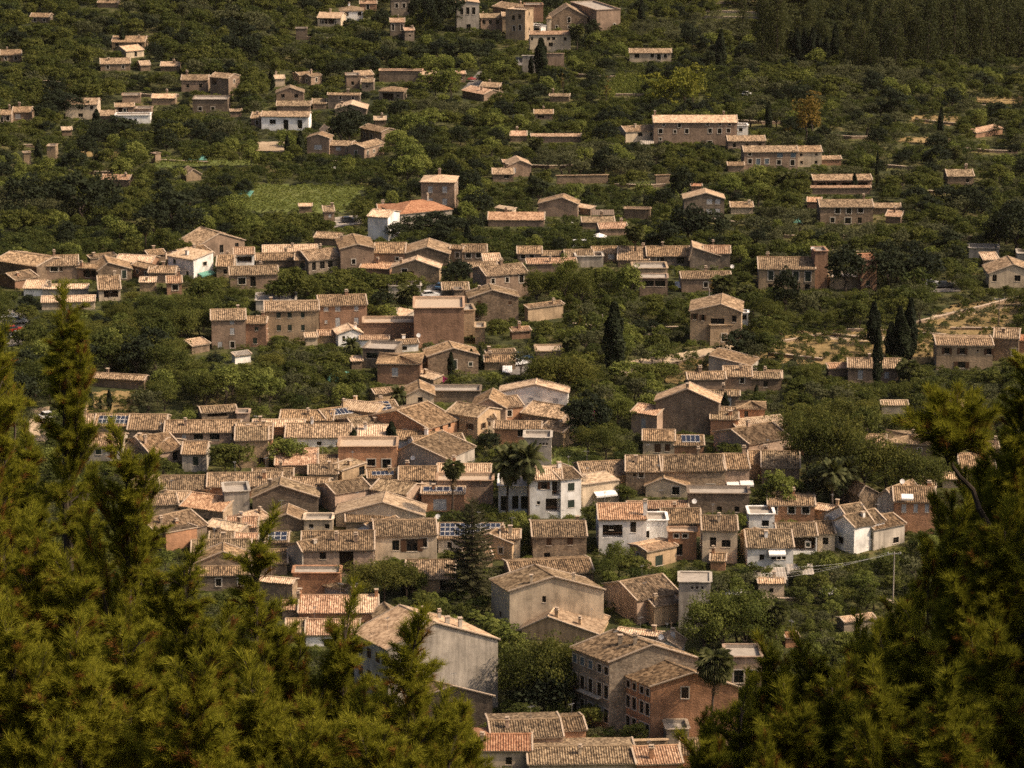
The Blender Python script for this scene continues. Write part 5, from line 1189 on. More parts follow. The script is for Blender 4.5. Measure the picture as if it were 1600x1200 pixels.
def stone_wall(pts, hp, label, wall='st', thick=.5):
    P = [pick(a, b) for a, b in pts]; s = FPX / proj(P[0])[2]; H = hp / s; m = MB()
    c = P[0].copy(); root = empty('stone_wall', c); tag(root, label, 'wall', 'dry stone walls of the terraces')
    L = []
    for i in range(len(P) - 1):
        n = max(2, int((P[i + 1] - P[i]).length / 3))
        for k in range(n): L.append(P[i].lerp(P[i + 1], k / n))
    L.append(P[-1]); cp_ = MB()
    for i in range(len(L) - 1):
        A, B = L[i], L[i + 1]; d = (B - A); d.z = 0; d.normalize(); nn = Vector((-d.y, d.x, 0)) * thick / 2; za, zb_ = g(A.x, A.y), g(B.x, B.y)
        def q(p, n_, z): return (p.x + n_.x - c.x, p.y + n_.y - c.y, z - c.z)
        ha = H * (1 + .06 * math.sin(i * 1.7)); hb = H * (1 + .06 * math.sin(i * 1.7 + 1.7))
        m.face([q(A, -nn, za - 1), q(B, -nn, zb_ - 1), q(B, -nn, zb_ + hb), q(A, -nn, za + ha)]); m.face([q(B, nn, zb_ - 1), q(A, nn, za - 1), q(A, nn, za + ha), q(B, nn, zb_ + hb)])
        nn2 = nn * 1.25
        a, b, c_, d_ = q(A, -nn2, za + ha + .12), q(B, -nn2, zb_ + hb + .12), q(B, nn2, zb_ + hb + .12), q(A, nn2, za + ha + .12)
        cp_.face([a, b, c_, d_]); cp_.face([q(A, -nn2, za + ha), q(B, -nn2, zb_ + hb), b, a]); cp_.face([q(B, nn2, zb_ + hb), q(A, nn2, za + ha), d_, c_])
    link('masonry', m.mesh('masonry', [wall]), root); link('cope_stones', cp_.mesh('cope_stones', ['cap']), root)
for pts, hp_, lb in (
    ([(895, 512), (960, 520), (1060, 517)], 7, 'purple brown retaining wall above the stepped path'),
    ([(905, 530), (1000, 530), (1050, 524)], 5, 'second retaining wall below the purple brown one'),
    ([(975, 588), (1060, 568), (1150, 550)], 4, 'low wall along the stepped path'),
    ([(1205, 540), (1290, 524), (1360, 532)], 4, 'terrace wall above the young orchard'),
    ([(1200, 556), (1285, 565)], 5, 'terrace wall under the young orchard'),
    ([(1320, 518), (1400, 520)], 4, 'pale wall between the cypresses'),
    ([(1430, 508), (1520, 486), (1600, 466)], 5, 'fenced wall climbing the golden slope'),
    ([(1485, 516), (1560, 516)], 4, 'upper dark ledge wall on the golden slope'),
    ([(1440, 524), (1530, 530)], 4, 'lower dark ledge wall on the golden slope'),
    ([(232, 60), (285, 53)], 3, 'pinkish terrace wall on the upper left hill'),
    ([(240, 80), (290, 76)], 2.5, 'narrow terrace wall below the pinkish one'),
    ([(310, 68), (400, 70)], 2.5, 'pale terrace wall in the upper left groves'),
    ([(355, 78), (400, 80)], 2.5, 'short terrace wall near the upper left groves'),
    ([(1080, 18), (1190, 22)], 3, 'upper pale terrace wall near the top edge'),
    ([(1090, 28), (1190, 30)], 3, 'lower pale terrace wall near the top edge'),
    ([(1075, 5), (1170, 6)], 3, 'highest pale terrace wall at the top edge'),
    ([(960, 150), (1010, 150)], 3, 'wall behind the cane field'),
    ([(513, 256), (545, 256)], 4, 'arched garden wall below the long wing'),
    ([(1430, 190), (1500, 197)], 4, 'red brown terrace wall beside the thin cypress'),
    ([(1500, 165), (1560, 170)], 4, 'terrace wall on the dry upper right slope'),
    ([(240, 252), (325, 256)], 3, 'low dark wall by the green netting'),
    ([(600, 300 + 36), (640, 333)], 3, 'yard wall beside the carport'),
    ([(1350, 925), (1410, 952), (1436, 955)], 4, 'sandy garden wall near the lower right pines'),
    ([(1100, 940), (1190, 938), (1290, 938)], 3, 'low stone wall of the parasol terrace')):
    stone_wall(pts, hp_, lb, 'cr' if 'pale' in lb or 'sandy' in lb else 'st')

ground_material('grs', 'olive terrace grass', ((.05, .055, .015), (.085, .085, .025), (.13, .115, .04), (.2, .15, .07)), 1.6)
for (x0, y0, x1, y1) in ((812,262,905,262), (870,284,950,283), (960,292,1040,292), (1225,372,1330,372), (1440,372,1520,374), (1100,345,1180,352), (0,228,60,230), (100,270,190,272), (700,235,770,237), (840,330,900,331),
                         (1290,215,1370,217), (1500,235,1590,240), (1380,262,1450,264), (60,130,140,133), (480,62,560,64), (900,120,980,124), (1150,192,1230,194), (1180,420,1240,421), (1290,395,1380,397), (560,285,610,287), (200,150,280,152), (1420,300,1500,303), (640,335,690,336)):
    rel, ph = near_phrase((x0 + x1) / 2, y0); stone_wall([(x0, y0), ((x0 + x1) / 2, (y0 + y1) / 2 + 1.5), (x1, y1)], 4.5, f'dry stone terrace wall {rel} the {ph}', random.choice(('st2', 'pk2')))
    patch('terrace_grass', [(x0 + 4, y0 + 5), (x1 - 4, y1 + 5), (x1 - 2, y1 + 2), (x0 + 2, y0 + 2)], 'grs', 30, 4, rough=.8, mask=False)
    MASK.append([(x0, y0 - 4), (x1, y1 - 4), (x1, y1 + 3.5), (x0, y0 + 3.5)])

# ------------------------------------------------------------------ palms, conifers and the trees one can tell apart
for a in (('date', 792, 806, 110, 66, 'big date palm left of its twin before the white villa'), ('date', 826, 812, 120, 64, 'taller date palm right beside the white villa'),
          ('fan', 707, 822, 106, 32, 'slim fan palm standing by the row of solar panels'), ('fan', 1110, 1170, 160, 56, 'tall fan palm against the orange end of the manor'),
          ('fan', 228, 398, 58, 26, 'fan palm with a thick skirt behind the upper left row'), ('fan', 902, 82, 44, 24, 'fan palm beside the cream villa with a balcony'),
          ('fan', 993, 412, 62, 28, 'dark fan palm rising from the upper row'), ('fan', 637, 488, 42, 34, 'fan palm before the plain grey shed wall'),
          ('fan', 892, 564, 36, 26, 'small fan palm below the retaining walls'), ('fan', 1129, 472, 42, 38, 'broad fan palm before the long low house'),
          ('fan', 1165, 482, 36, 30, 'pale fan palm right of the ochre house'), ('date', 621, 640, 36, 32, 'young date palm in the back roofs'),
          ('date', 1300, 800, 82, 50, 'date palm beneath the large dark pines'), ('date', 1322, 790, 76, 46, 'second date palm beneath the large dark pines'),
          ('fan', 1420, 604, 42, 36, 'pale fan palm beside the brown cottage'), ('fan', 1212, 1022, 84, 42, 'fan palm with a rusty skirt in the lower thicket'),
          ('date', 548, 560, 32, 30, 'little palm beside the white cottages'), ('date', 1158, 68, 22, 22, 'small distant palm on the upper slope'), ('fan', 1490, 262, 34, 22, 'sparse palm left of the small brown barn'),
          ('fan', 837, 245, 30, 22, 'distant palm beside the sloping grove roof'), ('fan', 1228, 300, 30, 26, 'palm at the left of the pillared loggia')): palm(*a)
P = pick(738, 935); s = FPX / proj(P)[2]; HN = 168 / s; root = empty('norfolk_pine', (P.x, P.y, g(P.x, P.y))); tag(root, 'tall tiered conifer in front of the solar panel field', 'conifer')
m = MB(); m.tube([(0, 0, -.5), (0, 0, HN * .5), (0, 0, HN)], [.28, .2, .04], 8); link('trunk', m.mesh('trunk', ['bark']), root)
def whorl_branch(seed):
    rng = np.random.default_rng(seed); C = []; N = []
    for i in range(230):
        t = rng.uniform(.08, 1); side = rng.uniform(-1, 1) * (.20 * (1 - t) + .06) ; z = .10 * t * t + .02 - .06 * abs(side); C.append((t, side, z + rng.normal(0, .012))); N.append((0, 0, 1))
    V, F = leaf_quads(np.array(C), np.array(N) * 2.0, rng.uniform(.07, .13, len(C)), rng, .4)
    return fastmesh('branch', V, F, ['nfk'], rng.random(len(C)))
wb = [whorl_branch(i) for i in range(4)]
for k in range(17):
    t = k / 17; z = HN * (.10 + .88 * t); L = (1 - t) ** .55 * 4.9 * random.uniform(.9, 1.05) + .35
    for j in range(7):
        el = -R(8) + R(30) * t
        link('branch', random.choice(wb), root, Matrix.Translation((0, 0, z + random.uniform(-.12, .12))) @ Matrix.Rotation(j * 6.283 / 7 + k * .6 + random.uniform(-.12, .12), 4, 'Z') @ Matrix.Rotation(-el, 4, 'Y') @ Matrix.Diagonal((L, L, L, 1)))
TREES.append((P.x, P.y, 2))
MT = [  # kind, px, base py, height px, width px
 ('cy',959,588,114,32),('cy',1363,538,68,19),('cy',1369,608,108,15),('cy',1391,562,64,17),('cy',1404,558,84,18),('cy',1420,562,102,20),('cy',1411,566,70,22),('cy',1126,116,72,16),('cy',845,121,62,19),('cy',829,118,30,8),
 ('cy',1469,226,58,9),('cy',1202,206,48,11),('cy',192,76,38,8),('cy',62,256,38,12),('cy',1371,292,58,6),('cy',554,700,31,15),('cy',613,700,42,17),('cy',1018,632,34,9),('cy',1134,645,32,11),('cy',1183,627,26,8),
 ('cy',704,592,42,10),('cy',737,582,38,9),('cy',751,577,37,10),('cy',142,641,30,8),('cy',170,642,36,8),('cy',128,640,30,8),('cy',158,640,18,5),('cy',425,142,36,9),('cy',1001,46,48,11),('cy',729,388,42,12),('cy',830,300,30,9),
 ('cy',1235,104,58,13),('cy',1246,106,62,14),('cy',1257,105,60,13),('cy',1268,106,66,14),('cy',1280,106,52,13),('cy',1291,107,48,13),('cy',1304,106,72,14),('cy',1325,56,44,9),('cy',1334,300,30,8),('cy',449,246,36,9),('cy',152,198,28,12),('cy',470,246,40,12),
 ('pin',1190,106,118,34),('pin',1212,106,120,36),('pin',1160,60,60,26),('pin',1345,112,72,34),('pin',1360,118,66,36),('pin',1376,110,108,40),('pin',1398,118,92,36),('pin',1412,112,112,40),('pin',1432,114,90,34),('pin',1450,112,124,42),('pin',1470,108,118,40),('pin',1490,106,126,44),('pin',1512,102,120,40),('pin',1530,104,100,36),('pin',1550,98,104,38),('pin',1572,96,96,40),('pin',1592,96,90,38),
 ('pin',1355,60,66,30),('pin',1390,50,62,32),('pin',1425,50,60,30),('pin',1460,50,60,30),('pin',1505,48,60,30),('pin',1545,46,60,30),('pin',1585,46,60,30),('pin',1330,100,50,26),('pin',1322,116,48,28),
 ('brn',1258,228,84,46),('brn',1270,215,70,36),('yel',1068,178,66,56),('yel',1036,178,56,52),('yel',1082,165,50,40),('lgt',1020,150,26,30),('lgt',1012,148,22,24),
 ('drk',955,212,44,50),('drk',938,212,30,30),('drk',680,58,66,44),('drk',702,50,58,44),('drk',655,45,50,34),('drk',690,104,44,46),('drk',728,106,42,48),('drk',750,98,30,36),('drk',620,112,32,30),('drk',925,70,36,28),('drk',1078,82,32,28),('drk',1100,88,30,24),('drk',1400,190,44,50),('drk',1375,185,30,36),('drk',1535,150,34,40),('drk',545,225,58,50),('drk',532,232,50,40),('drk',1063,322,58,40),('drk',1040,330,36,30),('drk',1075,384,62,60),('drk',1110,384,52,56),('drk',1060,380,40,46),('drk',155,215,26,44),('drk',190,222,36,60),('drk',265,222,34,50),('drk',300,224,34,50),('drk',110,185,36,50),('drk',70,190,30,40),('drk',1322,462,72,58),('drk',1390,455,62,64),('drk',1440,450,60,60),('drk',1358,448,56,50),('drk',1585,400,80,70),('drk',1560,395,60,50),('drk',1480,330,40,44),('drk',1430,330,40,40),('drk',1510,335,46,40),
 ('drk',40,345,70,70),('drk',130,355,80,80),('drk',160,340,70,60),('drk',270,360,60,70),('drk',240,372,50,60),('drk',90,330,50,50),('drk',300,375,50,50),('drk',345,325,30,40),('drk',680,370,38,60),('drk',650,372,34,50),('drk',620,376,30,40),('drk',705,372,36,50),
 ('poc',672,160,48,22),('poc',683,160,52,22),('poc',694,162,56,24),('poc',704,163,58,24),('poc',712,155,46,20),('poc',662,150,36,20),
 ('lgt',645,220,40,40),('lgt',676,208,38,42),('lgt',617,238,34,34),('lgt',628,248,42,42),('lgt',640,262,46,42),('lgt',650,272,44,38),('lgt',638,290,46,48),('lgt',655,285,40,36),
 ('bl',460,478,62,52),('bl',435,480,46,46),('bl',530,466,44,60),('bl',560,462,40,50),('bl',590,462,36,44),('bl',615,460,34,44),('bl',505,470,44,44),('lgt',518,462,34,30),('bl',640,458,30,40),('drk',600,490,36,40),('drk',715,448,44,44),('big',485,478,44,40),
 ('lgt',980,478,62,48),('bri',885,478,72,46),('big',908,485,62,44),('big',840,478,54,48),('big',862,474,44,40),('bl',930,470,50,40),('bl',948,470,48,36),('bl',750,506,32,24),
 ('drk',1155,563,44,62),('drk',1228,503,82,40),('drk',1020,528,24,36),('drk',1000,520,20,28),
 ('bgd',842,622,62,60),('bgd',870,625,70,76),('bgd',902,622,64,66),('bgd',925,612,40,50),('ol',815,588,44,36),('bl',905,660,42,36),('drk',905,695,66,56),('drk',925,690,70,60),('ol',942,650,48,46),('drk',915,645,36,30),('bri',966,672,50,54),('bgd',945,722,54,58),('bgd',918,712,46,44),('lgt',985,600,34,60),('bl',1010,602,34,44),('bl',1035,598,34,44),
 ('bl',352,745,56,46),('bl',375,745,56,50),('lgt',436,728,42,44),('lgt',455,728,42,46),('bl',228,752,44,34),('bl',255,752,34,44),('drk',245,748,34,40),('drk',765,710,38,32),
 ('bgd',600,942,62,66),('bgd',568,940,58,60),('bgd',635,938,60,50),('cy',635,930,46,14),('bl',655,932,40,30),
 ('bri',968,905,54,54),('big',950,915,40,46),('bl',990,908,42,46),('bl',965,782,26,34),('bl',982,786,24,28),
 ('bri',1098,1028,92,78),('bri',1132,1030,104,84),('bri',1168,1030,98,80),('bri',1190,1020,80,60),('bri',1150,1010,84,60),
 ('bgd',850,1115,124,86),('bgd',885,1112,112,74),('bgd',822,1118,108,66),('drk',865,1118,80,90),('drk',835,1120,70,80),('poc',795,1062,96,44),('poc',812,1070,90,44),('poc',778,1030,66,40),('poc',760,1000,44,34),('poc',742,985,32,28),('lgt',800,1075,70,44),
 ('bgd',1262,760,108,66),('bgd',1290,765,116,74),('bgd',1318,768,112,70),('bgd',1250,730,70,60),('bgd',1348,780,98,70),('bgd',1385,786,92,76),('bgd',1420,790,88,72),('bgd',1448,792,78,60),('drk',1275,790,60,54),('drk',1300,792,54,44),('lgt',1215,800,62,50),('lgt',1235,790,44,40),('bl',1200,800,44,36),
 ('bgd',1240,700,58,60),('bgd',1275,690,56,60),('bgd',1310,680,54,56),('bgd',1350,672,46,50),('bl',1345,700,60,50),
 ('mag',930,662,20,16),('mag',685,602,14,22),('mag',696,600,12,18),('mag',1205,505,14,14),('mag',350,125,8,10),('drb',948,170,48,18),('drb',880,160,50,14),('drb',1110,475,40,16),('drb',905,530,46,14),
 ('bl',1178,430,20,30),
]
for t in MT:
    sh = 1.0
    tree(t[0], t[1] + random.uniform(-1.5, 1.5), t[2], t[3] * random.uniform(.95, 1.05), t[4] * random.uniform(.95, 1.08))
# ---- fill the groves: positions on the ground, never covering a house behind
FC = [(sum(p[0] for p in f) / 4, sum(p[1] for p in f) / 4, max(math.hypot(p[0] - sum(q[0] for q in f) / 4, p[1] - sum(q[1] for q in f) / 4) for p in f), f) for f in FOOT]
def in_foot(x, y, r):
    for cx, cy_, rr, f in FC:
        if abs(x - cx) < rr + r and abs(y - cy_) < rr + r:
            if inpoly(x, y, f): return True
            for i in range(4):
                ax, ay = f[i]; bx, by = f[(i + 1) % 4]; dx, dy = bx - ax, by - ay; t = max(0, min(1, ((x - ax) * dx + (y - ay) * dy) / (dx * dx + dy * dy + 1e-9)))
                if math.hypot(x - ax - dx * t, y - ay - dy * t) < r: return True
    return False
def covers(x, y, H, wd, extra=0):
    z = g(x, y); px, py, d = proj((x, y, z)); s = FPX / d; top = py - H * s; l, r = px - wd * s / 2, px + wd * s / 2
    for q in PROT:
        if q[4] > d - 4 and l < q[2] - 1 and r > q[0] + 1 and top < q[3] and py > q[1]: return True
    for q in MASK:
        if inpoly(px, py, q) or (inpoly(px, top + 1, q)) or inpoly(px, (top + py) / 2, q): return True
    return False
def near_tree(x, y, r):
    for tx, ty, tr in TREES:
        if abs(tx - x) < r + tr and math.hypot(tx - x, ty - y) < (r + tr) * .62: return True
    return False
FILL = []
GR = {}
def grid_near(x, y, r):
    for i in range(int(x // 8) - 1, int(x // 8) + 2):
        for j in range(int(y // 8) - 1, int(y // 8) + 2):
            for tx, ty, tr in GR.get((i, j), ()):
                if math.hypot(tx - x, ty - y) < (r + tr) * .58: return True
    return False
def add_fill(kind, x, y, H, wd):
    FILL.append((kind, x, y, H, wd)); GR.setdefault((int(x // 8), int(y // 8)), []).append((x, y, wd / 2))
for tx, ty, tr in TREES: GR.setdefault((int(tx // 8), int(ty // 8)), []).append((tx, ty, tr))
rr = random.Random(99)
for att in range(36000):
    y = rr.uniform(425, 1330) if rr.random() < .75 else rr.uniform(425, 760); x = rr.uniform(-1, 1) * (y * .168 + 6)
    px, py, d = proj((x, y, g(x, y)))
    zz = math.sin(x / 31 + y / 53) + math.sin(x / 17 - y / 29 + 2) + .8 * math.sin(y / 14 + x / 60)
    if py < 98 and px > 1190: kind, H = ('pin', rr.uniform(6, 16)) if rr.random() < .30 else ('fdk', rr.uniform(4, 11))
    elif py < 230 and px < 640: kind = rr.choice(('bl', 'ol', 'drk', 'bl', 'cit', 'bl')); H = rr.uniform(3.5, 8.5)
    elif py < 430:
        kind = ('cit' if zz > .2 else 'ol' if zz < -1.6 else 'bl' if zz < -.1 else 'lgt' if zz < 0 else 'cit'); H = rr.uniform(2.6, 4.2) if kind == 'cit' else rr.uniform(3.2, 6.5)
        if rr.random() < .12: kind, H = 'drk', rr.uniform(3.5, 7.5)
        if rr.random() < .05: kind, H = 'lgt', rr.uniform(4, 7)
        if px > 1150 and rr.random() < .2: kind = 'ol'; H = rr.uniform(3, 6)
    elif px < 430 and py < 650: kind = rr.choice(('big', 'bgd', 'big', 'bl', 'drk', 'bl', 'lgt')); H = rr.uniform(4.5, 8.5)
    elif px > 1180 and py < 760: kind = rr.choice(('bl', 'big', 'ol', 'bl', 'cit')); H = rr.uniform(3, 6.5)
    else: kind = rr.choice(('bl', 'cit', 'bl', 'shr', 'lgt', 'ol')); H = rr.uniform(2.2, 5.5) if kind != 'shr' else rr.uniform(1, 2.4)
    wd = H / HK[kind] * WK[kind] * rr.uniform(.9, 1.25)
    if kind == 'cit' and rr.random() < .15: kind = 'shr'; H *= .6
    if grid_near(x, y, wd / 2): continue
    if in_foot(x, y, wd * .30 + .2): continue
    if covers(x, y, H, wd):
        H *= .5; wd *= .6
        if H < 1.0 or covers(x, y, H, wd):
            kind = 'shr'; H = rr.uniform(.8, 1.6); wd = H * 1.5
            if in_foot(x, y, wd * .4) or covers(x, y, H, wd): continue
    add_fill(kind, x, y, H, wd)
# bushes hugging walls, courtyard greens: second pass of small shrubs
for att in range(22000):
    y = rr.uniform(425, 1200); x = rr.uniform(-1, 1) * (y * .165 + 4); H = rr.uniform(.8, 2.0); wd = H * rr.uniform(1.2, 1.8)
    if grid_near(x, y, wd / 2) or in_foot(x, y, wd * .4) or covers(x, y, H, wd): continue
    add_fill(rr.choice(('shr', 'shr', 'cit', 'ol', 'lgt')), x, y, H, wd)
# young trees dotted over the dry terraces, crops in the fields
for name, q in PQ:
    xs_, ys_ = [p[0] for p in q], [p[1] for p in q]
    if name == 'dry_terrace' or name == 'palm_garden':
        for k in range(int((max(xs_) - min(xs_)) * (max(ys_) - min(ys_)) / (70 if ys_[0] > 500 else 34))):
            px, py = rr.uniform(min(xs_) - 6, max(xs_) + 6), rr.uniform(min(ys_) - 3, max(ys_) + 3)
            if not inpoly(px, py, q) and rr.random() < .4: continue
            P = pick(px, py); H = rr.uniform(.7, 2.3); wd = H * rr.uniform(1, 1.5)
            if in_foot(P.x, P.y, wd * .4) or grid_near(P.x, P.y, wd * .6): continue
            z_ = proj((P.x, P.y, g(P.x, P.y) + H)); bad = any(c[4] > z_[2] - 4 and c[0] < px < c[2] and z_[1] < c[3] and py > c[1] for c in PROT)
            if not bad: add_fill(rr.choice(('cit', 'shr', 'ol')), P.x, P.y, H, wd)
CROP = []
for q, sx, sy, hh in (([(372, 330), (530, 332), (572, 292), (398, 290)], 1.0, 2.0, .9), ([(240, 262), (400, 258), (400, 250), (250, 249)], 1.1, 2.2, 1.0), ([(945, 150), (1010, 150), (1010, 128), (965, 122)], 1.0, 1.6, 2.4), ([(860, 728), (955, 726), (920, 700), (868, 700)], 1.3, 1.3, .6)):
    P = [pick(a, b) for a, b in q]; y = min(p.y for p in P)
    while y < max(p.y for p in P):
        x = min(p.x for p in P)
        while x < max(p.x for p in P):
            X, Y = x + rr.uniform(-.4, .4), y + rr.uniform(-.35, .35); pp = proj((X, Y, g(X, Y)))
            if inpoly(pp[0], pp[1], q) and rr.random() < .9: CROP.append(('crop', X, Y, hh * rr.uniform(.6, 1.3), rr.uniform(1.1, 1.9)))
            x += sx
        y += sy
# the largest in the picture stand as single trees, per kind name; the rest is one mass per kind
byname = {}
for f in FILL: byname.setdefault(KN[f[0]][0], []).append(f)
have = {}
for t in TREEQ: have[KN[t[1]][0]] = have.get(KN[t[1]][0], 0) + 1
REST = {}
for nmk, L in byname.items():
    L.sort(key=lambda f: -(f[3] * f[4]) / (f[2] ** 2)); k = max(0, min(len(L), 285 - have.get(nmk, 0))) if nmk not in ('forest_pine', 'forest_oak') else 0
    for f in L[:k]:
        px, py, d = proj((f[1], f[2], g(f[1], f[2]))); s = FPX / d
        tree(f[0], px, py, f[3] * s, f[4] * s, P=Vector((f[1], f[2], g(f[1], f[2]))))
    for f in L[k:]: REST.setdefault(f[0], []).append(f)
GNN = {'fdk': 'far_oak_wood', 'bl': 'mixed_grove', 'cit': 'citrus_grove', 'ol': 'olive_grove', 'lgt': 'light_grove', 'drk': 'dark_grove', 'big': 'dense_grove', 'bgd': 'pine_grove', 'pin': 'far_pine_wood', 'shr': 'undergrowth'}
GLB = {'fdk': 'dark oaks massed in the upper right wood', 'bl': 'leafy trees massed across the far valley groves', 'cit': 'rows of small citrus trees massed across the far groves', 'ol': 'greyish olive trees massed on the far terraces', 'lgt': 'light green bushes massed between the groves',
       'drk': 'dark oaks massed on the far slope', 'big': 'dense leafy thicket left of the stone trio', 'bgd': 'dark pine thicket at the left', 'pin': 'pine wood at the upper right edge', 'shr': 'low green undergrowth between the trees and walls'}
KIND['crop'] = ([blob_crown('crown', 'lgt', 141, 1.3, .8, .8, 8, 26, .26, .5)], None); HK['crop'] = 1.7; WK['crop'] = 2.7; GNN['crop'] = 'field_crop'; GLB['crop'] = 'light green crop rows in the fields'; REST['crop'] = CROP
for kind, L in REST.items():
    me = bpy.data.meshes.new(GNN[kind]); n = len(L); me.vertices.add(n)
    me.vertices.foreach_set('co', np.array([(f[1], f[2], g(f[1], f[2]) - .05) for f in L], np.float32).ravel())
    a = me.attributes.new('scl', 'FLOAT_VECTOR', 'POINT'); a.data.foreach_set('vector', np.array([(f[4] / WK[kind], f[4] / WK[kind], f[3] / HK[kind]) for f in L], np.float32).ravel())
    a = me.attributes.new('rotz', 'FLOAT', 'POINT'); a.data.foreach_set('value', np.array([rr.uniform(0, 6.28) for f in L], np.float32))
    o = link(GNN[kind], me); tag(o, GLB[kind], None, kind='stuff')
    ng = bpy.data.node_groups.new('scatter', 'GeometryNodeTree'); ng.interface.new_socket('Geometry', in_out='INPUT', socket_type='NodeSocketGeometry'); ng.interface.new_socket('Geometry', in_out='OUTPUT', socket_type='NodeSocketGeometry')
    gi, go = ng.nodes.new('NodeGroupInput'), ng.nodes.new('NodeGroupOutput'); jn = ng.nodes.new('GeometryNodeJoinGeometry')
    for cm in KIND[kind][0]:
        src = bpy.data.objects.new('crown_source', cm)                 # datablock only, never linked to the scene
        oi = ng.nodes.new('GeometryNodeObjectInfo'); oi.inputs['Object'].default_value = src; oi.inputs['As Instance'].default_value = True; ng.links.new(oi.outputs['Geometry'], jn.inputs[0])
    ip = ng.nodes.new('GeometryNodeInstanceOnPoints'); ip.inputs['Pick Instance'].default_value = True
    na = ng.nodes.new('GeometryNodeInputNamedAttribute'); na.data_type = 'FLOAT_VECTOR'; na.inputs[0].default_value = 'scl'
    nr = ng.nodes.new('GeometryNodeInputNamedAttribute'); nr.data_type = 'FLOAT'; nr.inputs[0].default_value = 'rotz'
    cx = ng.nodes.new('ShaderNodeCombineXYZ'); ng.links.new(nr.outputs[0], cx.inputs[2])
    ng.links.new(gi.outputs[0], ip.inputs['Points']); ng.links.new(jn.outputs[0], ip.inputs['Instance']); ng.links.new(na.outputs[0], ip.inputs['Scale']); ng.links.new(cx.outputs[0], ip.inputs['Rotation'])
    ng.links.new(ip.outputs[0], go.inputs[0]); md = o.modifiers.new('scatter', 'NODES'); md.node_group = ng
print('FILL', len(FILL), {k: len(v) for k, v in REST.items()})

# ------------------------------------------------------------------ cars, parasols, pole and wires
def car(px, py, yaw, col, label, van=False, cat='car'):
    key = 'car_' + col
    P = pick(px, py); root = empty('parked_van' if van else 'parked_car', (P.x, P.y, g(P.x, P.y) + .13)); root.rotation_euler.z = R(yaw); tag(root, label, 'van' if van else cat)
    L, Wd = (4.8, 1.85) if van else (4.1, 1.7); b = MB(); hz = .95 if not van else 1.1
    pr = [(-L / 2, .35), (-L / 2, .8), (-L / 2 + .25, hz), (L / 2 - 1.1, hz), (L / 2 - .1, .78), (L / 2, .6), (L / 2, .35)]
    def ext(pr, w0, w1, mi=0):
        n = len(pr)
        for i in range(n):
            a, c = pr[i], pr[(i + 1) % n]; b.face([(a[0], -w0, a[1]), (a[0], w0, a[1]), (c[0], w0, c[1]), (c[0], -w0, c[1])], mi)
        b.face([(a[0], -w0, a[1]) for a in pr], mi); b.face([(a[0], w0, a[1]) for a in reversed(pr)], mi)
    ext(pr, Wd / 2, Wd / 2); link('body', b.mesh('body', [key]), root)
    c = MB(); zt = 1.42 if not van else 1.95; x0, x1, x2, x3 = (-L / 2 + .25, -L / 2 + .75, L / 2 - 1.9, L / 2 - 1.15) if not van else (-L / 2 + .05, -L / 2 + .15, L / 2 - 1.5, L / 2 - .95)
    w0, w1 = Wd / 2 - .05, Wd / 2 - .18; lo = [(x0, -w0, hz - .01), (x3, -w0, hz - .01), (x3, w0, hz - .01), (x0, w0, hz - .01)]; hi = [(x1, -w1, zt), (x2, -w1, zt), (x2, w1, zt), (x1, w1, zt)]
    for i in range(4): c.face([lo[i], lo[(i + 1) % 4], hi[(i + 1) % 4], hi[i]])
    link('windows', c.mesh('windows', ['glass']), root); r_ = MB(); r_.box(x1 - .02, x2 + .02, -w1 - .02, w1 + .02, zt + .001, zt + .05); link('car_roof', r_.mesh('car_roof', [key]), root)
    wm = MB()
    wm.tube([(0, -.1, 0), (0, .1, 0)], [.32, .32], 12, 0)
    wme = wm.mesh('wheel', ['rub'])
    for sx in (-L * .31, L * .31):
        for sy in (-Wd / 2 + .08, Wd / 2 - .08): link('wheel', wme, root, Matrix.Translation((sx, sy, .32)))
for k, c in (('white', (.75, .75, .74)), ('silver', (.45, .46, .47)), ('dark', (.03, .035, .045)), ('red', (.35, .03, .025)), ('blue', (.05, .12, .22)), ('teal', (.05, .17, .17))):
    m, n, b = new_mat('car paint ' + k, .3); b.inputs['Base Color'].default_value = (*c, 1); b.inputs['Specular IOR Level'].default_value = .6; b.inputs['Coat Weight'].default_value = .4; MATS['car_' + k] = m
for a in ((910, 388, 5, 'white', 'white van parked above the mottled upper row', True), (672, 465, 20, 'white', 'white car on the lane below the bright verge gable', False), (690, 452, 70, 'blue', 'bluish car at the head of the lane', False),
          (12, 512, 80, 'dark', 'dark car in the car park at the left edge', False), (28, 506, 15, 'silver', 'silver car among others at the left edge', False), (22, 520, 20, 'red', 'red car in the left edge car park', False), (32, 528, 10, 'white', 'white car lowest in the left edge car park', False), (10, 498, 10, 'white', 'white car highest in the left edge car park', False),
          (1478, 450, 8, 'dark', 'dark car on the pale lot near the right edge', False), (1455, 447, 12, 'silver', 'silver car beside the dark one at right', False), (802, 99, 5, 'silver', 'silver car by the grey yard wall', False), (792, 96, 5, 'white', 'white car in the church square', False), (812, 97, 3, 'dark', 'dark car in the church square', False),
          (198, 236, 3, 'teal', 'teal car at the edge of the grove yard', False), (1140, 1150, 12, 'silver', 'silver car parked beside the manor', False), (808, 572, 30, 'white', 'white car on the lot above the white barn', False), (798, 560, 60, 'silver', 'silver car at the back of the lot above the barn', False), (818, 562, 10, 'blue', 'blue car on the lot above the white barn', False),
          (78, 655, 30, 'white', 'white car on the sunny yard behind the pine shoots', False), (545, 348, 15, 'dark', 'dark car on the pale carport yard', False), (1166, 150, 60, 'white', 'white car glimpsed among trees on the upper slope', False)): car(*a)
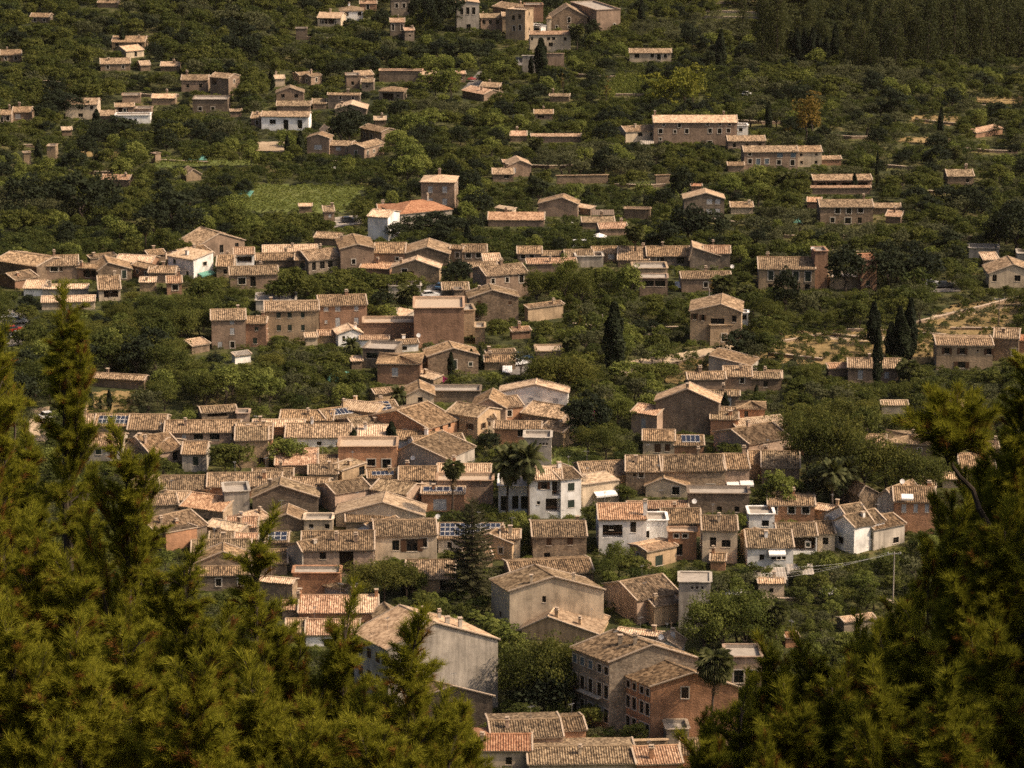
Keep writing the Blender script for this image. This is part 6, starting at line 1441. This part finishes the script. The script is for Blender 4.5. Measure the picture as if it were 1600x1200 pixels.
def parasol(px, py, hp, wp, mat, label):
    P = pick(px, py); s = FPX / proj(P)[2]; H = hp / s; r = wp / s / 2; root = empty('parasol', (P.x, P.y, g(P.x, P.y))); tag(root, label, 'parasol')
    m = MB(); m.tube([(0, 0, 0), (0, 0, H)], [.04, .03], 6); link('pole', m.mesh('pole', ['steel']), root); c = MB(); n = 8
    for i in range(n):
        a, b = 6.283 * i / n, 6.283 * (i + 1) / n; A, B = (r * math.cos(a), r * math.sin(a)), (r * math.cos(b), r * math.sin(b)); M_ = ((A[0] + B[0]) / 2 * .96, (A[1] + B[1]) / 2 * .96)
        T = (0, 0, H + .05); z0 = H - r * .35
        c.face([(A[0], A[1], z0), (M_[0], M_[1], z0 - .02), T]); c.face([(M_[0], M_[1], z0 - .02), (B[0], B[1], z0), T]); c.face([(A[0], A[1], z0 - .2), (B[0], B[1], z0 - .2), (B[0], B[1], z0), (A[0], A[1], z0)])
    link('canopy', c.mesh('canopy', [mat]), root)
for a in ((1147, 942, 24, 38, 'whp', 'white parasol behind the big bright tree'), (1296, 940, 24, 36, 'whp', 'large white parasol on the garden terrace'), (602, 75, 12, 13, 'whp', 'small white parasol beside the narrow stone house'), (447, 412, 12, 13, 'whp', 'white parasol in the upper row terrace'),
          (157, 815, 20, 24, 'cyan', 'turquoise parasol between the pine shoots'), (737, 128, 8, 16, 'red', 'red parasol on the lane by the plane trees'), (893, 357, 10, 20, 'whp', 'left white awning parasol by the porch house'), (936, 372, 8, 24, 'whp', 'right white awning parasol by the porch house')): parasol(*a)
# sheets and huts on posts
def canopy(px0, px1, py, hp, depth, mat, label, nm='canopy_shelter'):
    A, B = pick(px0, py + hp), pick(px1, py + hp); s = FPX / proj(A)[2]; H = hp / s; c = (A + B) / 2; root = empty(nm, (c.x, c.y, c.z)); tag(root, label, 'shelter')
    U = (B - A); U.z = 0; L = U.length; M = Matrix.Rotation(math.atan2(U.y, U.x), 4, 'Z'); m = MB(); n = max(4, int(L / .5))
    for i in range(n):
        x0, x1 = -L / 2 + L * i / n, -L / 2 + L * (i + 1) / n; xm = (x0 + x1) / 2
        m.face([(x0, 0, H), (xm, 0, H + .06), (xm, depth, H + .66), (x0, depth, H + .6)]); m.face([(xm, 0, H + .06), (x1, 0, H), (x1, depth, H + .6), (xm, depth, H + .66)])
    link('roof_sheet', m.mesh('roof_sheet', [mat]), root, M); p = MB(); p.box(-.05, .05, -.05, .05, -.5, H); pm = p.mesh('post', ['steel'])
    for x in (-L / 2 + .1, L / 2 - .1):
        for y in (.1, depth - .1): link('post', pm, root, M @ Matrix.Translation((x, y, 0)))
for a in ((512, 558, 596, 6, 6, 'cyan', 'pale turquoise sheet roof in the bushes'), (1178, 1230, 905, 18, 5, 'conc', 'grey metal sheet roof over the garden terrace'), (1230, 1272, 897, 20, 4, 'conc', 'second grey metal sheet beside the parasols'),
          (366, 390, 308, 5, 6, 'cyan', 'small turquoise sheet in the left groves'), (1240, 1254, 349, 5, 6, 'cyan', 'pale turquoise sheet below the pink roofed shed'), (950, 975, 216, 5, 5, 'cyan', 'teal sheet roof left of the manor wing'), (510, 525, 268, 4, 4, 'whp', 'bright white tent in the groves'),
          (800, 820, 186, 7, 5, 'whp', 'white tarpaulin beside the garden kiosk'), (288, 332, 8, 5, 7, 'red', 'dark red sheet roof at the top edge'), (290, 322, 250, 4, 4, 'cyan', 'long green netting shelter in the field'), (950, 978, 236, 4, 3, 'whp', 'thin white sheet in the citrus rows'),
          (1000, 1022, 226, 4, 4, 'conc', 'pale sheet roof below the manor wing'), (925, 960, 336, 10, 4, 'fence', 'white posted pergola behind the porch house'), (1055, 1072, 450, 5, 4, 'whp', 'white awning on the modern flat house'), (785, 800, 582, 4, 4, 'whp', 'white sheet on the lot above the barn')): canopy(*a)
def dome(px, py, wp, label):
    P = pick(px, py); s = FPX / proj(P)[2]; r = wp / s / 2; V = []; F = []; nn = 10
    for j in range(5):
        for i in range(nn): V.append((r * math.cos(j * .39) * math.cos(i * .628), r * math.cos(j * .39) * math.sin(i * .628), r * .9 * math.sin(j * .39)))
    V.append((0, 0, r * .9))
    F = [(j * nn + i, j * nn + (i + 1) % nn, (j + 1) * nn + (i + 1) % nn, (j + 1) * nn + i) for j in range(4) for i in range(nn)]
    m = MB(); m.v = V; m.f = F + [(40 + i, 40 + (i + 1) % nn, 50) for i in range(nn)]; m.mi = [0] * len(m.f); o = link('garden_dome', m.mesh('garden_dome', ['whp'])); o.location = (P.x, P.y, g(P.x, P.y)); tag(o, label, 'dome tent')
dome(715, 209, 11, 'small white dome in the middle groves'); dome(1058, 12, 11, 'pale dome near the top edge')
def dish(px, py, d, label, r=.5):
    P = at(px, py, d); m = MB(); n = 12; pts = []
    o = empty('satellite_dish', P); tag(o, label, 'satellite dish')
    for j in range(4):
        q = j / 3; pts.append([(r * q * math.cos(i * 6.283 / n), -.12 * r * (q * q), r * q * math.sin(i * 6.283 / n)) for i in range(n)])
    for j in range(3):
        for i in range(n): m.face([pts[j][i], pts[j][(i + 1) % n], pts[j + 1][(i + 1) % n], pts[j + 1][i]])
    link('reflector', m.mesh('reflector', ['whp']), o, Matrix.Rotation(R(-20), 4, 'X')); a = MB(); a.tube([(0, .05, 0), (0, .12, -r * 1.6)], [.03, .03], 5); a.tube([(0, -.05, -r * .8), (0, -.5, -.1)], [.02, .02], 4); link('mast', a.mesh('mast', ['steel']), o)
def dish_on(px, py, label, r=.45):                # stands on the roof or wall top it is seen against
    dg = bpy.context.evaluated_depsgraph_get(); o = Vector((0, 0, CZ)); d = ray(px, py).normalized(); hit = SC.ray_cast(dg, o + d * 380, d)
    if hit[0]:
        dep = proj(hit[1])[2] - .4; dish(px, py - r * 1.2 * FPX / dep, dep, label, r)
bpy.context.view_layer.update()
for a in ((684, 812, 'white dish beside the solar field house'), (1033, 1001, 'dish on the white gable behind the manor'), (645, 720, 'dish on the old mottled brick house roof'), (1085, 788, 'dish on the pinkish roof corner'), (654, 528, 'dish over the small white cottage'), (1410, 757, 'dish on the awning terrace house'), (1144, 420, 'dish on the long low house'), (1270, 392, 'dish by the ochre mansion tower')): dish_on(*a)
for i, (px, pyb, hp_, lb) in enumerate(((1395, 945, 86, 'grey power pole in the lower right gardens'), (424, 905, 40, 'slim pole by the upper pine shoots'), (1048, 1010, 40, 'pole beside the dovecote tower'), (941, 520, 30, 'white lamp post in the bright bushes'), (1108, 478, 28, 'white lamp post near the fan palm'), (1560, 512, 48, 'wooden pole on the golden slope'), (1443, 400, 26, 'pale post in the right groves'))):
    P = pick(px, pyb); s = FPX / proj(P)[2]; H = hp_ / s; root = empty('utility_pole', (P.x, P.y, g(P.x, P.y))); tag(root, lb, 'pole'); m = MB(); m.tube([(0, 0, -.5), (0, 0, H)], [.14, .09], 7); link('pole', m.mesh('pole', ['conc' if i in (0, 3, 4) else 'fence']), root)
    if i in (0, 5):
        c = MB(); c.beam((-1.1, 0, H - .3), (1.1, 0, H - .3), .1, .1); link('crossarm', c.mesh('crossarm', ['steel']), root)
        ins = MB(); ins.tube([(0, 0, 0), (0, 0, .25)], [.06, .05], 6); ins = ins.mesh('insulator', ['whp'])
        for x in (-1, 0, 1): link('insulator', ins, root, Matrix.Translation((x, 0, H - .24)))
    if i == 0: PP = Vector((P.x, P.y, g(P.x, P.y) + H))
Pa = pick(1190, 970); Pa.z += 8
for k, dx in enumerate((-1, 0, 1)):
    A = PP + Vector((dx, 0, 0)); B = Pa + Vector((dx * .9, 0, dx * 1.1)); m = MB(); pts = []
    for i in range(13):
        t = i / 12; p = A.lerp(B, t); p.z -= 4 * .8 * t * (1 - t); pts.append(p - PP)
    m.tube(pts, [.012] * 13, 4); o = link('power_cable', m.mesh('power_cable', ['steel'])); o.location = PP; tag(o, ('left', 'middle', 'right')[k] + ' of three thin cables running to the garden pole', 'cable')
# wooden garden table set and fence posts on the parasol terrace
for i, (px, py) in enumerate(((1262, 938), (1252, 934), (1312, 940))):
    P = pick(px, py); root = empty('garden_chair', (P.x, P.y, g(P.x, P.y))); tag(root, ('pale garden chair nearest the white parasol', 'pale garden chair beside the shrub tub', 'pale lounger right under the parasol')[i], 'chair')
    a = MB(); a.box(-.3, .3, -.3, .3, .4, .46); link('seat', a.mesh('seat', ['whp']), root); a = MB(); a.box(-.3, .3, .28, .33, .46, 1.0); link('backrest', a.mesh('backrest', ['whp']), root)
    a = MB(); a.box(-.03, .03, -.03, .03, 0, .4); lm_ = a.mesh('leg', ['whp'])
    for x in (-.26, .26):
        for y in (-.26, .26): link('leg', lm_, root, Matrix.Translation((x, y, 0)))
# ------------------------------------------------------------------ foreground pines, 20 to 30 m from the camera
def needle_branch(seed, L=1.0, nsh=34, rust=.06):
    """a pine branch along +z with side shoots, long needles at the outer parts"""
    rnd = random.Random(seed); rng = np.random.default_rng(seed); wood = MB(); NV = []; NR = []; NM = []
    axis = []; p = Vector((0, 0, 0)); d = Vector((rnd.uniform(-.1, .1), rnd.uniform(-.1, .1), 1)).normalized(); n = 10
    for i in range(n + 1):
        axis.append(p.copy()); p = p + d * (L / n); d = (d + Vector((rnd.gauss(0, .10), rnd.gauss(0, .10), .05))).normalized()
    wood.tube(axis, [.013 * L * (1 - .8 * i / n) + .0022 for i in range(n + 1)], 5)
    shoots = [(axis[int(n * .55):], .9)]
    for k in range(nsh):
        t = rnd.uniform(.12, .97); i = min(n - 1, int(t * n)); b = axis[i].lerp(axis[i + 1], t * n - i); ad = (axis[i + 1] - axis[i]).normalized()
        a = k * 2.4 + rnd.uniform(-.4, .4); u = ad.cross(Vector((.3, .9, .1))).normalized(); w = ad.cross(u); side = u * math.cos(a) + w * math.sin(a)
        dd = (ad * rnd.uniform(1.0, 1.9) + side).normalized(); ll = L * (.13 + .30 * (1 - t)) * rnd.uniform(.7, 1.15); pts = [b.copy()]; q = b.copy()
        for j in range(4): dd = (dd + ad * .13 + Vector((rnd.gauss(0, .06), rnd.gauss(0, .06), .06))).normalized(); q = q + dd * ll / 4; pts.append(q.copy())
        wood.tube(pts, [.0045, .004, .0034, .0028, .002], 4); shoots.append((pts[1:], 1.0))
    for pts, dens in shoots:
        ln = sum((pts[i + 1] - pts[i]).length for i in range(len(pts) - 1)); m = int(ln * 560 * dens) + 26
        P = np.array([tuple(x) for x in pts]); ts = rng.uniform(0, 1, m) ** .8 * (len(pts) - 1); ii = np.minimum(ts.astype(int), len(pts) - 2); f = (ts - ii)[:, None]; B = P[ii] * (1 - f) + P[ii + 1] * f; D = P[ii + 1] - P[ii]; D /= np.linalg.norm(D, axis=1, keepdims=True) + 1e-9
        r = rng.normal(0, 1, (m, 3)); r -= (r * D).sum(1, keepdims=True) * D; r /= np.linalg.norm(r, axis=1, keepdims=True) + 1e-9
        sp = rng.uniform(.35, .95, m)[:, None]; nd_ = D * (1 - .35 * sp) + r * sp; nd_[:, 2] += .12; nd_ /= np.linalg.norm(nd_, axis=1, keepdims=True)
        ln_ = rng.uniform(.055, .10, m)[:, None]; sd_ = np.cross(nd_, rng.normal(0, 1, (m, 3))); sd_ /= np.linalg.norm(sd_, axis=1, keepdims=True) + 1e-9; sd_ *= .0021
        tri = np.stack([B - sd_, B + sd_, B + nd_ * ln_], 1); NV.append(tri.reshape(-1, 3)); NR.append(np.clip(rng.normal(.5 + rnd.uniform(-.2, .2), .18, m), 0, 1)); NM.append(np.full(m, 1 if rnd.random() < rust else 0))
    V = np.concatenate(NV); F = np.arange(len(V)).reshape(-1, 3)
    return wood.mesh('branch', ['bark']), fastmesh('needles', V, F, ['ndl', 'ndr'], np.concatenate(NR), np.concatenate(NM))
BR = [needle_branch(300 + i, 1.0, 34 + 3 * i, .05 + .03 * (i % 3)) for i in range(6)]
BRS = [needle_branch(400 + i, .5, 12, .1) for i in range(3)]
def fpine(px, py, dist, label, lean=0.0, low=None, dens=1.0, wide=1.0, bare=0.0, rnd=None):
    """leader tip at picture point and distance; the tree stands on the slope below it"""
    rnd = rnd or random.Random(int(px * 7 + py)); T = at(px, py, dist); gx, gy = T.x - lean * 1.5, T.y; gz = g(gx, gy); H = T.z - gz
    root = empty('pine_tree', (gx, gy, gz)); tag(root, label, 'pine tree'); m = MB(); n = 16; pts = []
    for i in range(n + 1):
        t = i / n; pts.append(Vector((lean * 1.5 * t ** 2 + .06 * math.sin(i * 1.3) * (1 - t), .05 * math.cos(i * 1.7) * (1 - t), H * t)))
    m.tube([Vector((0, 0, -.8))] + pts, [.15] + [min(.13, .006 + .015 * H * (1 - i / n)) for i in range(n + 1)], 8); link('trunk', m.mesh('trunk', ['bark']), root)
    for j in range(rnd.randint(4, 6) if dens > .5 else 1):       # upright secondary leaders
        z = rnd.uniform(.45, 1.9); t = 1 - z / H; i = min(n - 1, int(t * n)); c = pts[i].lerp(pts[i + 1], t * n - i); L = rnd.uniform(.55, 1.0) * (.55 + .3 * z); wo, ne = rnd.choice(BR)
        a = rnd.uniform(0, 6.28); off = Vector((math.cos(a), math.sin(a), 0)) * rnd.uniform(.05, .30) * (z + .3) * wide
        b = link('branch', wo, root, Matrix.Translation(c + off) @ Matrix.Rotation(a, 4, 'Z') @ Matrix.Rotation(R(rnd.uniform(3, 17)), 4, 'Y') @ Matrix.Diagonal((.62, .62, L, 1))); link('needles', ne, b)
    vis = low or 3.4; z = 0.0; k = rnd.randint(0, 9)
    wo, ne = rnd.choice(BRS); b = link('branch', wo, root, Matrix.Translation(pts[-1] - Vector((0, 0, .30))) @ Matrix.Rotation(rnd.uniform(0, 6), 4, 'Z') @ Matrix.Rotation(rnd.uniform(-.1, .1), 4, 'X')); link('needles', ne, b)
    z = .22
    while z < min(vis, H - 1):
        t = 1 - z / H; i = min(n - 1, int(t * n)); c = pts[i].lerp(pts[i + 1], t * n - i); Lb = min(1.15, .20 + z * .32 * wide)
        nb = 4
        for j in range(nb):
            if rnd.random() > dens: continue
            k += 1; a = k * 2.4 + rnd.uniform(-.5, .5); tilt = R(max(4, min(44, 12 + 12 * z + rnd.uniform(-12, 12)))); L = Lb * rnd.uniform(.65, 1.12)
            wo, ne = rnd.choice(BR if L > .42 else BRS); sc = L if L > .42 else L * 2
            M = Matrix.Translation(c + Vector((0, 0, rnd.uniform(-.1, .1)))) @ Matrix.Rotation(a, 4, 'Z') @ Matrix.Rotation(tilt, 4, 'Y') @ Matrix.Rotation(rnd.uniform(0, 6), 4, 'Z') @ Matrix.Diagonal((max(.8, min(1.15, sc)), max(.8, min(1.15, sc)), sc, 1))
            b = link('branch', wo, root, M); link('needles', ne, b)
        z += .12 if z < .9 else .21 if z < 2.2 else .32
    return root
LEFT = [(97, 486, 24, .02, 3.2, .9, .3, 'pine with the highest slender leader at the left'), (-8, 552, 22, 0, 3.2, 1, .5, 'pine cut by the left edge with a tall leader'), (40, 700, 25, 0, 3, 1, .8, 'pine between the two tall left leaders'), (128, 765, 26, -.05, 3, .9, .5, 'pine just right of the tall slender leader'),
        (196, 700, 23, .0, 2.6, .9, .32, 'pine with a blunt top over the old roofs'), (222, 792, 24, .12, 2.4, .9, .45, 'pine leaning right below the blunt top'), (288, 892, 22, .02, 2.0, 1, .7, 'pine top before the lowest village roofs'), (258, 965, 25, 0, 2.0, 1, .8, 'squat pine behind the front left ones'),
        (345, 985, 24, 0, 2.0, 1, .9, 'wide pine left of the bare twigs'), (398, 852, 20, 0, 1.4, .35, .5, 'sparse pine with thin bare twigs'), (430, 985, 21, 0, 1.8, 1, .85, 'pine with rusty shoots beside the stone roofs'), (478, 1085, 22, 0, 1.8, 1, 1.1, 'low rounded pine in the middle of the left group'),
        (538, 968, 21, .0, 2.0, .85, .45, 'pine leader before the salmon roofs'), (592, 1100, 23, 0, 1.6, 1, 1.1, 'low pine between two leaders'), (640, 988, 19, .05, 1.5, .8, .65, 'open branched pine before the great grey gable'), (618, 1120, 21, 0, 1.4, 1, 1.1, 'low pine below the open branched one'),
        (690, 1135, 20, .05, 1.2, .9, 1.0, 'small pine top right of the left group'), (735, 1165, 20, .05, .9, .9, .9, 'last small pine tip by the orange roof'), (45, 850, 20, 0, 2.2, 1, .9, 'near pine filling the left edge'), (115, 905, 20, 0, 2.0, 1, .9, 'near pine below the blunt top'), (20, 990, 18, 0, 1.6, 1, 1.2, 'nearest pine in the lower left corner'),
        (110, 1020, 18, 0, 1.5, 1, 1.2, 'near pine low beside the corner one'), (200, 1005, 19, 0, 1.5, 1, 1.0, 'near pine low in the left group'), (300, 1050, 18, 0, 1.4, 1, 1.2, 'near pine at the bottom left of centre'), (400, 1085, 19, 0, 1.4, 1, 1.2, 'near pine at the bottom before the twigs'), (500, 1135, 18, 0, 1, 1, 1.2, 'near pine low at the bottom edge'), (590, 1165, 18, 0, .9, 1, 1.2, 'last near pine at the bottom edge')]
for px, py, d, lean, low, dens, wide, lb in LEFT: fpine(px, py, d, lb, lean, low, dens, wide)
RIGHT = [(1606, 575, 24, 0, 4, 1, .9, 'tallest pine at the right edge with rusty tips'), (1580, 690, 26, -.1, 3.4, 1, .9, 'pine behind the bent branch'), (1536, 740, 25, 0, 3.2, 1, .95, 'pine below the bent branch'), (1490, 825, 24, -.05, 2.8, 1, .8, 'pine on the left flank of the right group'), (1570, 830, 21, 0, 2.8, 1, 1.2, 'dense near pine at the right edge'),
         (1500, 935, 21, 0, 2.4, 1, 1.2, 'dense shaded pine low at right'), (1395, 968, 22, -.05, 2, 1, 1.1, 'bright topped pine beside the metal roof hut'), (1345, 1010, 23, 0, 1.6, 1, .9, 'pine in front of the garden hut'), (1445, 1000, 20, 0, 2, 1, 1.2, 'shaded pine right of the bright topped one'), (1560, 1010, 19, 0, 1.6, 1, 1.3, 'nearest shaded pine in the right corner'),
         (1268, 1030, 23, 0, 1.5, 1, .8, 'pine before the lower thicket palm'), (1208, 1034, 23, 0, 1.7, .9, .55, 'pine with a pointed leader left of the right group'), (1158, 1105, 22, 0, 1.1, .9, .9, 'small pine top by the old tiled roof'), (1118, 1135, 23, 0, 1, .6, .6, 'thin sapling pine near the silver car'), (1300, 1075, 21, 0, 1.4, 1, 1.2, 'low pine in the middle of the right group'),
         (1230, 1120, 20, 0, 1, 1, 1.2, 'low pine at the bottom right of the manor'), (1380, 1090, 19, 0, 1.2, 1, 1.3, 'shaded low pine at the bottom'), (1480, 1090, 18, 0, 1.2, 1, 1.3, 'black shaded pine at the bottom right'), (1100, 1185, 21, 0, .6, 1, 1, 'pine tip at the bottom edge below the cottage')]
for px, py, d, lean, low, dens, wide, lb in RIGHT: fpine(px, py, d, lb, lean, low, dens, wide)
# the bent branch reaching out of the right group
root = empty('bent_pine_branch', at(1556, 838, 23)); tag(root, 'bent bare pine limb with a bushy tuft at its end', 'pine limb'); o0 = at(1556, 838, 23)
pts = [at(a, b, d) - o0 for a, b, d in ((1570, 870, 23.3), (1550, 830, 23), (1530, 795, 22.9), (1520, 765, 22.9), (1500, 745, 22.8), (1488, 728, 22.8), (1484, 705, 22.8))]
m = MB(); m.tube(pts, [.026, .023, .02, .018, .016, .013, .008], 7); link('limb', m.mesh('limb', ['bark']), root)
rnd = random.Random(5)
for k in range(26):
    c = at(1484 + rnd.uniform(-14, 16), 722 - rnd.uniform(-6, 30), 22.8 + rnd.uniform(-.1, .1)) - o0; wo, ne = rnd.choice(BRS); sc = rnd.uniform(.62, .95)
    b = link('branch', wo, root, Matrix.Translation(c) @ Matrix.Rotation(k * 2.4, 4, 'Z') @ Matrix.Rotation(R(rnd.uniform(5, 62)), 4, 'Y') @ Matrix.Diagonal((1, 1, sc, 1))); link('needles', ne, b)
# taller pines of the same wood just to the right, outside the picture: they throw the shade on the right group
for i, (x, y, top, lb) in enumerate(((6.0, 27.5, -3.2, 'pine standing right of the right group'), (7.6, 29.5, -1.5, 'taller pine beyond the right group'), (5.6, 23.5, -3.4, 'pine near the right group'), (7.4, 25.5, -1.2, 'pine in the wood to the right'), (9.2, 27.0, 0.4, 'tallest pine of the wood to the right'),
        (5.0, 20.0, -3.2, 'near pine just outside to the right'), (6.6, 21.8, -1.6, 'near tall pine of the wood to the right'), (5.8, 15.6, -2.6, 'small pine of the wood to the right'), (6.0, 18.4, -2.2, 'bushy pine of the wood to the right'), (7.8, 17.6, -.6, 'bushy tall pine of the wood to the right'), (9.0, 20.6, .4, 'high pine of the wood to the right'), (5.0, 21.2, -3.4, 'low bushy pine of the wood to the right'), (5.3, 18.8, -3.0, 'young pine of the wood to the right'), (8.4, 23.4, 0.0, 'tall pine in the second rank to the right'), (6.2, 18.6, -1.6, 'nearest pine of the wood to the right'), (5.6, 25.6, -3.2, 'pine in the first rank to the right'), (8.6, 31.5, -0.8, 'pine behind the wood to the right'), (5.2, 17.2, -2.8, 'low pine nearest to the right'), (6.4, 16.6, -0.8, 'near pine in the second rank'), (7.2, 19.6, -0.4, 'high pine in the second rank'))):
    top = -4.1 + (x - 5.2) * 1.03 - (.6 if y > 24 else -.5 if y < 20.0 else 0); T = Vector((x, y, CZ + top)); px, py, d = proj(T); fpine(px, py, d, lb, 0, 8.5, 1, 1.6)

# ------------------------------------------------------------------ labels of trees: kind, size, and the house they stand by
cnt = {}
SZ = lambda kind, H: ('tall ' if H > HK[kind] * 1.15 and kind != 'pin' else 'small ' if H < HK[kind] * .75 else '')
ORD = ['second', 'third', 'fourth', 'fifth', 'sixth', 'seventh', 'eighth', 'ninth', 'tenth', 'eleventh', 'twelfth']
for root, kind, px, py, H, wd, lab in TREEQ:
    nmk, desc = KN[kind]
    if kind == 'cy': desc = ('tall ' if H > 9 else 'short ' if H < 5.5 else '') + 'slim dark cypress'
    else: desc = SZ(kind, H) + desc
    L_ = []
    for k in range(9):
        rel, ph = near_phrase(px, py, k); lb = f'{desc} {rel} the {ph}'
        if len(lb.split()) <= 15:
            L_.append(lb)
            if lb not in cnt: break
    else:
        for o_ in ORD[:5]:
            lb = o_ + ' ' + L_[0]
            if lb not in cnt: break
        else: lb = f'one of the {KN[kind][1]}s around the {near_phrase(px, py, 0)[1]}'
        if len(lb.split()) > 16: lb = L_[0]
    cnt.setdefault(lb, []).append(root)
    grp = {'cypress_tree': 'cypresses of the valley', 'citrus_tree': 'citrus trees of the groves', 'olive_tree': 'olive trees of the terraces', 'garden_shrub': 'shrubs between the houses', 'forest_pine': 'tall pines of the upper right wood'}.get(nmk, nmk.replace('_', ' ') + 's of the valley')
    tag(root, lb, 'bougainvillea' if kind == 'mag' else 'shrub' if kind == 'shr' else 'tree', grp)
